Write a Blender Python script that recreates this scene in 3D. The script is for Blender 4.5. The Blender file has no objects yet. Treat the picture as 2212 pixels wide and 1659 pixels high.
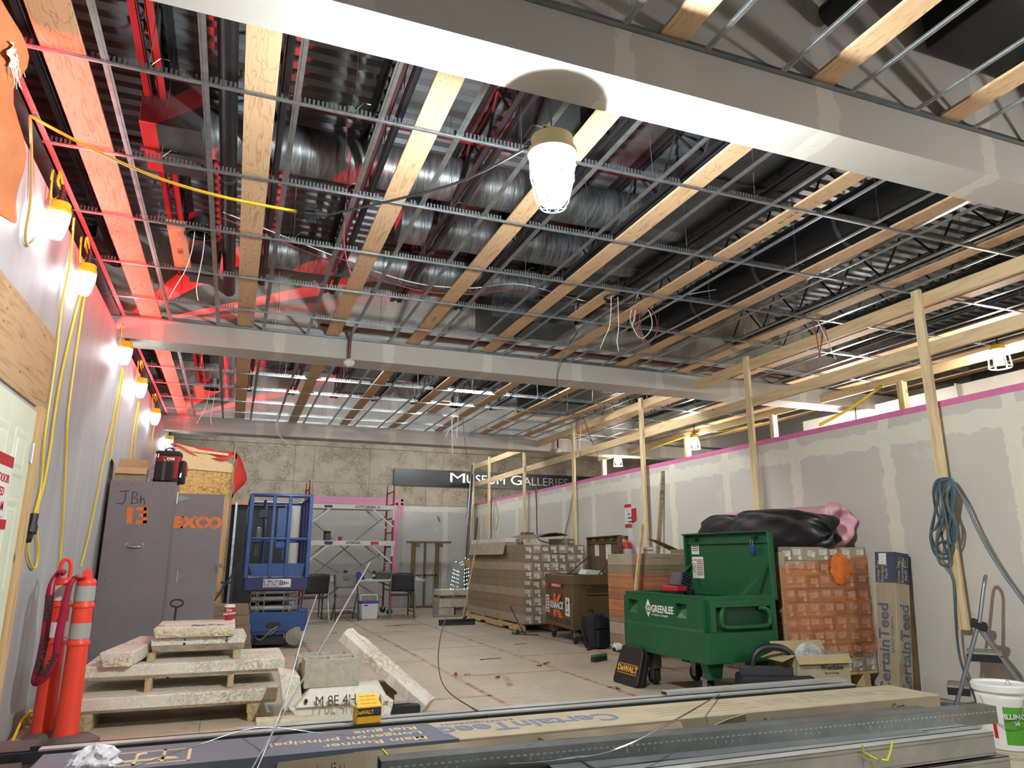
import bpy, bmesh, math, random
from mathutils import Vector, Matrix, Euler
random.seed(7)
SC = bpy.context.scene
COL = SC.collection
PI = math.pi
# ------------------------------------------------------------------ camera
F_PX, CX, CY = 1541.0, 1106.0, 829.5
YAW, PITCH, EYE = math.radians(20.97), math.radians(13.69), 1.17
cam_data = bpy.data.cameras.new('camera')
cam_data.sensor_fit = 'HORIZONTAL'
cam_data.sensor_width = 36.0
cam_data.lens = F_PX / 2212.0 * 36.0
cam_data.clip_start = 0.05
cam_data.clip_end = 200
cam = bpy.data.objects.new('camera', cam_data)
COL.objects.link(cam)
cam.location = (0, 0, EYE)
cam.rotation_euler = Euler((PI / 2 + PITCH, 0, -YAW), 'XYZ')
SC.camera = cam
# ------------------------------------------------------------------ world, exposure
world = bpy.data.worlds.new('world')
SC.world = world
world.use_nodes = True
world.node_tree.nodes['Background'].inputs[0].default_value = (0.9, 0.95, 1.0, 1)
world.node_tree.nodes['Background'].inputs[1].default_value = 0.12
SC.view_settings.view_transform = 'Standard'
SC.view_settings.look = 'None'
SC.view_settings.gamma = 1.0
SC.view_settings.use_curve_mapping = False
SC.view_settings.exposure = 1.22
SC.cycles.max_bounces = 10
SC.cycles.diffuse_bounces = 8
SC.cycles.glossy_bounces = 3
SC.cycles.transparent_max_bounces = 12
SC.cycles.sample_clamp_indirect = 4.0
SC.cycles.caustics_reflective = False
SC.cycles.caustics_refractive = False
KEY_LAMP = 1900.0      # radiance of the bulb in the big caged lamp
WALL_LAMP = 20.0      # radiance of the small wall lamps
FAR_LAMP = 260.0

# ------------------------------------------------------------------ measuring helpers (pixel -> point on a plane)
_F = Vector((math.sin(YAW) * math.cos(PITCH), math.cos(YAW) * math.cos(PITCH), math.sin(PITCH)))
_R = Vector((math.cos(YAW), -math.sin(YAW), 0))
_U = _R.cross(_F)
_C = Vector((0, 0, EYE))
def ray(u, v): return _F + _R * ((u - CX) / F_PX) - _U * ((v - CY) / F_PX)
def Pz(u, v, z=0.0):
    d = ray(u, v); return _C + d * ((z - EYE) / d.z)
def Py(u, v, y):
    d = ray(u, v); return _C + d * (y / d.y)
def Px(u, v, x):
    d = ray(u, v); return _C + d * (x / d.x)

# ------------------------------------------------------------------ mesh helpers
class MB:
    def __init__(self): self.v = []; self.f = []
    def add(self, vs, fs, M=None):
        b = len(self.v)
        if M is not None: vs = [M @ Vector(p) for p in vs]
        self.v += [tuple(p) for p in vs]
        self.f += [tuple(i + b for i in f) for f in fs]
        return self
    def box(self, x0, x1, y0, y1, z0, z1, M=None):
        vs = [(x0,y0,z0),(x1,y0,z0),(x1,y1,z0),(x0,y1,z0),(x0,y0,z1),(x1,y0,z1),(x1,y1,z1),(x0,y1,z1)]
        return self.add(vs, [(0,3,2,1),(4,5,6,7),(0,1,5,4),(1,2,6,5),(2,3,7,6),(3,0,4,7)], M)
    def cbox(self, c, s, M=None):
        return self.box(c[0]-s[0]/2, c[0]+s[0]/2, c[1]-s[1]/2, c[1]+s[1]/2, c[2]-s[2]/2, c[2]+s[2]/2, M)
    def rbox(self, x0, x1, y0, y1, z0, z1, r, M=None, n=3):
        """box with rounded vertical corners and a small top/bottom chamfer"""
        pts = []
        for (cx, cy, a0) in ((x1-r, y1-r, 0), (x0+r, y1-r, PI/2), (x0+r, y0+r, PI), (x1-r, y0+r, 1.5*PI)):
            for k in range(n+1):
                a = a0 + PI/2*k/n
                pts.append((cx + r*math.cos(a), cy + r*math.sin(a)))
        return self.prism(pts, z0, z1, M)
    def prism(self, pts, z0, z1, M=None):
        n = len(pts)
        vs = [(p[0], p[1], z0) for p in pts] + [(p[0], p[1], z1) for p in pts]
        fs = [tuple(range(n-1, -1, -1)), tuple(range(n, 2*n))] + [(i, (i+1) % n, n+(i+1) % n, n+i) for i in range(n)]
        return self.add(vs, fs, M)
    def prism_ax(self, pts, a0, a1, axis, M=None):
        """extrude 2D outline along an axis: 'x' outline=(y,z), 'y' outline=(x,z)"""
        n = len(pts)
        if axis == 'x': mk = lambda p, a: (a, p[0], p[1])
        elif axis == 'y': mk = lambda p, a: (p[0], a, p[1])
        else: mk = lambda p, a: (p[0], p[1], a)
        vs = [mk(p, a0) for p in pts] + [mk(p, a1) for p in pts]
        fs = [tuple(range(n-1, -1, -1)), tuple(range(n, 2*n))] + [(i, (i+1) % n, n+(i+1) % n, n+i) for i in range(n)]
        return self.add(vs, fs, M)
    def bar(self, p0, p1, w, h, up=(0,0,1), M=None):
        """rectangular bar from p0 to p1; w across, h along up"""
        p0, p1 = Vector(p0), Vector(p1)
        d = (p1 - p0).normalized(); u = Vector(up)
        s = d.cross(u)
        if s.length < 1e-5: s = d.cross(Vector((0,1,0)))
        s.normalize(); u = s.cross(d).normalized()
        vs = []
        for p in (p0, p1):
            for a, b in ((-1,-1),(1,-1),(1,1),(-1,1)):
                vs.append(p + s*(a*w/2) + u*(b*h/2))
        return self.add(vs, [(3,2,1,0),(4,5,6,7),(0,1,5,4),(1,2,6,5),(2,3,7,6),(3,0,4,7)], M)
    def tube(self, pts, r, n=8, M=None, closed=False, rs=None):
        pts = [Vector(p) for p in pts]
        m = len(pts); vs = []; fs = []
        prev = None
        for i, p in enumerate(pts):
            if closed: d = pts[(i+1) % m] - pts[i-1]
            elif i == 0: d = pts[1] - p
            elif i == m-1: d = p - pts[-2]
            else: d = (pts[i+1]-p).normalized() + (p-pts[i-1]).normalized()
            if d.length < 1e-9: d = Vector((0,0,1))
            d.normalize()
            if prev is None:
                a = Vector((0,0,1)) if abs(d.z) < 0.9 else Vector((1,0,0))
                u = d.cross(a).normalized()
            else:
                u = prev - d * prev.dot(d)
                if u.length < 1e-6: u = d.cross(Vector((0.3,0.5,0.8)))
                u.normalize()
            prev = u; w = d.cross(u)
            rr = rs[i] if rs else r
            for k in range(n):
                t = 2*PI*k/n
                vs.append(p + u*(rr*math.cos(t)) + w*(rr*math.sin(t)))
        for i in range(m if closed else m-1):
            j = (i+1) % m
            for k in range(n):
                fs.append((i*n+k, i*n+(k+1) % n, j*n+(k+1) % n, j*n+k))
        if not closed:
            fs.append(tuple(range(n-1, -1, -1))); fs.append(tuple((m-1)*n+k for k in range(n)))
        return self.add(vs, fs, M)
    def cyl(self, p0, p1, r, n=12, M=None, r1=None):
        return self.tube([p0, p1], r, n, M, rs=[r, r if r1 is None else r1])
    def lathe(self, prof, n=24, M=None, caps=True):
        vs = []; fs = []; m = len(prof)
        for (r, z) in prof:
            for k in range(n):
                t = 2*PI*k/n; vs.append((r*math.cos(t), r*math.sin(t), z))
        for i in range(m-1):
            for k in range(n):
                fs.append((i*n+k, i*n+(k+1) % n, (i+1)*n+(k+1) % n, (i+1)*n+k))
        if caps:
            if prof[0][0] > 1e-4: fs.append(tuple(range(n-1, -1, -1)))
            if prof[-1][0] > 1e-4: fs.append(tuple((m-1)*n+k for k in range(n)))
        return self.add(vs, fs, M)
    def grid(self, fn, nu, nv, M=None, wrap=False):
        vs = [fn(i/(nu if wrap else nu-1), j/(nv-1)) for j in range(nv) for i in range(nu)]
        fs = []
        for j in range(nv-1):
            for i in range(nu if wrap else nu-1):
                k = (i+1) % nu
                fs.append((j*nu+i, j*nu+k, (j+1)*nu+k, (j+1)*nu+i))
        return self.add(vs, fs, M)

def obj(name, mb, mat, parent=None, smooth=False, bevel=0, solid=0, label=None, angle=35, sub=0):
    me = bpy.data.meshes.new(name)
    me.from_pydata(mb.v, [], mb.f)
    me.update()
    if smooth:
        me.polygons.foreach_set('use_smooth', [True]*len(me.polygons))
        try: me.set_sharp_from_angle(angle=math.radians(angle))
        except Exception: pass
    me.materials.append(mat)
    o = bpy.data.objects.new(name, me)
    COL.objects.link(o)
    if parent is not None: o.parent = parent
    if solid:
        m = o.modifiers.new('solid', 'SOLIDIFY'); m.thickness = solid; m.offset = 0
    if bevel:
        m = o.modifiers.new('bevel', 'BEVEL'); m.width = bevel; m.segments = 1; m.limit_method = 'ANGLE'
    if sub:
        m = o.modifiers.new('sub', 'SUBSURF'); m.levels = sub; m.render_levels = sub
    if label: o['label'] = label
    return o
def tag(o, label, cat, group=None, kind=None):
    if label: o['label'] = label
    if cat: o['category'] = cat
    if group: o['group'] = group
    if kind: o['kind'] = kind
    return o
def thing(name, label, cat, loc=(0,0,0), rz=0, group=None, rot=None):
    o = bpy.data.objects.new(name, None); COL.objects.link(o)
    o.empty_display_size = 0.1
    o.location = loc
    o.rotation_euler = rot if rot is not None else (0, 0, rz)
    return tag(o, label, cat, group)
def struct(name, mb, mat, parent=None, **k):
    o = obj(name, mb, mat, parent, **k)
    o['kind'] = 'structure'
    return o
def copy_tree(o, parent=None):
    c = o.copy(); COL.objects.link(c)
    if parent is not None: c.parent = parent
    for ch in list(o.children): copy_tree(ch, c)
    return c
_font = None
def text(name, s, size, mat, parent, M, ext=0.0008, align='CENTER', bold=0.0, sx=1.0, shear=0):
    """lettering mesh; M maps text plane (x right, y up, z out) to the parent's space"""
    cu = bpy.data.curves.new(name, 'FONT')
    cu.body = s; cu.size = size; cu.extrude = ext; cu.align_x = align; cu.align_y = 'CENTER'
    cu.offset = bold; cu.resolution_u = 3; cu.shear = shear
    tmp = bpy.data.objects.new(name, cu)
    COL.objects.link(tmp)
    dg = bpy.context.evaluated_depsgraph_get()
    me = bpy.data.meshes.new_from_object(tmp.evaluated_get(dg))
    bpy.data.objects.remove(tmp); bpy.data.curves.remove(cu)
    me.transform(M @ Matrix.Diagonal((sx, 1, 1, 1)))
    me.name = name
    me.materials.clear(); me.materials.append(mat)
    o = bpy.data.objects.new(name, me); COL.objects.link(o)
    if parent is not None: o.parent = parent
    return o
def frame(origin, xdir, ydir):
    x = Vector(xdir).normalized(); y = Vector(ydir); y = (y - x*y.dot(x)).normalized(); z = x.cross(y)
    M = Matrix((x, y, z)).transposed().to_4x4()
    M.translation = Vector(origin)
    return M
T = Matrix.Translation
def RX(a): return Matrix.Rotation(a, 4, 'X')
def RY(a): return Matrix.Rotation(a, 4, 'Y')
def RZ(a): return Matrix.Rotation(a, 4, 'Z')
def catmull(pts, n=8):
    pts = [Vector(p) for p in pts]; P = [pts[0]] + pts + [pts[-1]]; out = []
    for i in range(1, len(P)-2):
        for k in range(n):
            t = k/n
            a, b, c, d = P[i-1], P[i], P[i+1], P[i+2]
            out.append(0.5*((2*b)+(c-a)*t+(2*a-5*b+4*c-d)*t*t+(3*b-a-3*c+d)*t**3))
    out.append(pts[-1])
    return out

# ------------------------------------------------------------------ materials
def srgb(h):
    h = h.lstrip('#'); c = [int(h[i:i+2], 16)/255 for i in (0, 2, 4)]
    return tuple(x/12.92 if x <= 0.04045 else ((x+0.055)/1.055)**2.4 for x in c)
class NT:
    """small node-tree helper"""
    def __init__(self, name):
        self.m = bpy.data.materials.new(name); self.m.use_nodes = True
        self.t = self.m.node_tree; self.b = self.t.nodes['Principled BSDF']
        self.out = self.t.nodes['Material Output']
    def n(self, typ, **kw):
        x = self.t.nodes.new(typ)
        for k, v in kw.items(): setattr(x, k, v)
        return x
    def link(self, a, b): self.t.links.new(a, b)
    def put(self, sock, v):
        if hasattr(v, 'is_output'): self.link(v, sock)
        else:
            if isinstance(v, (tuple, list)) and len(v) == 3 and sock.type == 'RGBA': v = (*v, 1)
            sock.default_value = v
    def math(self, op, a, b=None, c=None, clamp=False):
        x = self.n('ShaderNodeMath', operation=op); x.use_clamp = clamp
        self.put(x.inputs[0], a)
        if b is not None: self.put(x.inputs[1], b)
        if c is not None: self.put(x.inputs[2], c)
        return x.outputs[0]
    def mix(self, f, a, b, blend='MIX'):
        x = self.n('ShaderNodeMixRGB', blend_type=blend)
        self.put(x.inputs[0], f); self.put(x.inputs[1], a); self.put(x.inputs[2], b)
        return x.outputs[0]
    def coord(self, which='Object'):
        return self.n('ShaderNodeTexCoord').outputs[which]
    def pos(self):
        return self.n('ShaderNodeNewGeometry').outputs['Position']
    def mapping(self, vec, scale=(1,1,1), rot=(0,0,0), loc=(0,0,0)):
        x = self.n('ShaderNodeMapping'); self.link(vec, x.inputs[0])
        x.inputs['Scale'].default_value = scale; x.inputs['Rotation'].default_value = rot; x.inputs['Location'].default_value = loc
        return x.outputs[0]
    def noise(self, vec, scale, detail=4, rough=0.55, dist=0.0):
        x = self.n('ShaderNodeTexNoise'); self.link(vec, x.inputs['Vector'])
        x.inputs['Scale'].default_value = scale; x.inputs['Detail'].default_value = detail
        x.inputs['Roughness'].default_value = rough; x.inputs['Distortion'].default_value = dist
        return x.outputs[0]
    def ramp(self, f, stops, interp='LINEAR'):
        x = self.n('ShaderNodeValToRGB'); self.link(f, x.inputs[0]); r = x.color_ramp; r.interpolation = interp
        while len(r.elements) < len(stops): r.elements.new(0.5)
        for e, (p, c) in zip(r.elements, stops):
            e.position = p; e.color = (*c, 1) if len(c) == 3 else c
        return x.outputs[0]
    def sep(self, vec):
        x = self.n('ShaderNodeSeparateXYZ'); self.link(vec, x.inputs[0]); return x.outputs
    def bump(self, h, strength=0.3, dist=0.01):
        x = self.n('ShaderNodeBump'); self.link(h, x.inputs['Height'])
        x.inputs['Strength'].default_value = strength; x.inputs['Distance'].default_value = dist
        self.link(x.outputs[0], self.b.inputs['Normal'])
    def done(self, col=None, rough=None, metal=None):
        if col is not None: self.put(self.b.inputs['Base Color'], col)
        if rough is not None: self.put(self.b.inputs['Roughness'], rough)
        if metal is not None: self.put(self.b.inputs['Metallic'], metal)
        return self.m
def plain(name, hexcol, rough=0.6, metal=0.0, var=0.15, scale=6.0, bump=0.0, bscale=60.0, dirt=None, dirt_amt=0.4, spec=None):
    """painted / plastic / metal: colour broken up by soft noise, optional speckled dirt, fine relief"""
    t = NT(name); c = srgb(hexcol); v = t.coord()
    n = t.noise(v, scale, 5, 0.6)
    lo = tuple(x*(1-var) for x in c); hi = tuple(min(1, x*(1+var)) for x in c)
    col = t.ramp(n, [(0.3, lo), (0.7, hi)])
    if dirt:
        d = t.noise(v, scale*4.3, 6, 0.7)
        f = t.ramp(d, [(0.55, (0,0,0)), (0.75, (dirt_amt,)*3)])
        col = t.mix(f, col, srgb(dirt))
    if bump: t.bump(t.noise(v, bscale, 3), bump, 0.004)
    if spec is not None: t.b.inputs['Specular IOR Level'].default_value = spec
    return t.done(col, rough, metal)
def emit(name, col, strength):
    t = NT(name)
    t.put(t.b.inputs['Base Color'], (0.8,0.8,0.8)); t.put(t.b.inputs['Emission Color'], col)
    t.b.inputs['Emission Strength'].default_value = strength
    return t.m
def wood(name, light, dark, axis='x', scale=1.0, rough=0.65, knots=True):
    t = NT(name); v = t.coord()
    st = {'x': (1.2, 14, 14), 'y': (14, 1.2, 14), 'z': (14, 14, 1.2)}[axis]
    m = t.mapping(v, tuple(s*scale for s in st))
    n1 = t.noise(m, 1.0, 6, 0.6, 1.5)
    g = t.ramp(n1, [(0.3, srgb(dark)), (0.5, srgb(light)), (0.72, tuple(min(1, x*1.08) for x in srgb(light)))])
    if knots:
        mk = t.mapping(v, tuple((3.0 if s < 5 else 9.0)*scale for s in st))
        x = t.n('ShaderNodeTexVoronoi'); t.link(mk, x.inputs['Vector']); x.inputs['Scale'].default_value = 1.0
        k = t.ramp(x.outputs['Distance'], [(0.06, (0.9,)*3), (0.13, (0,0,0))])
        g = t.mix(k, g, tuple(c*0.35 for c in srgb(dark)))
    t.bump(n1, 0.15, 0.002)
    return t.done(g, rough)
def ply(name, light, dark):
    """rotary-cut plywood face: flowing cathedral grain along y, dark knots"""
    t = NT(name); v = t.coord()
    m = t.mapping(v, (7.0, 1.0, 7.0))
    n = t.noise(m, 1.3, 3, 0.5, 0.6)
    b = t.math('FRACT', t.math('MULTIPLY', n, 14.0))
    g = t.ramp(b, [(0.0, srgb(dark)), (0.18, srgb(light)), (0.85, tuple(min(1, c*1.05) for c in srgb(light))), (1.0, srgb(dark))])
    big = t.noise(v, 0.9, 2)
    g = t.mix(0.25, g, t.ramp(big, [(0.3, srgb(dark)), (0.7, srgb(light))]))
    x = t.n('ShaderNodeTexVoronoi'); t.link(t.mapping(v, (6, 3.0, 6)), x.inputs['Vector']); x.inputs['Scale'].default_value = 1.0
    k = t.ramp(x.outputs['Distance'], [(0.05, (0.9,)*3), (0.11, (0,0,0))])
    g = t.mix(k, g, (0.10, 0.05, 0.02))
    return t.done(g, 0.7)

M_ply = ply('plywood_face', '#c6a27e', '#a28058')
M_stud = wood('stud_lumber', '#d8c298', '#ae9468', 'z')
M_rail = wood('rail_lumber', '#d2b78e', '#b3946c', 'y')
M_railx = wood('cross_lumber', '#d2ba8e', '#a98654', 'x')
M_oldwood = wood('weathered_wood', '#a08f70', '#5e5240', 'x')
M_handle = wood('broom_handle_wood', '#c9ab7c', '#a88658', 'z', knots=False)
def drywall(name, paper, mud, seam_axis, pitch, offs, hseams=(), ragged=0.05, width=0.07, hwidth=0.09, lvl=1.0, smear=True):
    """hung drywall: bare paper with troweled joint compound on the seams (flat finish colour only)"""
    t = NT(name); p = t.pos(); s = t.sep(p)
    a = s[seam_axis]; z = s[2]
    n = t.noise(p, 5.5, 5, 0.65); nn = t.math('MULTIPLY', t.math('SUBTRACT', n, 0.5), ragged*4)
    d = t.math('ABSOLUTE', t.math('SUBTRACT', t.math('MODULO', t.math('ADD', t.math('SUBTRACT', a, offs), 100*pitch + pitch/2), pitch), pitch/2))
    f = t.math('LESS_THAN', t.math('ADD', d, nn), width)
    for hz, hw in hseams:
        dz = t.math('ABSOLUTE', t.math('SUBTRACT', z, hz))
        f = t.math('MAXIMUM', f, t.math('LESS_THAN', t.math('ADD', dz, nn), hw))
    if smear:
        n2 = t.noise(p, 2.1, 4, 0.6)
        f = t.math('MAXIMUM', f, t.math('MULTIPLY', t.math('GREATER_THAN', n2, 0.64), 0.35))
    soft = t.noise(p, 1.3, 3)
    pc = t.ramp(soft, [(0.3, tuple(c*0.94*lvl for c in srgb(paper))), (0.7, tuple(c*lvl for c in srgb(paper)))])
    mc = t.ramp(n, [(0.3, tuple(c*0.93*lvl for c in srgb(mud))), (0.7, tuple(c*lvl for c in srgb(mud)))])
    col = t.mix(f, pc, mc)
    # screw heads
    x = t.n('ShaderNodeTexVoronoi'); t.link(t.mapping(p, (2.6, 2.6, 2.6)), x.inputs['Vector']); x.inputs['Scale'].default_value = 1.0
    k = t.ramp(x.outputs['Distance'], [(0.022, (0.55,)*3), (0.03, (0,0,0))])
    col = t.mix(k, col, (0.25, 0.23, 0.22))
    return t.done(col, 0.85)
M_dw_right = drywall('drywall_partition', '#c4beb4', '#d8d2c2', 1, 1.22, 6.30, [(2.30, 0.085)], 0.05, 0.07)
M_dw_bulk = drywall('drywall_bulkhead', '#b3ada5', '#c4beb2', 0, 1.22, 0.30, [], 0.04, 0.06)
M_dw_far = drywall('drywall_far', '#aca8a4', '#c2beb6', 0, 1.22, 2.6, [(2.36, 0.06)], 0.03, 0.07)
def left_wall_mat():
    t = NT('painted_hoarding_white'); p = t.pos()
    n = t.noise(t.mapping(p, (1, 2.6, 0.35)), 1.5, 4, 0.55)
    col = t.ramp(n, [(0.3, srgb('#989da0')), (0.7, srgb('#abaeb0'))])
    n2 = t.noise(p, 18, 3); t.bump(n2, 0.04, 0.003)
    return t.done(col, 0.55)
M_leftwall = left_wall_mat()
M_black = plain('black_plastic', '#17181a', 0.45, var=0.2)
M_rubber = plain('black_rubber', '#1c1b1b', 0.8, var=0.2, bump=0.2)
M_galv = plain('galvanised_steel', '#a4a8aa', 0.36, 0.92, 0.22, 14)
M_galv2 = plain('galvanised_track', '#8e9292', 0.42, 0.9, 0.22, 5, dirt='#565a58', dirt_amt=0.3)
M_dsteel = plain('dark_structural_steel', '#3c3a3d', 0.6, 0.3, 0.25, 3)
M_deck = plain('galvanised_roof_deck', '#838488', 0.45, 0.35, 0.3, 2.2)
M_yellow = plain('yellow_cord', '#e3c22f', 0.45, var=0.08)
M_ycap = plain('yellow_plastic', '#e0b92c', 0.4, var=0.06)
M_cap = plain('cream_lamp_cap', '#c9b98a', 0.45, var=0.08)
M_chrome = plain('chrome', '#c8c9ca', 0.2, 1.0, 0.05)
M_white = plain('white_paint', '#d9d8d4', 0.5, var=0.06)
M_wire = plain('white_wire', '#d6ccc4', 0.5, var=0.05)
M_redwire = plain('red_wire', '#8c3a44', 0.5, var=0.1)
M_redpipe = plain('dark_red_sprinkler_pipe', '#5f2029', 0.45, var=0.12)
M_red = plain('red_plastic', '#b2222e', 0.45, var=0.1)
M_pink = plain('pink_tape', '#cf6f9b', 0.6, var=0.1, scale=9)
M_card = plain('cardboard', '#a0927a', 0.8, var=0.1, scale=7)
M_card2 = plain('cardboard_dull', '#877660', 0.8, var=0.12, scale=6)
M_cardin = plain('cardboard_inside', '#a8946f', 0.85, var=0.1)
M_paper = plain('white_label_paper', '#d4d2cc', 0.7, var=0.06, scale=20)
M_ink = plain('dark_ink', '#2a2826', 0.7, var=0.05)
M_foil = None
def duct_mat():
    t = NT('foil_duct_wrap'); v = t.coord()
    w = t.noise(t.mapping(v, (38, 4, 4)), 1.0, 4, 0.6, 1.0)
    col = t.ramp(w, [(0.3, srgb('#55585a')), (0.7, srgb('#9a9ea0'))])
    t.bump(w, 0.4, 0.012)
    return t.done(col, 0.42, 0.7)
M_duct = duct_mat()
M_sheetduct = plain('galvanised_duct', '#6b6d6f', 0.42, 0.8, 0.25, 3)
M_blackwrap = plain('black_duct_wrap', '#151618', 0.35, 0.0, 0.4, 9, bump=0.6, bscale=14)
M_blackpipe = plain('black_pipe', '#1d1b1d', 0.42, 0.1, 0.3, 4)
def stone_mat(name, c0, c1, c2, scale=9.0, thr=(0.44, 0.52), rough=0.75, bump=0.15):
    """mottled fossil limestone: branching brown figures in cream"""
    t = NT(name); v = t.coord()
    n = t.noise(v, scale, 3, 0.55, 1.8)
    d = t.math('ABSOLUTE', t.math('SUBTRACT', n, 0.5))
    f = t.ramp(d, [(0.025, (1,1,1)), (0.085, (0,0,0))])
    big = t.noise(v, 1.4, 4)
    base = t.ramp(big, [(0.3, srgb(c0)), (0.7, srgb(c1))])
    f2 = t.ramp(t.noise(v, 3.0, 3), [(0.42, (0.15,)*3), (0.62, (0.9,)*3)])
    col = t.mix(t.math('MULTIPLY', f, f2), base, srgb(c2))
    t.bump(t.noise(v, scale*4, 4), bump, 0.006)
    return t.done(col, rough)
M_stonewall = stone_mat('limestone_cladding', '#9c9081', '#a89c8b', '#66543c', 17.0)
M_slab = stone_mat('pale_limestone_slab', '#d0cabb', '#dedace', '#a69b82', 17.0)
M_slabtop = M_slab
M_rough = plain('rough_broken_limestone', '#c9bfa4', 0.9, var=0.25, scale=18, bump=1.0, bscale=35)

# ------------------------------------------------------------------ lamps' materials
M_glow_key = emit('lamp_glow', (0.90, 0.98, 1.0), KEY_LAMP)
def globe_mat():
    t = NT('lit_lamp_glass')
    e = t.n('ShaderNodeEmission'); e.inputs[0].default_value = (1, .99, .96, 1); e.inputs[1].default_value = 1.6
    tr = t.n('ShaderNodeBsdfTransparent'); ad = t.n('ShaderNodeAddShader')
    t.link(e.outputs[0], ad.inputs[0]); t.link(tr.outputs[0], ad.inputs[1]); t.link(ad.outputs[0], t.out.inputs[0])
    return t.m
M_globe = globe_mat()
M_glow_wall = emit('wall_lamp_glow', (0.90, 0.95, 1.0), WALL_LAMP)
M_glow_far = emit('far_lamp_glow', (1.0, 0.93, 0.80), FAR_LAMP)

# ================================================================== STRUCTURE
Z_GRID = 3.62
def floor_mat():
    t = NT('dusty_floor_board'); p = t.pos()
    n = t.noise(p, 1.1, 5, 0.6); n2 = t.noise(p, 9, 6, 0.7)
    col = t.ramp(n, [(0.25, srgb('#a59985')), (0.5, srgb('#b7ab95')), (0.75, srgb('#c3b7a2'))])
    col = t.mix(t.ramp(n2, [(0.35, (0.35,)*3), (0.5, (0,0,0))]), col, srgb('#85786a'))
    sp = t.noise(p, 45, 2); col = t.mix(t.ramp(sp, [(0.70, (0,0,0)), (0.74, (0.5,)*3)]), col, srgb('#6b5a4c'))
    t.bump(n2, 0.08, 0.004)
    return t.done(col, 0.62)
M_floor = floor_mat()
M_floorbase = plain('concrete_floor', '#8d8275', 0.7, var=0.2, scale=3)
struct('floor', MB().box(-3.5, 11.2, -4.5, 18.2, -0.12, -0.004), M_floorbase)
FLOOR = bpy.data.objects['floor']
k = 0
x = -1.28
for i, xx in enumerate([-1.27 + 1.165*j for j in range(6)]):
    w = 1.165
    ys = [-3.0 + 2.33*q + (1.1 if i % 2 else 0) for q in range(10)]
    for y0 in ys:
        y1 = min(y0 + 2.33, 17.8)
        if y1 - y0 < 0.3: continue
        mb = MB().box(xx+0.0025, min(xx+w, 5.79)-0.0025, y0+0.0025, y1-0.0025, -0.004, 0.0)
        obj('floor_board', mb, M_floor, FLOOR)
# worn red tape along the board joints
def tape_mat(name, c, cover):
    t = NT(name); p = t.pos(); s = t.sep(p)
    n = t.noise(p, 7, 5, 0.7)
    f = t.ramp(n, [(cover-0.06, (1,1,1)), (cover+0.06, (0,0,0))])
    col = t.mix(f, srgb('#ad9c88'), srgb(c))
    return t.done(col, 0.7)
M_ftape = tape_mat('worn_red_floor_tape', '#96585a', 0.47)
def tape_strip(x0, y0, x1, y1, w=0.05):
    mb = MB().bar((x0, y0, 0.0006), (x1, y1, 0.0006), w, 0.001)
    obj('tape_strip', mb, M_ftape, FLOOR)
for j in range(1, 6):
    xx = -1.27 + 1.165*j
    for (a, b) in ((5.6, 8.3), (8.5, 12.2), (12.4, 17.0)):
        if j == 2: a += 0.7
        if j == 1 and a < 8: continue
        tape_strip(xx + random.uniform(-.01, .01), a, xx + random.uniform(-.01, .01), b)
for j in range(1, 5):
    for q in range(2, 8):
        y0 = -3.0 + 2.33*q + (1.1 if j % 2 else 0)
        if 5.5 < y0 < 16: tape_strip(-1.27+1.165*j, y0, -1.27+1.165*(j+1), y0 + random.uniform(-.02, .02), 0.045)
tape_strip(2.55, 6.7, 2.72, 7.3, 0.06)
tape_strip(3.9, 3.2, 4.9, 2.6, 0.06); tape_strip(4.45, 3.3, 5.3, 2.7, 0.05)

# left hoarding wall
wl = struct('wall_left', MB().box(-1.32, -1.28, -4.2, 17.9, 0.0, 3.45), M_leftwall)
# unseen red light assumed behind the hoarding: its glow spills over the top of the wall
RED = bpy.data.lights.new('assumed_red_glow', 'AREA'); RED.shape = 'RECTANGLE'; RED.size = 11.0; RED.size_y = 0.004
RED.color = (1.0, 0.015, 0.02); RED.energy = 270; RED.spread = math.radians(75)
ro = bpy.data.objects.new('assumed_red_glow', RED); COL.objects.link(ro)
ro.location = (-1.345, 7.9, 3.443)
ro.rotation_euler = frame((0,0,0), (0,1,0), Vector((0.45,0,-0.89))).to_euler()
# right partition, not full height, pink tape along the top edge
wr = struct('wall_right', MB().box(5.80, 5.92, -2.0, 17.88, 0.0, 2.53), M_dw_right)
obj('pink_edge_tape', MB().box(5.797, 5.80, -2.0, 17.88, 2.475, 2.53).box(5.797, 5.92, -2.0, 17.88, 2.53, 2.532), M_pink, wr)
# far wall: drywall infill below, limestone above
wb = struct('wall_back', MB().box(-3.5, 11.2, 18.0, 18.2, 0.0, 4.62), M_dsteel)
obj('drywall_panel', MB().box(1.2, 5.80, 17.90, 18.0, 0.0, 2.45), M_dw_far, wb)
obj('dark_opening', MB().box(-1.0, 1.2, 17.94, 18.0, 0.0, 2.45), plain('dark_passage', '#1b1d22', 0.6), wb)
xs = [-3.5, -1.9, -0.15, 1.25, 1.70, 3.05, 4.5, 4.95, 6.3, 7.9, 8.4, 9.9, 11.2]
for (z0, z1) in ((2.455, 2.955), (2.955, 3.83)):
    for a, b in zip(xs[:-1], xs[1:]):
        d = random.uniform(0, 0.004)
        obj('stone_panel', MB().box(a+.004, b-.004, 17.90-d, 18.0, z0+.004, z1-.004), M_stonewall, wb)
obj('stone_joint', MB().box(-3.5, 11.2, 17.925, 18.0, 2.455, 3.83), plain('pale_mortar', '#c3bbae', 0.8), wb)
obj('stone_coping', MB().box(-3.5, 11.2, 17.86, 18.0, 3.83, 3.95), M_stonewall, wb)
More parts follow.
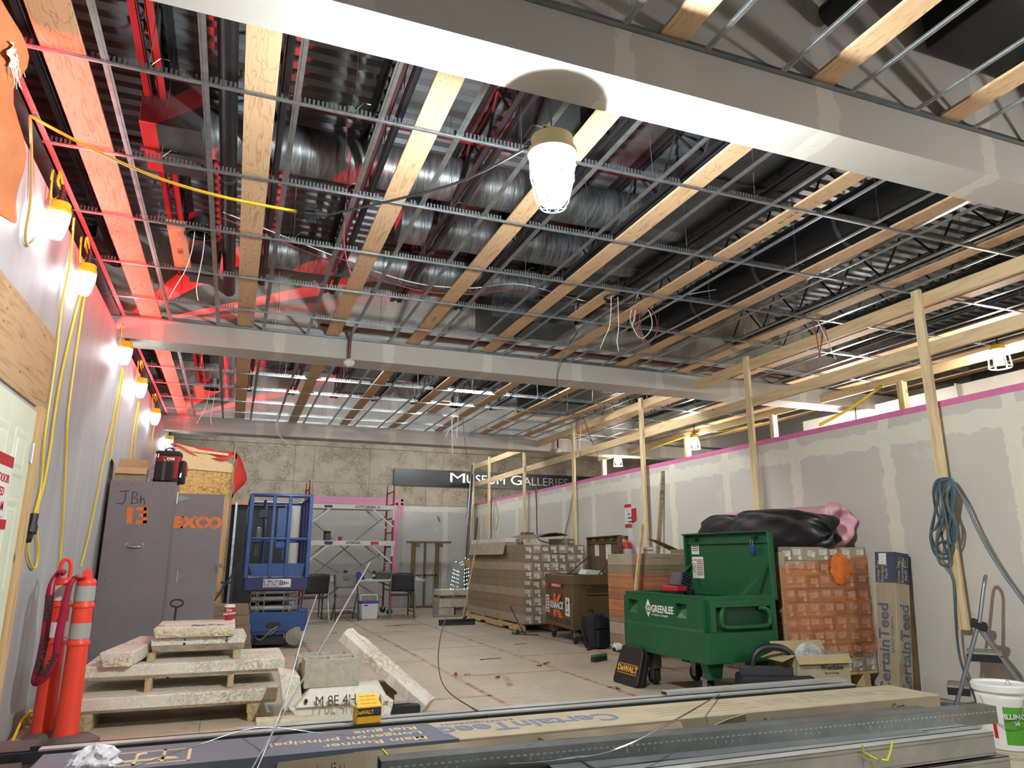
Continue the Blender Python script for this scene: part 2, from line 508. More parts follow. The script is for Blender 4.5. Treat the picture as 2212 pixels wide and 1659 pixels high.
# concealing walls of the hall beyond
struct('wall_side', MB().box(11.2, 11.3, -4.5, 18.2, 0, 4.62), plain('dim_hall_wall', '#77736d', 0.8))
struct('wall_outer', MB().box(-3.6, -3.5, -4.5, 18.2, 0, 4.62), plain('dim_outer_wall', '#5a5552', 0.8))
struct('wall_rear', MB().box(-3.5, 11.2, -4.6, -4.5, 0, 4.62), plain('dim_rear_wall', '#a7a29a', 0.8))
# bulkheads (drop beams boarded in drywall, full height above the grid)
def bulkhead(name, y0, y1, zb, x1=11.2):
    b = struct(name, MB().box(-1.6, x1, y0, y1, zb, 4.60), M_dw_bulk)
    # sheets
    return b
bulkhead('trim_1', 2.50, 2.76, 3.33)
bulkhead('trim_2', 7.98, 8.36, 3.37)
bulkhead('trim_3', 13.6, 13.95, 3.34)
# roof deck, corrugated along y, ribs running along x
def deck():
    mb = MB(); y = -4.5; prof = []
    while y < 18.2:
        prof += [(y, 4.60), (y+0.075, 4.60), (y+0.09, 4.64), (y+0.135, 4.64)]
        y += 0.15
    n = len(prof)
    vs = [(-3.5, a, b) for a, b in prof] + [(11.2, a, b) for a, b in prof]
    mb.add(vs, [(i, i+1, n+i+1, n+i) for i in range(n-1)])
    return mb
struct('ceiling', deck(), M_deck, solid=0.002)
struct('ceiling_back', MB().box(-3.6, 11.3, -4.6, 18.3, 4.68, 4.75), M_dsteel)
# ================================================================== ABOVE THE GRID
BAYS = [(-4.4, 2.50, 'camera end bay'), (2.76, 7.98, 'middle bay'), (8.36, 13.6, 'far bay')]
BAYNAME = ['nearest bay', 'middle bay', 'far bay']
ORD = ['first', 'second', 'third', 'fourth', 'fifth', 'sixth', 'seventh', 'eighth', 'ninth', 'tenth', 'eleventh', 'twelfth', 'thirteenth', 'fourteenth']
# --- open web steel joists
def joist(x, y0, y1, label):
    t = thing('steel_joist', label, 'joist', (x, y0, 0), 0, 'open web joists under the roof deck')
    L = y1 - y0
    mb = MB()
    for s in (-1, 1):
        mb.box(s*0.045-0.022, s*0.045+0.022, 0, L, 4.12, 4.128); mb.box(s*0.024-0.004, s*0.024+0.004, 0, L, 4.12, 4.165)
    obj('bottom_chord', mb, M_dsteel, t)
    mb = MB()
    for s in (-1, 1):
        mb.box(s*0.05-0.025, s*0.05+0.025, 0, L, 4.585, 4.595); mb.box(s*0.024-0.004, s*0.024+0.004, 0, L, 4.55, 4.59)
    obj('top_chord', mb, M_dsteel, t)
    mb = MB(); n = max(2, int(L/0.31)); p = L/n
    for i in range(n):
        a, b = (4.14, 4.57) if i % 2 == 0 else (4.57, 4.14)
        mb.cyl((0, i*p, a), (0, (i+1)*p, b), 0.011, 6)
    w = obj('web_rods', mb, M_dsteel, t); w['kind'] = 'stuff'
    return t
JX = [-1.32, -0.72, 0.03, 0.79, 1.57, 2.35, 3.13, 3.91, 4.69, 5.5, 6.4, 7.3, 8.2]
for b, (y0, y1, nm) in enumerate(BAYS):
    if b == 0:
        continue
    for i, x in enumerate(JX):
        joist(x, y0+0.01, y1-0.01, 'dark open web steel joist, %s from the left wall in the %s' % (ORD[i], BAYNAME[b]))
# --- galvanised suspension grid
def tee(mb, axis, a0, a1, c, z=Z_GRID-0.02, fl=0.036):
    # inverted T with bulb: flange, web, bulb
    for (w, z0, z1) in ((fl, z, z+0.0035), (0.004, z+0.0035, z+0.016), ):
        if axis == 'y': mb.box(c-w/2, c+w/2, a0, a1, z0, z1)
        else: mb.box(a0, a1, c-w/2, c+w/2, z0, z1)
    # rolled rib along the face
    w = 0.010
    if axis == 'y': mb.box(c-w/2, c+w/2, a0, a1, z-0.0025, z)
    else: mb.box(a0, a1, c-w/2, c+w/2, z-0.0025, z)
X_END = 9.0
TX = [-0.80 + 0.463*i for i in range(21)]
ROWS = {0: [-0.15, 0.78, 1.71], 1: [3.64, 4.57, 5.50, 6.43, 7.33], 2: [9.15, 10.07, 11.03, 11.97, 12.92]}
for b, (y0, y1, nm) in enumerate(BAYS):
    g = thing('suspension_grid', 'galvanised steel suspension grid over the %s' % BAYNAME[b], 'ceiling grid', (0, 0, 0))
    rng = range(len(TX))
    for i in rng:
        if b == 0 and TX[i] < 0.9: continue
        mb = MB(); tee(mb, 'y', y0, y1, TX[i]); obj('cross_tee', mb, M_galv, g)
    if b > 0:
        for y in ROWS[b]:
            mb = MB(); tee(mb, 'x', -1.36, X_END, y, Z_GRID-0.024, 0.030)
            obj('main_runner', mb, M_galv, g)
            # punched bulb of the runner standing above the face between the strips
            mb = MB(); xx = -1.30
            while xx < X_END:
                if not any(abs(xx+0.01 - sx) < 0.11 for sx in [-0.99+0.927*q for q in range(12)]):
                    mb.box(xx, xx+0.012, y-0.003, y+0.003, Z_GRID-0.008, Z_GRID+0.022)
                xx += 0.024
            mb.box(-1.30, -1.29, y-0.003, y+0.003, Z_GRID-0.008, Z_GRID)
            w = obj('punched_bulb', mb, M_galv2, g); w['kind'] = 'stuff'
        mb = MB(); mb.box(-1.40, -1.272, y0, y1, Z_GRID-0.022, Z_GRID-0.018).box(-1.40, -1.396, y0, y1, Z_GRID-0.022, Z_GRID+0.03).box(-1.262, -1.256, y0, y1, Z_GRID-0.022, Z_GRID-0.0).box(-1.262,-1.222,y0,y1,Z_GRID-0.022,Z_GRID-0.018)
        obj('wall_angle', mb, M_galv, g)
        # perimeter channel along both bulkheads
    for yy, s in ((y0, 1), (y1, -1)):
        mb = MB()
        a, c = sorted((yy, yy+s*0.03)); mb.box(-1.4, 11.0, a, c, Z_GRID-0.024, Z_GRID-0.020)
        a, c = sorted((yy, yy+s*0.003)); mb.box(-1.4, 11.0, a, c, Z_GRID-0.024, Z_GRID+0.02)
        obj('perimeter_track', mb, M_galv2, g)
    if b > 0:
        for y in ROWS[b]:
            for q in range(9):
                hx = -0.6 + q*0.98 + random.uniform(-.15, .15)
                mb = MB().tube([(hx, y, Z_GRID), (hx+.003, y+.004, Z_GRID+.09), (hx+random.uniform(-.05,.05), y+random.uniform(-.1,.1), 4.6)], 0.0022, 4)
                mb.tube([(hx, y, Z_GRID+.005), (hx+.05, y, Z_GRID+.07), (hx+.09, y+.01, Z_GRID+.075)], 0.002, 4)
                obj('hanger_wire', mb, M_galv2, g)
# --- plywood backing strips
SX = [-0.99 + 0.927*i for i in range(12)]
def strip(x, y0, y1, w, label, mat=M_ply, z=Z_GRID, stamp=None, grp='plywood strips across the ceiling grid'):
    o = obj('plywood_strip', MB().box(-w/2, w/2, 0, y1-y0, 0.0, 0.017), mat, bevel=0.0015)
    o.location = (x, y0, z)
    tag(o, label, 'plywood strip', grp)
    if stamp:
        for (s, yy, sz) in stamp:
            text('lettering', s, sz, M_ink, o, frame((0, yy, -0.0006), (0,1,0), (1,0,0)), 0.0003)
    return o
for b, (y0, y1, nm) in enumerate(BAYS):
    for i, x in enumerate(SX):
        if b == 0 and i < 3: continue
        w = 0.20 if (i == 0 and b == 1) else 0.165
        if i >= 2: w = 0.15
        st = None
        if b == 1 and i == 5: st = [('PLY 1/2 - 19', 1.0, 0.05)]
        if b == 1 and i == 3: st = [('101-C', 4.2, 0.05)]
        if b == 0: strip(x, y0-3.0, y1-0.01, w, 'plywood backing strip in the nearest bay, %s from the left' % ORD[i-3], stamp=st)
        else:
            lab = 'plywood backing strip, %s from the left wall in the %s' % (ORD[i], BAYNAME[b])
            if i == 0: lab = 'plywood strip washed in red light beside the left wall in the %s' % BAYNAME[b]
            strip(x, y0+.01, y1-.01, w, lab, stamp=st)
strip(-0.60, 5.50, 6.43, 0.13, 'short plywood piece beside the black can light near the left wall', stamp=[('1386', .55, .06)], grp='short plywood pieces at the can lights')
strip(3.17, 5.55, 6.45, 0.15, 'short plywood piece beside the black can light of the middle bay', grp='short plywood pieces at the can lights')
strip(-0.66, 11.1, 11.97, 0.15, 'short plywood piece beside the far left can light', grp='short plywood pieces at the can lights')
strip(3.05, 10.9, 11.9, 0.15, 'short plywood piece beside the far middle can light', grp='short plywood pieces at the can lights')
# --- can lights with wires
def can(x, y, label):
    t = thing('can_light', label, 'light fitting', (x, y, Z_GRID-0.015), 0, 'unfinished can lights')
    obj('can_housing', MB().lathe([(0.105, 0.006), (0.09, 0.012), (0.088, 0.16), (0.0, 0.165)], 24, caps=False), M_black, t, smooth=True)
    obj('trim_ring', MB().lathe([(0.088, 0.0), (0.108, 0.0), (0.110, 0.005), (0.104, 0.010), (0.088, 0.008)], 24, caps=False), M_black, t, smooth=True)
    for s in (-1, 1):
        pts = [(s*.035, 0, .10), (s*.04, 0.01, -.12), (s*.05-.02, 0.0, -.3), (s*.07-.05, .02, -.42), (s*.10-.06, .03, -.52)]
        obj('lead_wire', MB().tube(catmull(pts, 5), 0.0035, 5), M_wire, t, smooth=True)
can(-0.44, 5.65, 'open black can light with two white wires by the left wall')
can(3.25, 5.71, 'open black can light in the middle of the nearer grid')
can(-0.47, 11.26, 'far black can light near the left wall')
can(3.29, 11.18, 'far black can light right of the third plywood strip')
# --- ducts
def round_duct(name, label, p0, p1, r, mat=M_duct, bands=0):
    t = thing(name, label, 'duct', p0, 0)
    d = Vector(p1) - Vector(p0)
    n = 18; pts = [d*(i/n) for i in range(n+1)]
    rs = [r*(1 + random.uniform(-.02, .02)) for _ in pts]
    obj('duct_wrap', MB().tube(pts, r, 20, rs=rs), mat, t, smooth=True)
    for k in range(1, bands+1):
        c = d*(k/(bands+1)); u = d.normalized()
        obj('seam_band', MB().cyl(c-u*.02, c+u*.02, r*1.035, 20), M_sheetduct, t, smooth=True)
    return t
round_duct('foil_duct', 'silver foil-wrapped round duct crossing above the middle bay', (-0.65, 5.42, 4.36), (4.0, 5.42, 4.36), 0.19, bands=4)
round_duct('foil_duct', 'second foil-wrapped duct, behind the one over the lamp', (1.25, 6.35, 4.34), (4.2, 6.35, 4.34), 0.19, bands=2)
round_duct('foil_duct', 'foil-wrapped duct nearest the middle bulkhead', (0.1, 7.35, 4.30), (3.1, 7.35, 4.30), 0.19, bands=2)
round_duct('black_pipe', 'thick black pipe running beside the second plywood strip', (-0.26, 2.77, 4.0), (-0.26, 7.97, 4.0), 0.058, M_blackpipe, 1)
round_duct('foil_duct', 'short foil duct over the far bay near the left wall', (-0.28, 9.0, 3.95), (-0.28, 13.3, 3.95), 0.10, M_duct, 3)
round_duct('black_duct', 'black wrapped duct sagging over the right of the middle bay', (4.85, 3.2, 4.0), (4.85, 7.4, 4.0), 0.27, M_blackwrap, 3)
round_duct('insulated_pipe', 'black insulated pipe end in the nearest bay', (2.78, -2.0, 4.02), (2.78, 2.45, 4.02), 0.075, M_blackwrap, 0)
def box_duct(name, label, x0, x1, y0, y1, z0, z1, mat=M_sheetduct, fl=0.02):
    t = thing(name, label, 'duct', ((x0+x1)/2, (y0+y1)/2, z0), 0)
    hx, hy, h = (x1-x0)/2, (y1-y0)/2, z1-z0
    obj('duct_body', MB().box(-hx, hx, -hy, hy, 0, h), mat, t, bevel=.006)
    if hy > hx:
        for k in range(1, max(2, int(hy*2/1.1))):
            yy = -hy + k*2*hy/max(2, int(hy*2/1.1)); obj('duct_flange', MB().box(-hx-fl, hx+fl, yy-.012, yy+.012, -fl, h+fl), mat, t)
    else:
        for k in range(1, max(2, int(hx*2/1.1))):
            xx = -hx + k*2*hx/max(2, int(hx*2/1.1)); obj('duct_flange', MB().box(xx-.012, xx+.012, -hy-fl, hy+fl, -fl, h+fl), mat, t)
    return t
box_duct('duct_elbow', 'dark wrapped duct drop left of the black pipe', -0.80, -0.42, 4.7, 5.35, 3.93, 4.28, M_sheetduct)
box_duct('duct_elbow', 'small duct box low over the left of the middle bay', -0.62, -0.36, 6.9, 7.4, 3.85, 4.1, M_sheetduct)
box_duct('duct_riser', 'square sheet metal duct dropping behind the caged lamp', 1.62, 1.98, 3.85, 4.25, 3.95, 4.58)
box_duct('flat_duct', 'wide flat grey duct over the right of the middle bay', 3.32, 4.28, 2.9, 7.2, 4.20, 4.5)
box_duct('flat_duct', 'grey duct box against the middle bulkhead', 2.55, 3.6, 7.3, 7.9, 3.85, 4.25)
box_duct('black_duct', 'black rectangular duct over the nearest bay at right', 3.45, 4.6, -1.5, 2.42, 3.98, 4.35, M_blackwrap)
box_duct('flat_duct', 'wide grey duct over the far bay', 1.6, 2.6, 8.5, 13.3, 4.2, 4.5)
box_duct('flat_duct', 'dark duct over the right of the far bay', 5.2, 6.4, 8.5, 13.3, 4.05, 4.5, M_blackwrap)
round_duct('foil_duct', 'foil duct crossing the far bay', (0.3, 10.6, 4.34), (5.0, 10.6, 4.34), 0.19, bands=3)
# --- pipes
def pipe(name, label, pts, r, mat, cat='pipe', parts=None):
    t = thing(name, label, cat, pts[0])
    q = [Vector(p)-Vector(pts[0]) for p in pts]
    obj('pipe_run', MB().tube(q, r, 8), mat, t, smooth=True)
    return t
pipe('sprinkler_pipe', 'dark red sprinkler pipe under the deck, nearest run', [(-1.3, 4.05, 4.50), (4.6, 4.05, 4.50)], 0.025, M_redpipe)
pipe('sprinkler_pipe', 'dark red sprinkler pipe under the deck, farther run', [(-1.3, 6.0, 4.52), (4.6, 6.0, 4.52)], 0.025, M_redpipe)
pipe('sprinkler_pipe', 'dark red sprinkler pipe high over the first duct', [(-1.3, 5.05, 4.52), (4.6, 5.05, 4.52)], 0.02, M_redpipe)
t = pipe('sprinkler_drop', 'red sprinkler pipe bending down over the middle bulkhead to a foil-wrapped head',
     catmull([(9.0, 7.85, 3.70), (1.35, 7.85, 3.70), (1.16, 7.86, 3.695), (1.08, 7.87, 3.66), (1.055, 7.875, 3.55), (1.055, 7.88, 3.36)], 6), 0.018, M_redpipe)
mb = MB()
mb.grid(lambda u, v: ((0.062+0.012*math.sin(9*u*PI)*math.sin(7*v*PI))*math.cos(2*PI*u)*math.sin(PI*min(max(v,.02),.98)), (0.062+0.012*math.sin(11*u*PI))*math.sin(2*PI*u)*math.sin(PI*min(max(v,.02),.98)), 0.05*math.cos(PI*v)), 14, 9, T((1.055-9.0, 0.03, 3.30-3.70)), wrap=True)
obj('wrapped_head', mb, plain('crumpled_white_foil', '#cfcac6', 0.5, 0.1, .12, 30, bump=.6), t, smooth=True)
t = pipe('sprinkler_drop', 'short red sprinkler drop at the far bulkhead', [(6.2, 13.5, 3.66), (6.2, 13.5, 3.36)], 0.018, M_redpipe)
obj('wrapped_head', MB().lathe([(0.02, .06), (.06, .03), (.07, 0), (.05, -.03), (0.0, -.04)], 12, T((0, 0, -.32)), caps=False), M_white, t, smooth=True)
# --- loose wiring
def cable(name, label, pts, r, mat, cat='cable', n=8, group=None, seg=6):
    pts = catmull(pts, n); o0 = pts[0]
    o = obj(name, MB().tube([p-o0 for p in pts], r, seg), mat, None, smooth=True)
    o.location = o0
    return tag(o, label, cat, group)
def loop_wire(cx, cy, top, bot, w, mat, lab):
    pts = [(cx-.02, cy, top+.12), (cx-w*.6, cy+.02, (top*2+bot)/3), (cx-w*.55, cy, bot+.1), (cx+.0, cy+.03, bot), (cx+w*.7, cy+.05, (top+bot)/2-.05), (cx+w*.45, cy, top-.08), (cx-.02, cy+.02, top), (cx-w*.5, cy, top-.2), (cx-w*.5, cy+.02, bot+.14), (cx-w*.35, cy, bot+.22)]
    cable('hanging_wire', lab, pts, 0.0045, mat, 'wire', 8, 'loose wires hanging from the grid')
loop_wire(3.72, 5.90, 3.66, 3.26, 0.20, M_redwire, 'looped dark red wire hanging right of the middle can light')
loop_wire(3.70, 5.96, 3.70, 3.33, 0.20, M_wire, 'looped white wire hanging right of the middle can light')
cable('hanging_wire', 'pink wire tail with white end cap hanging by the third strip', [(0.60, 5.02, 4.2), (0.58, 5.0, 3.6), (0.60, 5.0, 3.35), (0.67, 5.0, 3.15), (0.69, 5.0, 3.10)], 0.005, M_redwire, 'wire')
cable('hanging_wire', 'white and red wire pair swagged above the grid', [(-0.3, 5.9, 3.95), (1.2, 6.3, 3.75), (1.9, 6.2, 3.70), (2.5, 6.25, 3.84), (3.4, 6.1, 3.70), (4.6, 5.9, 3.95)], 0.005, M_wire, 'wire')
cable('hanging_wire', 'red wire swagged above the grid beside a white one', [(-0.3, 5.95, 3.92), (1.2, 6.36, 3.71), (1.9, 6.27, 3.66), (2.5, 6.3, 3.79), (3.4, 6.15, 3.66), (4.6, 5.95, 3.9)], 0.005, M_redwire, 'wire')
cable('hanging_wire', 'dark wire tail hanging in front of the middle bulkhead', [(3.75, 7.4, 3.9), (3.62, 7.6, 3.65), (3.55, 7.7, 3.4), (3.56, 7.72, 3.1)], 0.006, M_black, 'wire')
cable('hanging_wire', 'white curled wire end dropping over the far bulkhead', [(0.62, 12.7, 3.75), (0.55, 12.8, 3.45), (0.6, 12.9, 3.25), (0.85, 13.0, 3.05)], 0.008, M_wire, 'wire')
k = 0
for (px, py, dx, m) in ((1755, 690, .1, M_redwire), (1765, 690, .25, M_wire), (1775, 700, -.05, M_redwire), (1245, 905, .05, M_redwire), (1255, 905, -.05, M_wire), (1000, 905, .1, M_redwire), (975, 895, .05, M_wire), (1260, 900, .3, M_black)):
    p = Pz(px, py, 3.62); L = 0.0 + 0.11*p.y**0.75; k += 1
    cable('hanging_wire', ['red', 'white', 'dark'][(m is M_wire)+2*(m is M_black)] + ' wire tail hanging from the grid, %s of the loose tails from the right' % ORD[k-1], [p, p+Vector((dx*.3, 0, -L*.4)), p+Vector((dx, .05, -L))], 0.006, m, 'wire', 6, 'loose wires hanging from the grid')
M_glow_back = emit('back_fill_glow', (0.92, 0.98, 1.0), 130)
M_glow_hidden = emit('far_bay_fill_glow', (0.92, 0.98, 1.0), 230)
# ================================================================== LAMPS
def cage_lamp(loc, r, h, label, glow, capmat, group=None, cage=True, tilt=0.0, cap_h=0.09, light_r=None):
    t = thing('caged_lamp', label, 'lamp', loc, 0, group, rot=(tilt, tilt*.6, 0))
    gl = [(r*.52, -h), (r*.66, -h*.93), (r*.92, -h*.35), (r*1.0, -h*.12), (r*.96, 0.0)]
    obj('lamp_globe', MB().lathe([(0.0, -h*1.02)] + gl + [(0, 0)], 14, caps=False), glow, t, smooth=True)
    obj('lamp_cap', MB().lathe([(0.0, 0.004), (r*1.13, 0.004), (r*1.16, .012), (r*1.13, .03), (r*1.0, .04), (r*.98, cap_h*.9), (r*.85, cap_h), (r*.3, cap_h*1.02), (0, cap_h*1.02)], 24, caps=False), capmat, t, smooth=True)
    if cage:
        for k in range(8):
            a = 2*PI*k/8; c, s = math.cos(a), math.sin(a)
            pts = [(c*q*1.07, s*q*1.07, z) for q, z in ((r*1.05, .01), (r*1.02, -h*.35), (r*.72, -h*.92), (r*.52, -h*1.06), (r*.3, -h*1.08))]
            obj('cage_rib', MB().tube(pts, r*.028, 5), M_white, t, smooth=True)
        for q, z in ((r*.93, -h*.50), (r*.58, -h*1.06)):
            pts = [(q*1.07*math.cos(2*PI*k/20), q*1.07*math.sin(2*PI*k/20), z) for k in range(20)]
            obj('cage_ring', MB().tube(pts, r*.028, 5, closed=True), M_white, t, smooth=True)
    return t
L1 = cage_lamp((1.285, 2.81, 3.05), 0.104, 0.25, 'big caged work lamp with cream cap glaring below the near bulkhead', M_globe, M_cap, cap_h=.105)
obj('bulb', MB().lathe([(0, -.17), (.03, -.165), (.044, -.14), (.046, -.08), (.03, -.045), (.02, -.03), (0, -.03)], 12, caps=False), M_glow_key, L1, smooth=True)
obj('hook_bracket', MB().bar((-.05,0,.10), (-.04,0,.155), .02, .006, (0,1,0)).bar((.05,0,.10), (.04,0,.155), .02, .006, (0,1,0)).bar((-.045,0,.155), (.045,0,.155), .02, .006, (0,1,0)), M_cap, L1)
obj('hanging_chain', MB().tube([(0,0,.155), (.0,.02,.3), (.02,.02,.5), (.05,.06,1.1)], .004, 5).tube([(0,0,.155), (-.02,.03,.33), (-.01,.02,.46), (-.1,.1,1.1)], .003, 5), M_galv2, L1)
# wall lamps on the hoarding
LAMPS = [(4.86, 3.27), (5.83, 3.24), (8.02, 3.26), (9.50, 3.22), (11.35, 3.20), (13.9, 3.20)]
for i, (y, z) in enumerate(LAMPS):
    lab = 'yellow-capped caged lamp hung on the white wall, %s' % ['nearest of the row of six', 'second from the camera', 'third from the camera', 'fourth from the camera', 'fifth from the camera', 'farthest, behind the tool bag'][i]
    t = cage_lamp((-1.19, y, z), 0.058, 0.15, lab, M_glow_wall, M_ycap, 'yellow caged lamps along the white wall', tilt=0.03, cap_h=.08)
    obj('cord_clip', MB().cyl((0,0,.08), (0,0,.16), .022, 8).cyl((0,0,.16), (-.01,0,.2), .012, 8), M_black, t, smooth=True)
    pts = catmull([(-.01,0,.2), (-.04,.02,.3), (-.05,.05,.24), (-.02,.03,.16), (-.05,-.02,.08), (-.06,-.05,.2), (-.07,-.02,.28)], 5)
    obj('short_cord', MB().tube(pts, .007, 6), M_yellow, t, smooth=True)
# lamps in the hall beyond the partition
def far_lamp(p, label, r=.11, h=.2, g=M_glow_far):
    t = cage_lamp(p, r*.62, h*.8, label, g, M_ycap, 'work lamps beyond the partition', cage=False, cap_h=.06)
    for k in range(6):
        a = 2*PI*k/6; c, s = math.cos(a), math.sin(a)
        obj('cage_rib', MB().tube([(c*.05, s*.05, .02), (c*r*.9, s*r*.9, -h*.35), (c*r, s*r, -h)], .008, 5), M_white, t, smooth=True)
    obj('cage_ring', MB().tube([(r*math.cos(2*PI*k/16), r*math.sin(2*PI*k/16), -h) for k in range(16)], .008, 5, closed=True), M_white, t, smooth=True)
    obj('hanging_cord', MB().tube([(0,0,.06), (0.02,0,.3), (.02,0,.45)], .008, 5), M_black, t)
far_lamp((7.8, 5.2, 3.42), 'caged lamp hanging beyond the partition at far right of the view')
far_lamp((7.9, 11.1, 3.34), 'caged lamp beyond the partition between two short posts')
far_lamp((7.9, 14.0, 3.36), 'farthest caged lamp beyond the partition, near the stone wall')
# unseen caged lamp, assumed at right and added to light the nearest bay
cage_lamp((5.0, 0.3, 2.75), 0.105, 0.235, 'caged work lamp of the nearest bay, assumed and added unseen as fill at right', emit('near_fill_glow', (0.96, 0.98, 0.98), 180), M_cap, cap_h=.10)
obj('hanging_cord', MB().tube([(0,0,.1), (.02,0,.4), (.01,0,1.85)], .008, 5), M_black, [o for o in COL.objects if o.get('label', '').startswith('caged work lamp of the nearest bay')][0])
cage_lamp((8.6, 8.0, 3.0), 0.105, 0.235, 'caged work lamp in the hall beyond the partition, added unseen as fill', emit('hall_fill_glow', (1.0, 0.95, 0.88), 300), M_cap, cap_h=.10)  # extra unseen lamp, added for general fill from the hall
obj('hanging_cord', MB().tube([(0,0,.1), (.02,0,.4), (.01,0,1.6)], .008, 5), M_black, [o for o in COL.objects if o.get('label', '').startswith('caged work lamp in the hall')][0])

for (lx, ly, w) in ((1.0, 9.0, 'left'), (3.6, 9.0, 'middle')):  # unseen lamps added to brighten the far bay and its floor
    t = cage_lamp((lx, ly, 3.95), 0.105, 0.235, 'unseen caged lamp added as fill above the far grid, %s one' % w, M_glow_hidden, M_cap, cap_h=.10)
    obj('hanging_cord', MB().tube([(0,0,.1), (0.02,0,.3), (.02,0,.6)], .008, 5), M_black, t)

for (lx, w) in ((0.6, 'left'), (4.4, 'right')):  # unseen lamps added to wash the stone wall and far end
    t = cage_lamp((lx, 15.6, 4.2), 0.105, 0.235, 'unseen caged lamp added as fill behind the far bulkhead, %s one' % w, M_glow_back, M_cap, cap_h=.10)
    obj('hanging_cord', MB().tube([(0,0,.1), (0.02,0,.3), (.02,0,.36)], .008, 5), M_black, t)
# ================================================================== LEFT WALL, DOOR, CORDS
XW = -1.28
M_door = plain('cream_door_paint', '#cfd3bf', 0.5, var=0.04)
M_plyd = wood('dark_plywood_face', '#b0946f', '#8f7350', 'y', 1.6)
o = obj('plywood_sheet', MB().box(XW, XW+.018, 3.7, 5.58, 2.13, 2.65), M_plyd, bevel=.002)
tag(o, 'plywood panel screwed to the white wall above the cream door', 'plywood sheet')
d = thing('door_1', None, None, (XW, 4.42, 0)); del_keys = d.keys()
d['kind'] = 'structure'
DW, DH = 0.92, 2.09
struct('door_leaf', MB().box(0.0, .028, 0, DW, 0.012, DH), M_door, d, bevel=.003)
for (y0, y1) in ((0.11, .41), (.51, .81)):
    for (z0, z1) in ((.22, .80), (.95, 1.52), (1.64, 1.93)):
        mb = MB()
        vs = []
        for (i, xx) in ((0, .0285), (.018, .034), (.034, .0335), (.055, .0295), (.075, .036)):
            vs += [(xx, y0+i, z0+i), (xx, y1-i, z0+i), (xx, y1-i, z1-i), (xx, y0+i, z1-i)]
        fs = [(a*4+k, a*4+(k+1) % 4, a*4+4+(k+1) % 4, a*4+4+k) for a in range(4) for k in range(4)] + [(16,17,18,19)]
        struct('door_panel', mb.add(vs, fs), M_door, d)
struct('hinge', MB().box(.028, .034, DW-.03, DW+.03, 1.76, 1.88).cyl((.036, DW, 1.755), (.036, DW, 1.885), .008, 8).box(.028, .034, DW-.03, DW+.03, .2, .32), M_chrome, d)
sg = obj('door_sign', MB().box(XW+.0345, XW+.0365, 4.55, 4.98, 1.40, 1.745), M_paper)
tag(sg, 'white paper sign with red header taped on the cream door', 'sign')
obj('red_header', MB().box(XW+.0365, XW+.037, 4.55, 4.98, 1.68, 1.745), M_red, sg)
FW = lambda y, z, xo=.038: frame((XW+xo, y, z), (0, 1, 0), (0, 0, 1))
for s, z, sz in (('KEEP DOOR', 1.61, .068), ('CLOSED', 1.535, .068), ('GRAHAM', 1.455, .075)):
    text('sign_lettering', s, sz, M_red, sg, FW(4.755, z), .0004, sx=1.0, bold=.001)
obj('red_strip', MB().box(XW+.0345, XW+.037, 4.72, 5.02, 1.33, 1.385), M_red, sg)
M_jamb = wood('jamb_lumber', '#c9a878', '#a07f52', 'z')
struct('trim_4', MB().box(XW, XW+.05, 5.36, 5.47, 0, 2.13), M_jamb, bevel=.002)
o = obj('lumber_piece', MB().bar((-1.155, 4.30, 0.0), (-1.21, 4.52, 0.85), .09, .04, (0, 1, 0)), M_stud, bevel=.002)
tag(o, 'pale lumber piece leaning at the left edge below the cream door', 'lumber')
# orange tarp hanging from the top of the wall
M_tarp = plain('orange_tarp', '#ad693f', 0.6, var=0.18, scale=6, bump=1.0, bscale=16)
edge = [(0, 20), (24, 55), (36, 95), (37, 140), (22, 190), (27, 260), (34, 330), (31, 400), (33, 440), (20, 475), (4, 484)]
edge3 = [Px(u, v, -1.17) for u, v in edge]
def tarp_pt(i, f):
    e = edge3[i]; y = e.y*(1-f) + 2.6*f
    return Vector((-1.17 + .035*math.sin(7*y+2*e.z) + .03*math.sin(17*e.z+3*y), y + .012*math.sin(31*e.z), e.z + (.25*f if i == 0 else 0) - (.15*f if i == len(edge3)-1 else 0)))
mb = MB(); NC = 14
vs = [tarp_pt(i, k/(NC-1)) for i in range(len(edge3)) for k in range(NC)]
mb.add(vs, [(i*NC+k, i*NC+k+1, (i+1)*NC+k+1, (i+1)*NC+k) for i in range(len(edge3)-1) for k in range(NC-1)])
tp = obj('orange_tarp', mb, M_tarp, smooth=True, solid=.004, sub=1)
tag(tp, 'crumpled orange tarp hanging over the top of the white wall', 'tarp')
mb = MB()
for k in range(26):
    p = Px(22+random.uniform(-4, 14), 88+k*2.2, -1.155)
    mb.tube([p, p+Vector((0.01, random.uniform(.01, .07), random.uniform(-.05, .03))), p+Vector((0.015, random.uniform(.05, .13), random.uniform(-.09, .05)))], .0018, 4)
w = obj('frayed_threads', mb, M_white, tp); w['kind'] = 'stuff'
obj('white_hem', MB().grid(lambda u, v: Px(20+14*u+4*math.sin(9*v), 90+55*v, -1.15)+Vector((.01*math.sin(12*v+6*u), 0, 0)), 4, 9), M_white, tp, smooth=True, solid=.003)
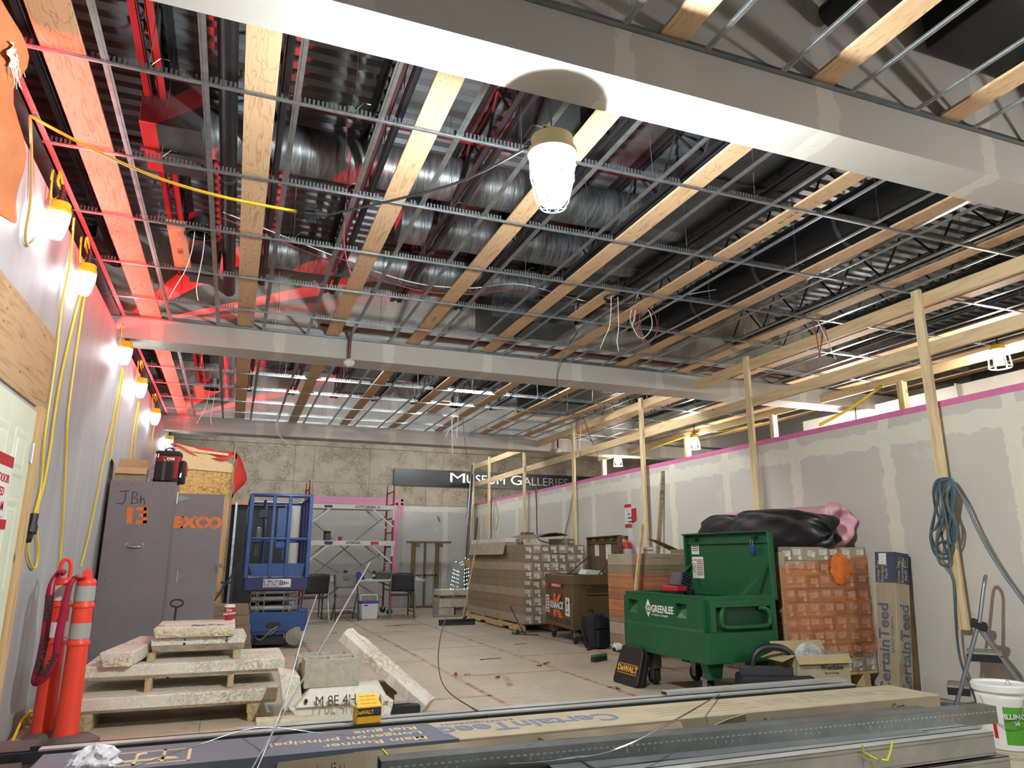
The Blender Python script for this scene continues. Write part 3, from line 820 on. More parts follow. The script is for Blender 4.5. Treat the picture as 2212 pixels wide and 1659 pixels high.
# yellow extension cords
def wcord(name, lab, pts, x=-1.262, r=.0078, mat=None, grp='yellow extension cords on the white wall', cat='extension cord'):
    return cable(name, lab, [Px(u, v, x) for u, v in pts], r, mat or M_yellow, cat, 6, grp)
wcord('extension_cord', 'yellow cord dropping left of the second wall lamp to the black plug', [(160, 470), (152, 560), (136, 645), (120, 780), (104, 890), (95, 960), (92, 1010), (87, 1060), (74, 1112)])
wcord('extension_cord', 'yellow cord from the second wall lamp joining the plugged cord', [(180, 632), (168, 660), (135, 800), (117, 905), (110, 960), (96, 1040), (80, 1105), (80, 1150), (82, 1195), (76, 1226), (66, 1218), (60, 1190), (61, 1165)])
wcord('extension_cord', 'long straight yellow cord behind the taller delineator', [(183, 640), (162, 780), (147, 900), (143, 985), (139, 1060), (136, 1130), (130, 1205), (124, 1290)])
wcord('extension_cord', 'yellow cord slanting down from the third wall lamp behind the delineators', [(265, 795), (242, 915), (226, 985), (206, 1090), (190, 1165), (174, 1225)])
wcord('extension_cord', 'short yellow cord from the third wall lamp behind the locker box', [(267, 800), (252, 900), (243, 960), (238, 995)])
wcord('extension_cord', 'yellow cord from the fourth wall lamp', [(299, 868), (290, 920), (284, 960), (280, 1000)])
wcord('extension_cord', 'second yellow cord from the fourth wall lamp', [(300, 868), (295, 920), (291, 960), (289, 1000)])
wcord('extension_cord', 'yellow cord from the fifth wall lamp', [(333, 920), (329, 945), (327, 980)])
wcord('tan_cord', 'tan cord looped on the wall left of the nearest wall lamp', [(65, 250), (68, 330), (66, 430), (55, 505), (60, 530), (76, 520), (95, 488)], r=.008, mat=plain('tan_cord', '#b39a55', .5), grp=None)
pl = obj('cord_plug', MB().cyl(Px(75, 1110, -1.25), Px(70, 1135, -1.25), .026, 10).cyl(Px(70, 1135, -1.25), Px(66, 1152, -1.25), .034, 10).cyl(Px(66, 1152, -1.25), Px(60, 1168, -1.25), .022, 10), M_black, smooth=True)
tag(pl, 'black plug joining two yellow cords low on the white wall', 'plug')
# cord feeding the big caged lamp
cable('extension_cord', 'yellow cord swagged from the wall to the connector in mid air', [Px(65, 250, -1.262), Py(180, 312, 4.25), Py(330, 380, 4.1), Py(480, 425, 3.95), Py(645, 458, 3.8)], .0085, M_yellow, 'extension cord', 8)
cc = Py(672, 461, 3.78); dd = (Py(705, 463, 3.76) - Py(645, 458, 3.8)).normalized()
mb = MB()
mb.cyl(cc-dd*.075, cc-dd*.03, .016, 8, r1=.022).cyl(cc-dd*.03, cc+dd*.0, .034, 10).cyl(cc+dd*.0, cc+dd*.04, .030, 10).cyl(cc+dd*.04, cc+dd*.09, .02, 8, r1=.012)
for a in range(6):
    up = Vector((0, 0, 1)); s = dd.cross(up).normalized(); u = s.cross(dd)
    w = s*math.cos(a*PI/3) + u*math.sin(a*PI/3)
    mb.bar(cc-dd*.025+w*.04, cc+dd*.03+w*.04, .012, .02, w)
o = obj('cord_connector', mb, M_black, smooth=True); tag(o, 'black locking connector hanging between yellow and black cord', 'connector')
cable('lamp_cord', 'black cord rising from the connector to the big caged lamp', [cc+dd*.09, Py(860, 430, 3.55), Py(1000, 390, 3.25), (1.18, 2.81, 3.09)], .007, M_black, 'cord', 8)

# ================================================================== DELINEATORS
M_delin = plain('fluorescent_orange_plastic', '#e2402c', 0.42, var=0.06, scale=3, dirt='#b0473a', dirt_amt=.35)
M_refl = plain('reflective_white_band', '#d6d2ce', 0.35, var=.05)
M_refl2 = plain('grey_reflective_band', '#9a9c98', 0.35, var=.06)
def delineator(loc, rz, label, handle, refl):
    t = thing('delineator', label, 'delineator', loc, rz, 'traffic delineators')
    R = .064
    prof = [(R*1.16, .03), (R*1.2, .05), (R*1.12, .075), (R*1.08, .09), (R*1.02, .35), (R*.98, .60), (R*1.1, .605), (R*1.12, .625), (R*1.02, .632), (R*.97, .64), (R*.97, .75), (R*.97, .84), (R*1.08, .845), (R*1.1, .862), (R*1.0, .87), (R*.95, .88), (R*.95, .985), (R*.97, 1.0), (R*.97, 1.015), (R*.8, 1.03), (R*.5, 1.035), (0, 1.036)]
    obj('post_body', MB().lathe(prof, 24, caps=False), M_delin, t, smooth=True, angle=50)
    obj('reflective_band', MB().lathe([(R*1.0, .645), (R*1.0, .745)], 24, caps=False), refl, t, smooth=True)
    obj('reflective_band', MB().lathe([(R*.99, .885), (R*.99, .985)], 24, caps=False), refl, t, smooth=True)
    if handle:
        pts = [(-.03, 0, 1.03), (-.032, 0, 1.10), (-.022, 0, 1.145), (0, 0, 1.16), (.022, 0, 1.145), (.032, 0, 1.10), (.03, 0, 1.03)]
        obj('handle_loop', MB().tube(catmull(pts, 4), .013, 8), M_delin, t, smooth=True)
    else:
        obj('handle_stub', MB().prism_ax([(-.032, 1.03), (.032, 1.03), (.028, 1.075), (.012, 1.098), (-.012, 1.098), (-.028, 1.075)], -.013, .013, 'y'), M_delin, t, bevel=.005)
    return t
delineator((-1.07, 5.92, 0), .3, 'orange delineator post with looped handle and white bands, nearer the white wall', True, M_refl)
delineator((-.905, 5.76, 0), .2, 'orange delineator post with grey bands, beside the stone slabs', False, M_refl2)
def rbase(loc, rz, label, s=.21):
    t = thing('rubber_base', label, 'rubber base', loc, rz, 'black rubber delineator bases')
    pts = [(s*math.cos(PI/8+k*PI/4), s*math.sin(PI/8+k*PI/4)) for k in range(8)]
    mb = MB(); n = 8
    rings = [(1.0, 0), (1.0, .025), (.72, .05), (.36, .055)]
    vs = [(x*a, y*a, z) for a, z in rings for x, y in pts]
    fs = [(i*n+k, i*n+(k+1) % n, (i+1)*n+(k+1) % n, (i+1)*n+k) for i in range(3) for k in range(n)] + [tuple(range(n-1, -1, -1)), tuple(3*n+k for k in range(n))]
    obj('base_plate', mb.add(vs, fs), M_brub, t)
    return t
M_brub = plain('dusty_grey_rubber', '#5b5754', 0.85, var=.2, bump=.3)
rbase((-1.03, 5.90, 0), .2, 'octagonal grey rubber base under the looped delineator', .16)
rbase((-.86, 5.72, 0), .5, 'octagonal grey rubber base under the grey-banded delineator', .16)
rbase((-1.02, 5.28, 0.0), .1, 'empty grey rubber base at the left edge on the floor', .2)
# danger tape
M_danger = plain('red_danger_tape', '#96183a', 0.4, var=.15)
rib = [(128, 1232, 5.86), (112, 1262, 5.82), (104, 1320, 5.80), (96, 1380, 5.79), (86, 1430, 5.78), (76, 1472, 5.78), (92, 1466, 5.76), (112, 1440, 5.74), (122, 1412, 5.72), (126, 1380, 5.70), (140, 1310, 5.68), (152, 1262, 5.67), (168, 1246, 5.68)]
cen = catmull([Py(u, v, y) for u, v, y in rib], 6)
mb = MB(); vs = []
for i, p in enumerate(cen):
    d0 = (cen[min(i+1, len(cen)-1)] - cen[max(i-1, 0)]).normalized()
    vd = (p - _C).normalized(); s = d0.cross(vd).normalized()
    w = .025*(0.35+0.65*min(1, i/8, (len(cen)-1-i)/22+.25))
    vs += [p - s*w, p + s*w]
mb.add(vs, [(2*i, 2*i+1, 2*i+3, 2*i+2) for i in range(len(cen)-1)])
dt = obj('danger_tape', mb, M_danger, smooth=True, solid=.0015)
tag(dt, 'red DANGER barricade tape tied between the two orange delineators', 'barricade tape')
obj('tape_knot', MB().grid(lambda u, v: Py(134+10*math.cos(6.28*u)*(1+.2*math.sin(9*u+5*v))*math.sin(PI*v), 1236+9*(v-.5)*2, 5.83-.05*math.sin(6.28*u)*math.sin(PI*v)), 10, 6), M_danger, dt, smooth=True)
obj('tape_knot', MB().grid(lambda u, v: Py(171+17*math.cos(6.28*u)*math.sin(PI*v), 1247+7*(v-.5)*2, 5.735-.085*math.sin(6.28*u)*math.sin(PI*v)), 12, 6), M_danger, dt, smooth=True)
p0, p1 = Py(101, 1368, 5.77), Py(78, 1462, 5.755)
text('tape_lettering', 'DANGER', .066, M_ink, dt, frame((p0+p1)/2, (p1-p0), Vector((1, 0, .12))), .0005, sx=.83, bold=.002)
p0, p1 = Py(122, 1410, 5.69), Py(88, 1465, 5.72)
text('tape_lettering', 'DANGER', .055, M_ink, dt, frame((p0+p1)/2, (p1-p0), Vector((1, 0, .12))), .0005, sx=.75, bold=.002)
p0, p1 = Py(105, 1265, 5.78), Py(99, 1360, 5.77)
text('tape_lettering', 'DANGER', .05, M_ink, dt, frame((p0+p1)/2, (p1-p0), Vector((1, 0, .12))), .0005, sx=.8, bold=.002)
# coil of yellow cord on the floor by the wall
pts = []
for k in range(40):
    a = k*.62; pts.append((-1.13+.10*math.cos(a)+.02*math.sin(k), 6.35+.16*math.sin(a), .012+.012*(k % 6)+.03*(math.sin(a*.5)**2)))
pts = [(-1.2, 5.75, .01), (-1.22, 5.9, .03), (-1.21, 6.05, .12), (-1.15, 6.2, .13)] + pts + [(-.95, 6.6, .12), (-.8, 6.75, .14)]
cable('extension_cord', 'coil of yellow cord on the floor behind the delineators', pts, .009, M_yellow, 'extension cord', 4)

# ================================================================== GREY LOCKER
M_grey = plain('grey_painted_plywood', '#75777a', 0.6, var=.07, scale=3, dirt='#5c5c5e', dirt_amt=.3, bump=.08)
M_orange = plain('orange_stencil_paint', '#e0792c', .6, var=.1, scale=30)
lk = thing('job_locker', 'tall grey plywood job locker stencilled 13 and EXCO with its door open', 'locker', (-1.235, 8.5, 0))
YL = 8.5
def lx(u, v): p = Py(u, v, YL); return p.x+1.235, p.z
LT = lx(300, 1040)[1]
obj('cabinet_body', MB().box(0, .62, .02, .62, 0.02, LT), M_grey, lk, bevel=.004)
obj('front_panel', MB().box(-.005, .622, 0, .02, 0.02, LT+.004), M_grey, lk, bevel=.002)
x0, zt = lx(384, 1066); x1, _ = lx(486, 1066)
dr = obj('open_door', MB().box(x0, x1+.0, -.02, .012, .08, zt), M_grey, lk, bevel=.002)
FY = lambda u, v, yo=-.002: frame((lx(u, v)[0], yo, lx(u, v)[1]), (1, 0, 0), (0, 0, 1))
text('stencil_lettering', 'EXCO', .155, M_orange, dr, FY(428, 1130, -.0215), .0006, sx=1.12, bold=.010)
# cuts of the stencil
mb = MB()
for (u0, v0, u1, v1, w) in ((418, 1113, 424, 1140, .010), (441, 1113, 441, 1122, .010), (457, 1113, 457, 1122, .010), (441, 1131, 441, 1141, .010), (457, 1131, 457, 1141, .010)):
    a, b = lx(u0, v0), lx(u1, v1); mb.bar((a[0], -.0215, a[1]), (b[0], -.0215, b[1]), w, .003, (0, 1, 0))
obj('stencil_gap', mb, M_grey, dr)
hx, hz = lx(425, 1280)
for v in (1076, 1245):
    a = lx(384, v)
    mb = MB().prism_ax([(a[0]+.005, a[1]+.035), (a[0]+.125, a[1]+.008), (a[0]+.125, a[1]-.008), (a[0]+.005, a[1]-.035)], -.024, -.0205, 'y').cyl((a[0]-.005, -.024, a[1]-.06), (a[0]-.005, -.024, a[1]+.06), .008, 8)
    obj('strap_hinge', mb, M_chrome, lk)
a = lx(472, 1222)
obj('hasp', MB().box(a[0]-.02, a[0]+.04, -.05, -.02, a[1]-.02, a[1]+.02).bar((a[0], -.03, a[1]), (a[0]-.01, -.03, a[1]-.08), .02, .02), M_grey, lk)
a = lx(275, 1178); b = lx(307, 1178)
mb = MB().box(a[0]-.02, a[0]+.012, -.004, 0, a[1]-.025, a[1]+.025).box(b[0]-.012, b[0]+.02, -.004, 0, a[1]-.025, a[1]+.025)
mb.tube(catmull([(a[0], -.004, a[1]), (a[0]+.01, -.035, a[1]-.01), ((a[0]+b[0])/2, -.045, a[1]-.018), (b[0]-.01, -.035, a[1]-.01), (b[0], -.004, a[1])], 4), .009, 8)
obj('pull_handle', mb, M_galv, lk, smooth=True)
# stencil 13 drawn as blocky strokes, hand-written initials above
mb = MB()
def stroke(pts, w, y=-.0012):
    for (a, b) in zip(pts[:-1], pts[1:]):
        p, q = lx(*a), lx(*b); mb.bar((p[0], y, p[1]), (q[0], y, q[1]), w, .0015, (0, 1, 0))
stroke([(281, 1096), (279, 1131)], .055)
for v in (1099, 1113, 1128): stroke([(294 if v != 1113 else 300, v), (317, v)], .038)
stroke([(315, 1096), (313, 1131)], .038)
obj('stencil_lettering', mb, M_orange, lk)
mb = MB()
def pen(pts):
    q = [lx(*p) for p in pts]; mb.tube([(a, -.002, b) for a, b in q], .0035, 4)
pen([(258, 1062), (279, 1060)]); pen([(272, 1061), (270, 1080), (264, 1089), (253, 1087)])
pen([(287, 1063), (284, 1088)]); pen([(286, 1063), (296, 1064), (296, 1071), (285, 1075), (298, 1078), (297, 1086), (283, 1088)])
pen([(305, 1070), (303, 1088)]); pen([(304, 1080), (311, 1076), (313, 1089)])
obj('handwritten_lettering', mb, M_ink, lk)
mb = MB(); random.seed(3)
for (u, v) in ((250, 1045), (258, 1046), (285, 1047), (330, 1046), (346, 1047), (360, 1048), (228, 1175), (334, 1175), (226, 1252), (325, 1253), (345, 1200)):
    p = lx(u, v); mb.cyl((p[0], -.002, p[1]), (p[0], .0, p[1]), .005, 6)
w = obj('screw_heads', mb, M_ink, lk); w['kind'] = 'stuff'
# on top of the locker
def open_carton(name, label, loc, rz, sx, sy, sz, mat=M_card, flaps=((.5, 1.1), (.9, .4), (.6, .9), (.8, .6)), group=None, t=.004):
    """four-sided carton with its four flaps folded outward by different amounts"""
    c = thing(name, label, 'cardboard box', loc, rz, group)
    mb = MB(); hx, hy = sx/2, sy/2
    mb.box(-hx, hx, -hy, -hy+t, 0, sz).box(-hx, hx, hy-t, hy, 0, sz).box(-hx, -hx+t, -hy, hy, 0, sz).box(hx-t, hx, -hy, hy, 0, sz).box(-hx, hx, -hy, hy, 0, t)
    obj('carton_body', mb, mat, c)
    fl = min(sx, sy)*.5
    for k, (ln, an) in enumerate(flaps):
        if ln <= 0: continue
        L = fl*ln*2; q = an
        dz, dh = math.cos(q)*L, math.sin(q)*L
        if k == 0: a, b = (-hx, -hy, sz), (hx, -hy, sz); o = Vector((0, -dh, dz))
        elif k == 1: a, b = (hx, hy, sz), (-hx, hy, sz); o = Vector((0, dh, dz))
        elif k == 2: a, b = (-hx, hy, sz), (-hx, -hy, sz); o = Vector((-dh, 0, dz))
        else: a, b = (hx, -hy, sz), (hx, hy, sz); o = Vector((dh, 0, dz))
        a, b = Vector(a), Vector(b)
        obj('flap', MB().add([a, b, b+o, a+o], [(0, 1, 2, 3)]), M_cardin, c, solid=t)
    return c
open_carton('open_carton', 'open cardboard box on top of the grey locker beside the tool bag', (-1.075, 8.70, LT+.003), 0.05, .30, .26, .15, M_card, ((.35, 2.5), (.5, .3), (.5, .5), (.0, .5)))
M_clear = None
def film_mat(name, col, cover, rough=.2, scale=(3, 3, 30), base=.25):
    t = NT(name); v = t.coord(); n = t.noise(t.mapping(v, scale), 1.0, 4, .6, .6)
    t.put(t.b.inputs['Base Color'], srgb(col)); t.b.inputs['Roughness'].default_value = rough
    tr = t.n('ShaderNodeBsdfTransparent'); tr.inputs[0].default_value = (*[min(1, .70+.30*c) for c in srgb(col)], 1)
    mx = t.n('ShaderNodeMixShader'); f = t.ramp(n, [(.35, (base,)*3), (.65, (cover,)*3)])
    t.link(f, mx.inputs[0]); t.link(tr.outputs[0], mx.inputs[1]); t.link(t.b.outputs[0], mx.inputs[2]); t.link(mx.outputs[0], t.out.inputs[0])
    t.bump(n, .6, .01)
    return t.m
M_clear = film_mat('clear_plastic_film', '#dfe3e6', .55, .15, (9, 9, 9), .18)
def crumple(name, label, loc, s, mat, cat, seed=1, n=14, full=False):
    random.seed(seed); ph = [random.uniform(0, 6) for _ in range(8)]
    def f(u, v):
        a = 2*PI*u; b = PI*(v-.5) if full else PI*(v*.5)
        r = 1+.12*math.sin(5*a+ph[0])+.1*math.sin(9*a+7*b+ph[1])+.08*math.sin(13*b+3*a+ph[2])
        return (s[0]*r*math.cos(a)*math.cos(b), s[1]*r*math.sin(a)*math.cos(b), s[2]*math.sin(b)*(1+.15*math.sin(4*a+ph[3])))
    o = obj(name, MB().grid(f, n*2, n, wrap=True), mat, smooth=True); o.location = loc
    return tag(o, label, cat)
crumple('plastic_bag', 'clear crumpled plastic bag between the box and tool bag on the locker', (-.885, 8.86, LT+.003), (.10, .12, .20), M_clear, 'plastic bag', 4)
# red and black tool bag
M_bagblack = plain('black_nylon', '#1b1b1d', .75, var=.2, bump=.3, bscale=90)
M_bagred = plain('red_nylon', '#8e1f2a', .7, var=.1, bump=.3, bscale=90)
tb = thing('tool_bag', 'red and black tool backpack standing on the grey locker', 'tool bag', (-.735, 8.78, LT+.003), -.05)
mb = MB().rbox(-.125, .125, -.11, .11, .0, .33, .04)
obj('bag_body', mb, M_bagred, tb, smooth=True, bevel=.012)
obj('base_boot', MB().rbox(-.13, .13, -.115, .115, .0, .06, .04), M_bagblack, tb, smooth=True, bevel=.008)
obj('lid_flap', MB().rbox(-.13, .13, -.118, .118, .30, .36, .045), M_bagblack, tb, smooth=True, bevel=.012)
obj('front_pocket', MB().rbox(-.115, .07, -.145, -.10, .03, .24, .02), M_bagblack, tb, smooth=True, bevel=.008)
obj('pocket_strap', MB().box(-.035, -.005, -.15, -.144, .03, .24), plain('grey_webbing', '#4b4b4e', .8), tb)
for k in range(3): obj('tool_slot', MB().box(.01+.022*k, .022+.022*k, -.15, -.145, .09, .22), M_bagblack, tb)
obj('side_pocket', MB().rbox(.12, .185, -.09, .09, .01, .26, .03), M_bagblack, tb, smooth=True, bevel=.012)
obj('side_panel', MB().rbox(.15, .195, -.06, .08, .10, .22, .02), M_bagred, tb, smooth=True, bevel=.01)
obj('top_handle', MB().tube(catmull([(-.04, 0, .36), (-.035, 0, .395), (0, 0, .405), (.035, 0, .395), (.04, 0, .36)], 4), .009, 6), M_bagblack, tb, smooth=True)
obj('brand_patch', MB().box(-.005, .075, -.125, -.119, .255, .285), M_white, tb)
obj('orange_tag', MB().bar((.02, -.13, .27), (.01, -.132, .21), .018, .004, (0, 1, 0)), M_orange, tb)
obj('key_ring', MB().tube([(-.02+.018*math.cos(k*.628), -.13, .275+.018*math.sin(k*.628)) for k in range(10)], .003, 5, closed=True).bar((-.02, -.13, .257), (-.025, -.13, .22), .01, .004, (0, 1, 0)), M_chrome, tb)
obj('zip_pull', MB().bar((-.115, -.125, .32), (-.12, -.127, .27), .012, .004, (0, 1, 0)).bar((-.09, -.125, .32), (-.095, -.127, .28), .01, .004, (0, 1, 0)).bar((.15, -.095, .12), (.145, -.1, .07), .014, .004, (0, 1, 0)), M_chrome, tb)

# ================================================================== OSB HOARDING BOX BEHIND THE LOCKER
def osb_mat():
    t = NT('osb_board'); v = t.coord()
    n = t.noise(v, 14, 2, .5, 3.0); x = t.n('ShaderNodeTexVoronoi'); t.link(t.mapping(v, (9, 9, 26)), x.inputs['Vector']); x.inputs['Scale'].default_value = 2.2
    c1 = t.ramp(x.outputs['Color'], [(.1, srgb('#8b6a3a')), (.4, srgb('#c29a58')), (.8, srgb('#d9b878'))])
    c2 = t.ramp(n, [(.38, srgb('#7d5c30')), (.47, srgb('#cfa968')), (.7, srgb('#dcbf83'))])
    return t.done(t.mix(.6, c1, c2), .75)
M_osb = osb_mat()
M_plypale = ply('pale_plywood', '#dcc596', '#bda06c')
ob = thing('osb_enclosure', 'OSB hoarding box with plywood top band behind the grey locker', 'hoarding', (-.81, 10.8, 0))
h0 = 2.42
obj('osb_sheet', MB().box(0, .73, 0, .018, .0, .62), M_osb, ob, bevel=.001)
obj('osb_sheet', MB().box(0, .73, 0, .018, .623, 1.62), M_osb, ob, bevel=.001)
obj('osb_sheet', MB().box(0, .73, 0, .018, 1.623, 2.02), M_osb, ob, bevel=.001)
obj('osb_sheet', MB().box(0, .73, 0, .018, 2.023, 2.38), M_osb, ob, bevel=.001)
obj('plywood_band', MB().prism_ax([(-.02, 2.37), (.735, 2.33), (.745, 2.44), (.20, 2.66), (-.02, 2.70)], -.018, 0, 'y'), M_plypale, ob)
obj('side_sheet', MB().box(.73, .752, -.02, 2.2, 0, 2.72), M_oldwood, ob)
obj('corner_stud', MB().box(.62, .73, -.045, -.002, 0, 1.98), M_jamb, ob, bevel=.002)
obj('top_cleat', MB().bar((.18, -.03, 2.62), (.66, -.03, 2.58), .02, .035), M_stud, ob)
M_redtarp = plain('red_tarp', '#c8342c', .5, var=.15, scale=4, bump=.5, bscale=12)
def rt(u, v):
    x = -.1+.85*u; return (x, -.03+.5*v-.02*math.sin(9*u), 2.70-.10*u+.02*math.sin(13*u+4*v)+.05*v - (0 if v > .05 else (.03+.18*math.sin(PI*min(1, u*1.0))**1.0*(u))))
obj('red_tarp', MB().grid(rt, 18, 8), M_redtarp, ob, smooth=True, solid=.004)
def rt2(u, v):
    s = math.sin(PI*v)
    return (.755+.17*s*u+.02*math.sin(9*v+5*u), .1+.25*u, 2.02+.62*v+.03*math.sin(7*u))
tt = obj('tarp_fold', MB().grid(rt2, 8, 14), M_redtarp, ob, smooth=True, solid=.004)

# ================================================================== LIMESTONE SLABS ON BLOCKING
M_block = wood('blocking_lumber', '#b3a27c', '#857452', 'y', 1.0)
def slab(label, x0, x1, y0, y1, z0, z1, ch=.03, name='limestone_slab', mat=M_slab, rz=0, poly=None):
    t = thing(name, label, 'stone slab', ((x0+x1)/2, (y0+y1)/2, z0), rz, 'limestone slabs stacked on blocking')
    hx, hy, h = (x1-x0)/2, (y1-y0)/2, z1-z0
    pr = poly or [(-hy+ch, 0), (hy, 0), (hy, h), (-hy+.006, h), (-hy, h-.006), (-hy, ch*.8)]
    mb = MB(); n = len(pr); K = 22
    vs = []
    for k in range(K+1):
        x = -hx + 2*hx*k/K
        for (a, b) in pr:
            j = random.uniform(-1, 1)
            vs.append((x + (random.uniform(-.012, .006) if k in (0, K) else 0), a + (.003*j if a < -hy*.8 else 0), b + (.0025*j if b > h*.9 and a < -hy*.9 else 0)))
    fs = [(k*n+i, (k+1)*n+i, (k+1)*n+(i+1) % n, k*n+(i+1) % n) for k in range(K) for i in range(n)] + [tuple(range(n)), tuple(K*n+i for i in range(n-1, -1, -1))]
    obj('slab_body', mb.add(vs, fs), mat, t)
    return t
def block(label, x0, x1, y0, y1, z0, z1, grp='lumber blocking under the slabs', rz=0, mat=None, name='blocking'):
    o = obj(name, MB().box(-(x1-x0)/2, (x1-x0)/2, -(y1-y0)/2, (y1-y0)/2, 0, z1-z0), mat or M_block, bevel=.003)
    o.location = ((x0+x1)/2, (y0+y1)/2, z0); o.rotation_euler = (0, 0, rz)
    return tag(o, label, 'lumber block', grp)
random.seed(11)
block('lower left blocking timber on the floor under the bottom slab', -.90, -.80, 6.0, 6.8, 0.0, .058)
block('upper left blocking timber, directly under the bottom slab', -.905, -.80, 6.0, 6.8, .058, .118)
block('lower right blocking timber on the floor under the bottom slab', .215, .305, 6.0, 6.75, 0.0, .058)
block('upper right blocking timber, directly under the bottom slab', .205, .30, 6.0, 6.75, .058, .118)
slab('bottom limestone slab, longest of the stack, resting on timbers', -1.03, .41, 6.0, 6.78, .118, .222)
block('thin upright block between bottom and middle slabs, left one', -.505, -.46, 6.12, 6.3, .222, .315)
block('thin upright block between bottom and middle slabs, right one', .055, .10, 6.12, 6.3, .222, .315)
slab('middle limestone slab holding the broken pieces', -.92, .46, 6.14, 6.85, .315, .412)
block('upright block under the left of the top slab', -.52, -.47, 6.25, 6.5, .412, .468)
block('upright block under the right of the top slab', .08, .135, 6.25, 6.5, .412, .468)
ts = slab('top limestone slab with drilled holes in its edge', -.50, .165, 6.30, 6.92, .468, .575, ch=.07)
obj('drill_hole', MB().cyl((-.11, -.312, .06), (-.11, -.305, .06), .012, 10), M_ink, ts); obj('drill_hole', MB().cyl((-.107, -.312, .09), (-.107, -.305, .09), .007, 8), M_ink, ts)
obj('drill_hole', MB().cyl((.195, -.312, .075), (.195, -.305, .075), .012, 10), M_ink, ts); obj('drill_hole', MB().cyl((.195, -.312, .1), (.195, -.305, .1), .007, 8), M_ink, ts)
us = slab('chipped upper limestone slab with a coffee cup on it', -.485, .075, 6.26, 6.95, .577, .652, ch=.02, name='broken_slab')
obj('broken_edge', MB().grid(lambda u, v: (-.27+.54*u, -.345-.012*math.sin(PI*v)+random.uniform(-.006, .006), .004+.066*v), 40, 7), M_rough, us, solid=.002)
def chunk(name, label, pts_bottom, pts_top, z0, z1, mat, loc, tilt=(0, 0, 0), grp=None):
    n = len(pts_bottom)
    vs = [(x, y, z0) for x, y in pts_bottom] + [(x, y, z1) for x, y in pts_top]
    fs = [tuple(range(n-1, -1, -1)), tuple(range(n, 2*n))] + [(i, (i+1) % n, n+(i+1) % n, n+i) for i in range(n)]
    t = thing(name, label, 'stone piece', loc, rot=tilt, group=grp)
    obj('stone_body', MB().add(vs, fs), mat, t, bevel=.008)
    return t
c = chunk('broken_stone', 'broken stepped limestone piece leaning left of the top slab', [(-.10, -.06), (.10, -.06), (.24, .52), (.02, .55)], [(-.12, -.05), (.10, -.05), (.24, .50), (.06, .54)], 0, .10, M_slab, (-.70, 6.16, .414), (.09, 0, -.03))
obj('broken_face', MB().grid(lambda u, v: (-.09+.18*u, -.065+random.uniform(-.008, .004), .005+.055*v), 14, 6), M_rough, c, solid=.003)
o = obj('metal_disc', MB().lathe([(0, 0), (.085, .0), (.09, .003), (.085, .006), (0, .006)], 24, caps=False), M_slab, smooth=True); o.location = (-.80, 6.5, .4125)
tag(o, 'thin pale disc lying on the middle slab at left', 'disc')
# coffee cup
cup = thing('coffee_cup', 'red paper coffee cup with white lid on the chipped slab', 'cup', (.03, 6.86, .653))
obj('cup_body', MB().lathe([(0, 0), (.030, 0), (.031, .003), (.041, .105), (.041, .107)], 24, caps=False), plain('red_cup_paper', '#b01f30', .45, var=.05), cup, smooth=True)
obj('cup_lid', MB().lathe([(.043, .104), (.044, .112), (.041, .116), (.039, .126), (.034, .128), (0, .126)], 24, caps=False), M_white, cup, smooth=True)
dv = (Vector((0, 0, EYE)) - Vector((.03, 6.86, .7))); dv.z = 0; dv.normalize()
for s, z, sz in (('Tim', .080, .032), ('Hortons', .055, .028)):
    text('cup_lettering', s, sz, M_white, cup, frame(dv*.0405+Vector((-.006 if s == 'Tim' else .0, 0, z)), (0, 0, 0) if False else Vector((-dv.y, dv.x, .12)), (0, 0, 1)), .002, bold=.0008, shear=.25)
# wood screws lying on the slab
random.seed(5)
def screw(x, y, rz, lab):
    o = obj('screw', MB().cyl((0, 0, .004), (.05, 0, .003), .0028, 6, r1=.001).cyl((-.004, 0, .005), (0, 0, .004), .005, 8), M_black)
    o.location = (x, y, .6535); o.rotation_euler = (0, 0, rz); return tag(o, lab, 'screw', 'black screws on the chipped slab')
for i, (u, v, rz) in enumerate(((342, 1353, .3), (412, 1358, .2), (418, 1357, -.3), (424, 1359, .6), (434, 1357, .05), (452, 1354, .1), (470, 1357, -.1))):
    p = Pz(u, v, .653); screw(p.x, max(p.y, 6.34)+.02*(i % 3), rz, 'black screw lying on the chipped slab, %s from the left' % ORD[i])
# T-handle rod with ring
p = Py(382, 1303, 7.3)
t = thing('ring_handle_rod', 'black steel rod with ring handle standing before the grey locker', 'rod', (p.x-.012, 7.3, 0))
obj('ring', MB().tube([(.012+.052*math.cos(k*PI/9), 0, p.z+.032*math.sin(k*PI/9)) for k in range(18)], .008, 6, closed=True), M_black, t, smooth=True)
obj('rod_shaft', MB().cyl((0, 0, 0), (.01, 0, p.z-.03), .009, 8), M_black, t, smooth=True)

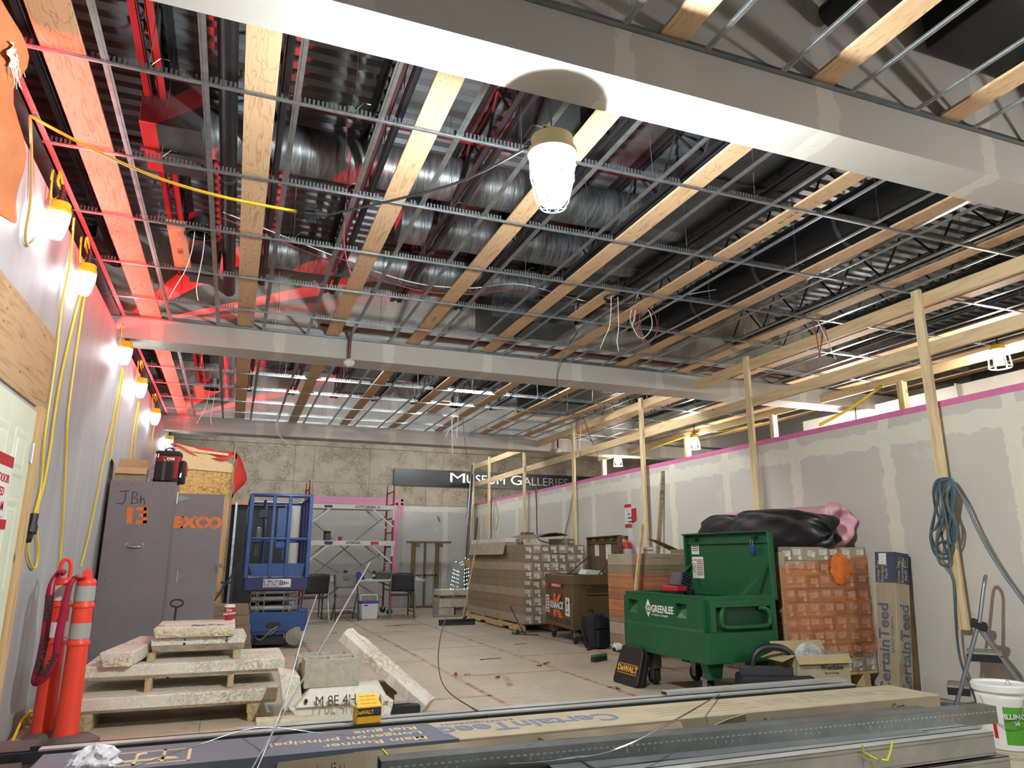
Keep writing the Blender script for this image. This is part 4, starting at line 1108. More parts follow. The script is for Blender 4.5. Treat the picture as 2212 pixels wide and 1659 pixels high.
# ================================================================== CONCRETE BLOCKS, YELLOW BOX, STONE BAR
M_cmu = plain('concrete_block', '#a29c8c', .9, var=.14, scale=22, bump=.8, bscale=60)
def cmu(label, loc, rz, grp='hollow concrete blocks'):
    t = thing('concrete_block', label, 'concrete block', loc, rz, grp)
    L, W, Hh = .39, .19, .19; w = .032
    mb = MB()
    mb.box(-L/2, L/2, -W/2, -W/2+w, 0, Hh).box(-L/2, L/2, W/2-w, W/2, 0, Hh)
    for x in (-L/2, -w/2, L/2-w): mb.box(x, x+w, -W/2+w, W/2-w, 0, Hh)
    obj('block_shell', mb, M_cmu, t, bevel=.003)
    obj('block_web', MB().box(-L/2+w, -w/2, -W/2+w, W/2-w, 0, .03).box(w/2, L/2-w, -W/2+w, W/2-w, 0, .03), M_cmu, t)
    return t
chunk('trapezoid_stone', 'trapezoid limestone block marked in black under the concrete blocks', [(-.26, -.02), (.30, .0), (.30, .36), (-.30, .36)], [(-.40, -.05), (.34, .0), (.33, .40), (-.42, .36)], 0, .165, M_slab, (.86, 5.52, .0), grp='limestone offcuts')
tz = chunk('trapezoid_stone', 'lettered limestone offcut lying on top of the trapezoid block', [(-.36, -.05), (.30, -.02), (.33, .36), (-.36, .36)], [(-.26, .04), (.22, .05), (.27, .34), (-.30, .34)], 0, .105, M_slab, (.86, 5.50, .166), grp='limestone offcuts')
text('marker_lettering', 'M 8E 4H', .095, M_ink, tz, frame((-.09, -.062, .035), (1, .03, 0), (0, .3, 1)), .001, sx=.85)
obj('drill_hole', MB().cyl((-.29, -.052, .04), (-.29, -.03, .045), .012, 10), M_ink, tz)
cmu('front hollow concrete block standing on the limestone offcut', (.75, 5.66, .272), .03)
cmu('rear hollow concrete block behind the front one', (.72, 5.90, .272), .03)
block('black timber end behind the limestone offcut', 1.0, 1.42, 5.62, 5.74, .0, .10, 'old timbers under the offcuts', mat=M_black)
block('weathered timber lying behind the limestone offcut', .9, 1.32, 5.98, 6.08, .12, .22, 'old timbers under the offcuts', mat=M_oldwood)
block('weathered timber under that one, behind the offcut', .9, 1.30, 5.98, 6.10, 0, .12, 'old timbers under the offcuts', mat=M_oldwood)
block('rough round-edged timber on the floor between slabs and offcut', .25, .62, 5.35, 5.5, 0, .12, 'old timbers under the offcuts', mat=M_rough)
chunk('stone_offcut', 'slanting limestone offcut propped left of the concrete blocks', [(-.07, 0), (.07, 0), (.06, .3), (-.06, .3)], [(-.17, 0), (-.02, 0), (-.02, .3), (-.16, .3)], 0, .24, M_slab, (.50, 5.56, .12), (0, .2, 0), grp='limestone offcuts')
# leaning stone bar (broken coping)
a, b = Pz(925, 1525, .07), Py(748, 1370, 6.10)
dirn = (b-a); L = dirn.length
t = thing('stone_bar', 'long mottled stone bar leaning from the floor onto the concrete blocks', 'stone bar', a)
q = dirn.to_track_quat('X', 'Z'); t.rotation_mode = 'QUATERNION'; t.rotation_quaternion = q
mb = MB(); K = 30; vs = []
pr = [(-.075, -.05), (.075, -.05), (.085, .02), (.05, .055), (-.07, .055)]
for k in range(K+1):
    x = L*k/K
    for i, (yy, zz) in enumerate(pr):
        j = random.uniform(-1, 1)*.006
        cut = 1.0 if x < L*.9 else (.55 if yy < 0 else 1.0)
        vs.append((x, yy*cut+j, zz+(j if i > 2 else 0)))
n = 5
mb.add(vs, [(k*n+i, (k+1)*n+i, (k+1)*n+(i+1) % n, k*n+(i+1) % n) for k in range(K) for i in range(n)] + [tuple(range(n)), tuple(K*n+i for i in range(n-1, -1, -1))])
obj('bar_body', mb, M_slab, t)
obj('broken_edge', MB().grid(lambda u, v: (L*(.25+.72*u), .062-.03*v+random.uniform(-.006, .006), .03+.03*v+random.uniform(-.004, .006)), 60, 4), M_rough, t, solid=.004)
# ================================================================== SCISSOR LIFT
M_blue = plain('blue_machine_paint', '#1d437c', .42, .05, .12, 5, dirt='#6f7a8c', dirt_amt=.45)
M_dblue = plain('dark_blue_machine_paint', '#17245a', .42, .05, .12, 5, dirt='#4a5575', dirt_amt=.35)
M_dirtygrey = plain('greasy_grey_steel', '#8d8d86', .5, .4, .2, 8, dirt='#4b4a46', dirt_amt=.4)
M_tire = plain('grey_solid_tyre', '#8e877a', .8, var=.15, scale=10, dirt='#5a5448')
YL2 = 10.42; OX = .17
sl = thing('scissor_lift', 'blue scissor lift lowered, parked before the dark opening', 'scissor lift', (OX, YL2, 0))
def q(u, v, y=0.0):
    p = Py(u, v, YL2+y); return Vector((p.x-OX, y, p.z))
def Q(cx, cy, y=0.0): return q(480+cx/3.77, 980+cy/3.77, y)      # from the enlarged crop
zc0, zc1 = Q(400, 1450).z, Q(400, 1290).z
xl, xr = Q(135, 1370).x, Q(690, 1370).x
ch = MB().rbox(xl, xr, 0, 1.55, zc0, zc1, .02)
obj('chassis', ch, M_blue, sl, bevel=.006)
# oval access hole
c = Q(414, 1398); pts = [(c.x+.055*(1 if k < 9 else -1)+.04*math.cos(-PI/2+PI*(k % 9)/8+(0 if k < 9 else PI)), c.z+.036*math.sin(-PI/2+PI*(k % 9)/8+(0 if k < 9 else PI))) for k in range(18)]
obj('access_hole', MB().prism_ax(pts, -.004, .004, 'y'), M_black, sl)
obj('chassis_belly', MB().prism_ax([(xl+.16, zc0), (xr-.16, zc0), (xr-.2, zc0-.04), (xl+.2, zc0-.04)], .01, 1.4, 'y'), M_blue, sl)
obj('step_plate', MB().box(xl-.03, xl+.1, -.02, .25, zc1, zc1+.07), M_dirtygrey, sl, bevel=.004)
obj('step_plate', MB().box(xr-.13, xr, -.01, .25, zc1-.005, zc1+.03), M_blue, sl, bevel=.004)
def wheel(x, y, r, w, lab=None):
    M = T((x, y, r)) @ RY(PI/2)
    o = obj('wheel', MB().lathe([(r*.55, -w/2), (r*.93, -w/2), (r, -w*.35), (r, w*.35), (r*.93, w/2), (r*.55, w/2)], 24, M), M_tire, sl, smooth=True)
    obj('wheel_hub', MB().lathe([(0, -w*.42), (r*.56, -w*.42), (r*.56, w*.42), (0, w*.42)], 20, M), M_blue, o, smooth=True)
for x, y in ((.06, .10), (.74, .10), (.06, 1.4), (.74, 1.4)):
    wheel(x+(-.0), y, .155, .09)
obj('axle_box', MB().box(.14, .20, .02, .2, .0+.06, zc0).box(.62, .70, .05, .12, .04, zc0), M_dblue, sl, bevel=.004)
obj('drive_motor', MB().cyl((.70, -.03, .15), (.70, .06, .15), .105, 18).cyl((.70, -.045, .15), (.70, -.03, .15), .07, 14), M_dirtygrey, sl, smooth=True)
for k in range(4):
    obj('hydraulic_hose', MB().tube(catmull([(.18+.03*k, .1, .2), (.28+.04*k, .02, .12+.03*k), (.42, -.01, .24-.02*k), (.55, .02, .30), (.66, .03, .24)], 5), .011, 6), M_rubber if k % 2 else M_dirtygrey, sl, smooth=True)
obj('under_tray', MB().box(.22, .58, .1, 1.4, .05, .2), M_black, sl)
# stacked scissor arms
zs = [Q(400, 1125).z, Q(400, 1182).z, Q(400, 1260).z]
x0, x1 = Q(240, 1200).x, Q(612, 1200).x
for z in zs:
    obj('pivot_tube', MB().cyl((x0, .05, z), (x1, .05, z), .035, 12), M_dirtygrey, sl, smooth=True)
    obj('pivot_tube', MB().cyl((x0, 1.3, z), (x1, 1.3, z), .035, 12), M_dirtygrey, sl, smooth=True)
for i in range(3):
    for x in (x0+.02, x0+.12, x1-.14, x1-.04):
        zz = (zs[0]+zs[1])/2 if i == 0 else ((zs[1]+zs[2])/2 if i == 1 else zs[2]-.03)
        pts = [(x-.028, .02, zz-.04), (x+.028, .02, zz-.04), (x+.04, .02, zz), (x+.028, .02, zz+.04), (x-.028, .02, zz+.04), (x-.04, .02, zz)]
        obj('arm_end', MB().tube(pts, .009, 5, closed=True), M_dirtygrey, sl)
for z in (zs[0]-.01, zs[1]-.01, zs[2]-.01):
    for x in (x0+.03, x1-.05):
        obj('scissor_arm', MB().bar((x, .06, z), (x, 1.35, z-.05), .03, .07), M_dirtygrey, sl)
# platform
zd0, zd1 = Q(430, 1110).z, Q(430, 1005).z
dx0, dx1 = Q(168, 1060).x, Q(697, 1060).x
obj('platform_deck', MB().rbox(dx0, dx1, -.06, 1.55, zd0, zd1-.01, .025), M_dblue, sl, bevel=.005)
pl_ = obj('name_plate', MB().box(Q(333, 1050).x, Q(556, 1050).x, -.066, -.0605, Q(333, 1088).z, Q(333, 1020).z), M_paper, sl)
cm = Q(395, 1053)
M_navy = plain('navy_print', '#1f2a5c', .6, var=.05)
text('plate_lettering', 'G. MALLIN', .048, M_navy, pl_, frame((cm.x, -.0665, cm.z+.02), (1, 0, 0), (0, 0, 1)), .0004, sx=.85, bold=.0012)
text('plate_lettering', 'ELECTRIC', .048, M_navy, pl_, frame((cm.x, -.0665, cm.z-.024), (1, 0, 0), (0, 0, 1)), .0004, sx=.85, bold=.0012)
mb = MB(); a, b = Q(338, 1086), Q(458, 1022)
for (xa, xb, za, zb) in ((a.x, b.x, a.z, a.z+.003), (a.x, b.x, b.z-.003, b.z), (a.x, a.x+.003, a.z, b.z), (b.x-.003, b.x, a.z, b.z)): mb.box(xa, xb, -.0672, -.0664, za, zb)
for k in range(5):
    p = Q(464+16*k, 1052); h = .042-.0075*k; mb.prism_ax([(p.x, p.z-h), (p.x+.017, p.z-h+.007), (p.x+.017, p.z+h-.007), (p.x, p.z+h)], -.0672, -.0664, 'y')
obj('plate_border', mb, M_navy, pl_)
# bin at the gate
z0, z1 = Q(440, 998).z, Q(440, 895).z
a0, a1, b0, b1 = Q(245, 998).x, Q(640, 998).x, Q(215, 895).x, Q(668, 895).x
vs = [(a0, -.05, z0), (a1, -.05, z0), (a1, .18, z0), (a0, .18, z0), (b0, -.05, z1), (b1, -.05, z1), (b1, .18, z1), (b0, .18, z1)]
obj('tool_tray', MB().add(vs, [(0, 1, 2, 3), (0, 4, 5, 1), (1, 5, 6, 2), (2, 6, 7, 3), (3, 7, 4, 0)]), M_blue, sl, solid=.005)
mb = MB()
for cx in (420, 460):
    for cy in (930, 972): p = Q(cx, cy); mb.cyl((p.x, -.056, p.z), (p.x, -.05, p.z), .006, 8)
w = obj('bolt_heads', mb, M_black, sl); w['kind'] = 'stuff'
# guard rails
zt = Q(500, 345).z
posts = [('rail_post', 190, 995, 250, 335, .052), ('rail_post', 380, 995, 432, 350, .045), ('rail_post', 515, 995, 556, 350, .045), ('rail_post', 690, 995, 722, 345, .05)]
for nm, u0, v0, u1, v1, w in posts:
    a, b = Q(u0, v0), Q(u1, v1); xm = (a.x+b.x)/2
    obj(nm, MB().bar((xm, -.045, zd1-.01), (xm, -.045, zt), w, .04, (0, 1, 0)), M_blue, sl, bevel=.006)
xa, xb = Q(215, 700).x, Q(712, 700).x
def ring(z, r=.02):
    pts = [(xa+.06, -.045, z), (xb-.06, -.045, z), (xb-.015, -.03, z), (xb, .03, z), (xb, 1.45, z), (xb-.05, 1.52, z), (xa+.05, 1.52, z), (xa, 1.45, z), (xa, .03, z), (xa+.015, -.03, z)]
    return MB().tube(pts, r, 8, closed=True)
obj('top_rail', ring(zt, .024), M_blue, sl, smooth=True)
obj('middle_rail', ring(Q(470, 695).z, .02), M_blue, sl, smooth=True)
for x in (xa, xb):
    for y in (.35, .8, 1.25, 1.5):
        obj('rail_post', MB().bar((x, y, zd1-.01), (x, y, zt), .04, .05, (0, 1, 0)), M_blue if x == xa else M_dblue, sl, bevel=.005)
for x in (xa+.25, xb-.25):
    obj('rail_post', MB().bar((x, 1.52, zd1-.01), (x, 1.52, zt), .04, .04, (0, 1, 0)), M_blue, sl, bevel=.005)
p0, p1 = Q(432, 768, .05), Q(540, 442, .05)
obj('gate_panel', MB().box(p0.x, p1.x, .04, .05, p0.z, p1.z), M_blue, sl, bevel=.003)
# controls
cb = Q(332, 490, .2)
o = obj('control_box', MB().prism_ax([(cb.x-.07, cb.z-.06), (cb.x+.07, cb.z-.06), (cb.x+.075, cb.z-.01), (cb.x+.05, cb.z+.05), (cb.x-.04, cb.z+.07), (cb.x-.065, cb.z+.0)], .16, .26, 'y'), M_black, sl, bevel=.008)
obj('joystick', MB().cyl((cb.x+.015, .2, cb.z+.06), (cb.x+.02, .2, cb.z+.19), .02, 10), M_black, o, smooth=True)
obj('control_cord', MB().tube(catmull([(cb.x+.02, .2, cb.z-.06), (cb.x+.03, .22, cb.z-.3), (cb.x+.02, .22, cb.z-.6), (cb.x+.04, .2, zd1+.05)], 6), .012, 6), M_black, sl, smooth=True)
tk = Q(297, 650, .25)
obj('grey_cylinder', MB().lathe([(0, -.09), (.035, -.09), (.04, -.08), (.04, .06), (.035, .075), (.02, .08), (0, .085)], 14, T((tk.x, .25, tk.z))), plain('grey_green_bottle', '#5c6a72', .4), sl, smooth=True)
obj('clipped_box', MB().box(tk.x-.05, tk.x+.02, .2, .28, tk.z-.32, tk.z-.12), M_black, sl, bevel=.006)
pts = [(xa-.03, -.03, zt-.16+.0), (xa-.045, -.03, zt-.24), (xa-.035, -.03, zt-.33), (xa-.045, -.03, zt-.4)]
obj('gate_chain', MB().tube(catmull(pts, 4), .008, 6), M_chrome, sl, smooth=True)
# stack of long flat cartons behind the locker and the lift
for i, (v0, v1) in enumerate(((1272, 1289), (1290, 1308), (1309, 1324), (1325, 1340), (1341, 1358))):
    a, b = Py(464, v0, 9.95), Py(541, v1, 9.95)
    k = 4-i
    z0 = .118*k; z1 = z0+.115
    o = obj('flat_carton', MB().box(0, .5, 0, .6, 0, .115), M_card2, bevel=.003); o.location = (a.x-.08+.008*i, 9.95-.012*i, z0)
    tag(o, 'flat brown carton stacked left of the scissor lift, %s from the top' % ORD[i], 'carton', 'flat cartons left of the scissor lift')
    obj('tape_line', MB().box(.16, .36, -.002, 0, .056, .060), M_ink, o)
# black tripod-like folded stand leaning beside the stud
p = Py(500, 1235, 10.2)
t = thing('folded_stand', 'black folded stand leaning between the open locker door and the lift', 'stand', (p.x, 10.2, 0))
obj('stand_bar', MB().bar((-.22, 0, 0.55), (.12, .0, 1.15), .02, .02), M_black, t)
obj('stand_bar', MB().bar((.03, 0, 0), (.02, 0, .95), .022, .022), M_black, t)
obj('stand_bar', MB().bar((-.12, 0, .86), (.06, 0, .86), .03, .03), M_black, t)

# ================================================================== FAR END: OPENING, SCAFFOLD, TABLE, CHAIRS
M_copper = plain('pale_wood_header', '#b98d6c', .6)
struct('trim_5', MB().box(-.35, 1.22, 17.80, 17.93, 2.36, 2.46), M_copper)
struct('trim_6', MB().box(.0, .05, 17.70, 17.93, 0, 2.40), M_galv)
# pink taped edge around the boarded opening
o = obj('pink_tape_border', MB().box(1.55, 3.93, 17.893, 17.9, 2.545, 2.60).box(1.55, 3.93, 17.893, 17.9, 2.455, 2.50).box(3.87, 3.93, 17.893, 17.9, 2.2, 2.6).box(3.74, 3.80, 17.893, 17.9, 0.0, 2.5), M_pink)
tag(o, 'pink tape outlining the boarded opening behind the scaffold', 'tape')
o2 = obj('white_board', MB().box(1.45, 3.93, 17.885, 17.898, 0.02, 2.62), plain('pale_board', '#9a9591', .8, var=.05)); tag(o2, 'pale board filling the opening behind the scaffold', 'board')
o.location.y = -.012
# scaffold
M_scafw = plain('white_scaffold_paint', '#c6c4c0', .5, .05, .1, 8, dirt='#6b6660', dirt_amt=.5)
M_scafr = plain('red_scaffold_paint', '#7c1f2b', .5, .05, .15, 8)
YS = 15.6
sc = thing('rolling_scaffold', 'rolling scaffold with two white plank decks between red end frames', 'scaffold', (1.6, YS, 0))
def S(cx, cy, y=0.0):
    p = Py(480+cx/3.77, 980+cy/3.77, YS+y); return Vector((p.x-1.6, y, p.z))
xL, xR = S(700, 700).x-.04, S(1385, 700).x
for x, lab in ((xL, 0), (xR, 1)):
    for y in (0, .75):
        obj('frame_post', MB().cyl((x, y, .12), (x, y, 2.62), .021, 10), M_scafr, sc, smooth=True)
        obj('coupling_pin', MB().cyl((x, y, 2.62), (x, y, 2.76), .014, 8), M_scafr, sc, smooth=True)
        obj('caster', MB().lathe([(.03, -.02), (.06, -.02), (.065, 0), (.06, .02), (.03, .02)], 16, T((x, y, .066)) @ RX(PI/2)), M_rubber, sc, smooth=True)
        obj('caster_fork', MB().box(x-.02, x+.02, y-.026, y+.026, .066, .13), M_galv, sc)
    for z in (.5, .8, 1.1, 1.4, 1.7, 2.0, 2.3, 2.58):
        obj('frame_rung', MB().cyl((x, 0, z), (x, .75, z), .016, 8), M_scafr, sc, smooth=True)
for (cy0, cy1) in ((418, 450), (710, 748)):
    z1, z0 = S(1000, cy0).z, S(1000, cy1).z
    d = obj('plank_deck', MB().box(xL-.05, xR+.05, -.03, .78, z0+.02, z1), M_scafw, sc, bevel=.004)
    obj('side_rail', MB().box(xL-.05, xR+.05, -.05, -.03, z0, z1+.004), M_scafw, sc, bevel=.003)
    for s, u in ((1, 0), (-1, 1)):
        xe = xL if s == 1 else xR
        for y in (-.035, .74):
            obj('deck_brace', MB().bar((xe+s*.45, y, z0+.01), (xe+s*.0, y, z0-.36), .03, .03), M_scafw, sc)
        obj('deck_hook', MB().box(xe-.03, xe+.03, -.06, -.035, z0-.22, z0-.0), M_scafw, sc)
    for (u, w, m) in ((830, 60, M_navy), (1205 if cy0 > 500 else 1265, 62 if cy0 > 500 else 20, M_red if cy0 > 500 else M_card)):
        a = S(u, cy0+10)
        obj('rail_sticker', MB().box(a.x, a.x+w/3.77/1541*16.2, -.053, -.0505, z0+.02, z1-.012), m, sc)
    text('rail_lettering', 'INTERIORS' if cy0 > 500 else 'SCOTT CEILING', .075, M_ink, sc, frame((S(1065 if cy0 > 500 else 1165, cy0).x, -.0525, (z0+z1)/2+.005), (1, 0, 0), (0, 0, 1)), .0006, sx=.8, bold=.002)
for y, (za, zb) in ((.78, (2.1, .6)), (.79, (1.3, -.1+.4))):
    obj('cross_brace', MB().cyl((xL, y, za), (xR, y, zb), .012, 8), M_galv, sc, smooth=True)
    obj('cross_brace', MB().cyl((xL, y, zb), (xR, y, za), .012, 8), M_galv, sc, smooth=True)
def small(name, lab, cat, loc, parts, grp=None, rz=0):
    t = thing(name, lab, cat, loc, rz, grp)
    for nm, mb, m, sm in parts: obj(nm, mb, m, t, smooth=sm)
    return t
zd = S(1000, 708).z
p = S(861, 705)
small('paint_can', 'dark paint can on the lower scaffold deck', 'can', (1.6+p.x, YS+.2, zd+.001), [('can_body', MB().lathe([(0, 0), (.075, 0), (.078, .005), (.075, .012), (.075, .19), (.078, .196), (.07, .2), (.07, .192), (0, .192)], 20, caps=False), plain('dark_can_label', '#3a2528', .4), True), ('can_label', MB().lathe([(.0756, .04), (.0756, .15)], 20, caps=False), plain('can_print', '#4d4341', .5, var=.4, scale=40), True)])
p = S(970, 700)
small('red_cup', 'small red object on the lower scaffold deck', 'cup', (1.6+p.x, YS+.2, zd+.001), [('cup_body', MB().lathe([(0, 0), (.035, 0), (.045, .075), (.04, .075), (.0, .01)], 14, caps=False), M_red, True), ('cup_rim', MB().lathe([(.045, .072), (.048, .076), (.045, .08)], 14, caps=False), M_red, True)])
# folding table
M_tabtop = plain('off_white_table_plastic', '#bdbab4', .5, var=.06)
tb_ = thing('folding_table', 'long white folding table before the scaffold', 'table', (2.7, 15.2, 0))
obj('table_top', MB().rbox(-1.15, 1.09, -.35, .35, .70, .742, .05), M_tabtop, tb_, bevel=.006)
for x in (-.95, .88):
    for y in (-.26, .26): obj('leg', MB().cyl((x, y, 0), (x, y, .70), .014, 8), M_dsteel, tb_, smooth=True)
    obj('leg_stretcher', MB().cyl((x, -.26, .1), (x, .26, .1), .012, 8), M_dsteel, tb_, smooth=True)
obj('leg_brace', MB().cyl((-.95, 0, .35), (-.45, 0, .70), .01, 6), M_black, tb_); obj('leg_brace', MB().cyl((.88, 0, .45), (.15, 0, .70), .01, 6), M_black, tb_)
def TP(cx, cy): p = Py(480+cx/3.77, 980+cy/3.77, 15.2); return p
tz_ = .743
p = TP(1003, 1000); small('drink_tumbler', 'dark steel tumbler on the white folding table', 'tumbler', (p.x, 15.2, tz_), [('tumbler_body', MB().lathe([(0, 0), (.03, 0), (.042, .15), (.042, .16), (0, .16)], 16, caps=False), plain('dark_tumbler', '#2d3238', .35), True), ('tumbler_lid', MB().lathe([(.043, .16), (.045, .168), (.03, .178), (0, .178)], 16, caps=False), M_black, True)])
p = TP(1070, 1000); t = crumple('blue_cloth', 'crumpled blue cloth hanging over the table edge', (p.x+.06, 15.0, tz_-.03), (.13, .12, .16), plain('blue_cloth', '#25408f', .8, var=.2), 'cloth', 9)
p = TP(1238, 1005); small('coffee_tin', 'small dark tin on the white folding table', 'tin', (p.x, 15.2, tz_), [('tin_body', MB().cyl((0, 0, 0), (0, 0, .17), .035, 14), M_black, True), ('tin_label', MB().lathe([(.0355, .05), (.0355, .1)], 14, caps=False), M_white, True)])
p = TP(1305, 1000); small('cooking_pot', 'grey lidded pot with wire handle on the folding table', 'pot', (p.x, 15.15, tz_), [('pot_body', MB().lathe([(0, 0), (.15, 0), (.165, .12), (.17, .13), (.165, .135), (.14, .15), (0, .165)], 24, caps=False), plain('dark_grey_enamel', '#4c4f4e', .5), True), ('lid_knob', MB().cyl((0, 0, .16), (0, 0, .18), .02, 10), M_black, True), ('bail_handle', MB().tube([(.16*math.cos(k*PI/10), 0, .13+.14*math.sin(k*PI/10)) for k in range(11)], .004, 5), M_galv, True)])
p = TP(852, 1020); o = obj('white_box', MB().box(-.09, .09, -.06, .06, 0, .07), M_paper, bevel=.004); o.location = (p.x, 15.1, tz_); tag(o, 'small white box at the left of the folding table', 'box')
obj('printed_label', MB().box(-.06, .06, -.0612, -.06, .02, .05), M_navy, o)
p = TP(1530, 1015); o = obj('paper_stack', MB().box(-.12, .12, -.1, .1, 0, .045), M_paper, bevel=.003); o.location = (p.x, 15.15, tz_); tag(o, 'stack of papers at the right end of the folding table', 'papers')
# chairs
M_cgrey = plain('grey_chair_plastic', '#6f706c', .5, var=.06); M_cblk = plain('dark_chair_plastic', '#26282d', .5, var=.1)
def fold_chair(loc, rz, lab):
    t = thing('folding_chair', lab, 'chair', loc, rz)
    for x in (-.22, .22):
        obj('frame_leg', MB().tube(catmull([(x, -.25, 0), (x, -.1, .43), (x*.98, .02, .85)], 5), .012, 8), M_dsteel, t, smooth=True)
        obj('frame_leg', MB().tube([(x*.92, .22, 0), (x*.92, -.12, .5)], .011, 8), M_dsteel, t, smooth=True)
    obj('seat', MB().rbox(-.21, .21, -.16, .22, .43, .455, .05), M_cgrey, t, bevel=.005)
    obj('backrest', MB().grid(lambda u, v: ((u-.5)*.46*(1 if v > .2 else .9+.1*v/.2), -.02+.05*v+.04*(2*u-1)**2, .60+.28*v-(.04*(2*u-1)**4 if v > .9 else 0)), 12, 8), M_cgrey, t, smooth=True, solid=.02)
    obj('back_label', MB().box(-.06, .06, -.045, -.02, .76, .82), plain('grey_recess', '#63645f', .5), t)
    obj('cross_bar', MB().cyl((-.2, .2, .12), (.2, .2, .12), .01, 6).tube(catmull([(-.22, -.21, .1), (0, -.2, .19), (.22, -.21, .1)], 5), .01, 6), M_dsteel, t, smooth=True)
    return t
def stack_chair(loc, rz, lab):
    t = thing('stacking_chair', lab, 'chair', loc, rz, 'black stacking chairs at the table')
    for x in (-.24, .24):
        obj('front_leg', MB().tube(catmull([(x*1.02, .24, 0), (x, .22, .42), (x, .0, .44)], 4), .012, 8), M_chrome, t, smooth=True)
        obj('rear_leg', MB().tube(catmull([(x*1.05, -.26, 0), (x, -.16, .42), (x*.95, -.24, .86)], 5), .012, 8), M_chrome, t, smooth=True)
    obj('seat', MB().rbox(-.23, .23, -.2, .23, .43, .46, .06), M_cblk, t, bevel=.006)
    b = obj('backrest', MB().grid(lambda u, v: ((u-.5)*(.44+.06*v), -.20-.06*v+.04*(2*u-1)**2, .52+.36*v-.03*(2*u-1)**4*v), 12, 8), M_cblk, t, smooth=True, solid=.015)
    mb = MB()
    for i in range(7):
        for j in range(4): mb.cyl(((i-3)*.04, -.235-.012*j, .66+.04*j), ((i-3)*.04, -.215-.012*j, .66+.04*j), .007, 6)
    w = obj('back_holes', mb, M_dsteel, t); w['kind'] = 'stuff'
    return t
p = Pz(745, 1343); fold_chair((2.13, 14.55, 0), PI*0.02, 'grey folding chair with its back to us at the folding table')
stack_chair((3.30, 14.75, 0), -.25, 'black stacking chair at the right end of the folding table')
stack_chair((1.50, 14.35, 0), .25, 'black stacking chair half hidden behind the scissor lift')
# cooler
cl_ = thing('drink_cooler', 'white cooler with blue lid on the floor before the table', 'cooler', (2.62, 14.75, 0), .12)
obj('cooler_body', MB().add([(x*s, y*s2, z) for z, s, s2 in ((0, .86, .86), (.02, .9, .9), (.30, 1, 1)) for x, y in ((-.17, -.12), (.17, -.12), (.17, .12), (-.17, .12))], [(3, 2, 1, 0)] + [(a*4+k, a*4+(k+1) % 4, a*4+4+(k+1) % 4, a*4+4+k) for a in range(2) for k in range(4)] + [(8, 9, 10, 11)]), M_white, cl_, bevel=.012)
obj('cooler_lid', MB().rbox(-.178, .178, -.128, .128, .302, .345, .03), plain('blue_cooler_lid', '#2c4a8a', .45), cl_, bevel=.006)
obj('carry_handle', MB().tube(catmull([(-.165, -.02, .32), (-.165, -.02, .44), (-.12, -.02, .455), (.12, -.02, .455), (.165, -.02, .44), (.165, -.02, .32)], 3), .013, 8), M_white, cl_, smooth=True)
obj('cooler_badge', MB().box(-.12, -.05, -.1215, -.115, .25, .275), M_navy, cl_)
# olive-brown steel frame against the far wall
M_olive = plain('olive_brown_frame', '#5d4e2b', .6, var=.2)
YF = 17.45
def Fp(u, v): return Py(480+u/3.77, 980+v/3.77, YF)
fr = thing('door_frame_stack', 'olive brown steel frame standing against the far drywall', 'frame', (Fp(1555, 900).x, YF, 0))
ox = Fp(1555, 900).x
def fx(u): return Fp(u, 950).x-ox
zt_ = Fp(1650, 730).z; zm = Fp(1650, 990).z
for u in (1555, 1650, 1750): obj('frame_upright', MB().box(fx(u)-(.05 if u != 1650 else .025), fx(u)+(.05 if u != 1650 else .025), 0, .06, 0.02, zt_), M_olive, fr, bevel=.004)
obj('frame_header', MB().box(fx(1500), fx(1860), -.02, .07, zt_, zt_+.05), M_olive, fr, bevel=.004)
obj('frame_rail', MB().box(fx(1555), fx(1750), 0, .05, zm-.025, zm+.025), M_olive, fr, bevel=.004)
obj('frame_sill', MB().box(fx(1540), fx(1760), 0, .08, 0.0, .05), M_olive, fr, bevel=.004)
for u in (1585, 1775): obj('frame_bracket', MB().box(fx(u)-.06, fx(u)+.05, -.03, .0, zt_-.09, zt_), M_olive, fr)
# black mark on the far wall (a wire sticking out)
p = Py(945, 1115, 17.88)
cable('wall_wire', 'short black wire end sticking out of the far drywall', [p, p+Vector((.03, -.03, -.06)), p+Vector((.06, -.04, -.13))], .01, M_black, 'wire', 3)
# museum sign
sg = thing('gallery_sign', 'black sign band reading MUSEUM GALLERIES on the limestone wall', 'sign', (3.66, 17.89, 2.95))
ps = Py(1106, 1040, 17.84)
obj('sign_panel', MB().box(0, 5.9, -.05, -.0, 0.0, .415), plain('gloss_black_panel', '#15181f', .4, .0, .1, spec=.6), sg)
def sgx(u, v): p = Py(u, v, 17.84); return p.x-3.66, p.z-2.95
xa_, xm_, xu_, xb_, xc_, xg_, xd_ = [sgx(u, 1042)[0] for u in (972, 1004, 1008, 1090, 1103, 1127, 1226)]
M_steelletter = plain('brushed_steel_letter', '#d8dadb', .25, .85, .05)
for s, x0, x1 in (('M', xa_, xm_), ('USEUM', xu_, xb_), ('G', xc_, xg_), ('ALLERIES', xg_+.04, xd_)):
    big = len(s) == 1
    o = text('sign_letter', s, .36 if big else .31, M_steelletter, sg, frame((0, -.058, .22 if big else .205), (1, 0, 0), (0, 0, 1)), .008, align='LEFT')
    xs_ = [v.co.x for v in o.data.vertices]; w = max(xs_)-min(xs_); m0 = min(xs_)
    for v in o.data.vertices: v.co.x = x0+(v.co.x-m0)*(x1-x0)/w
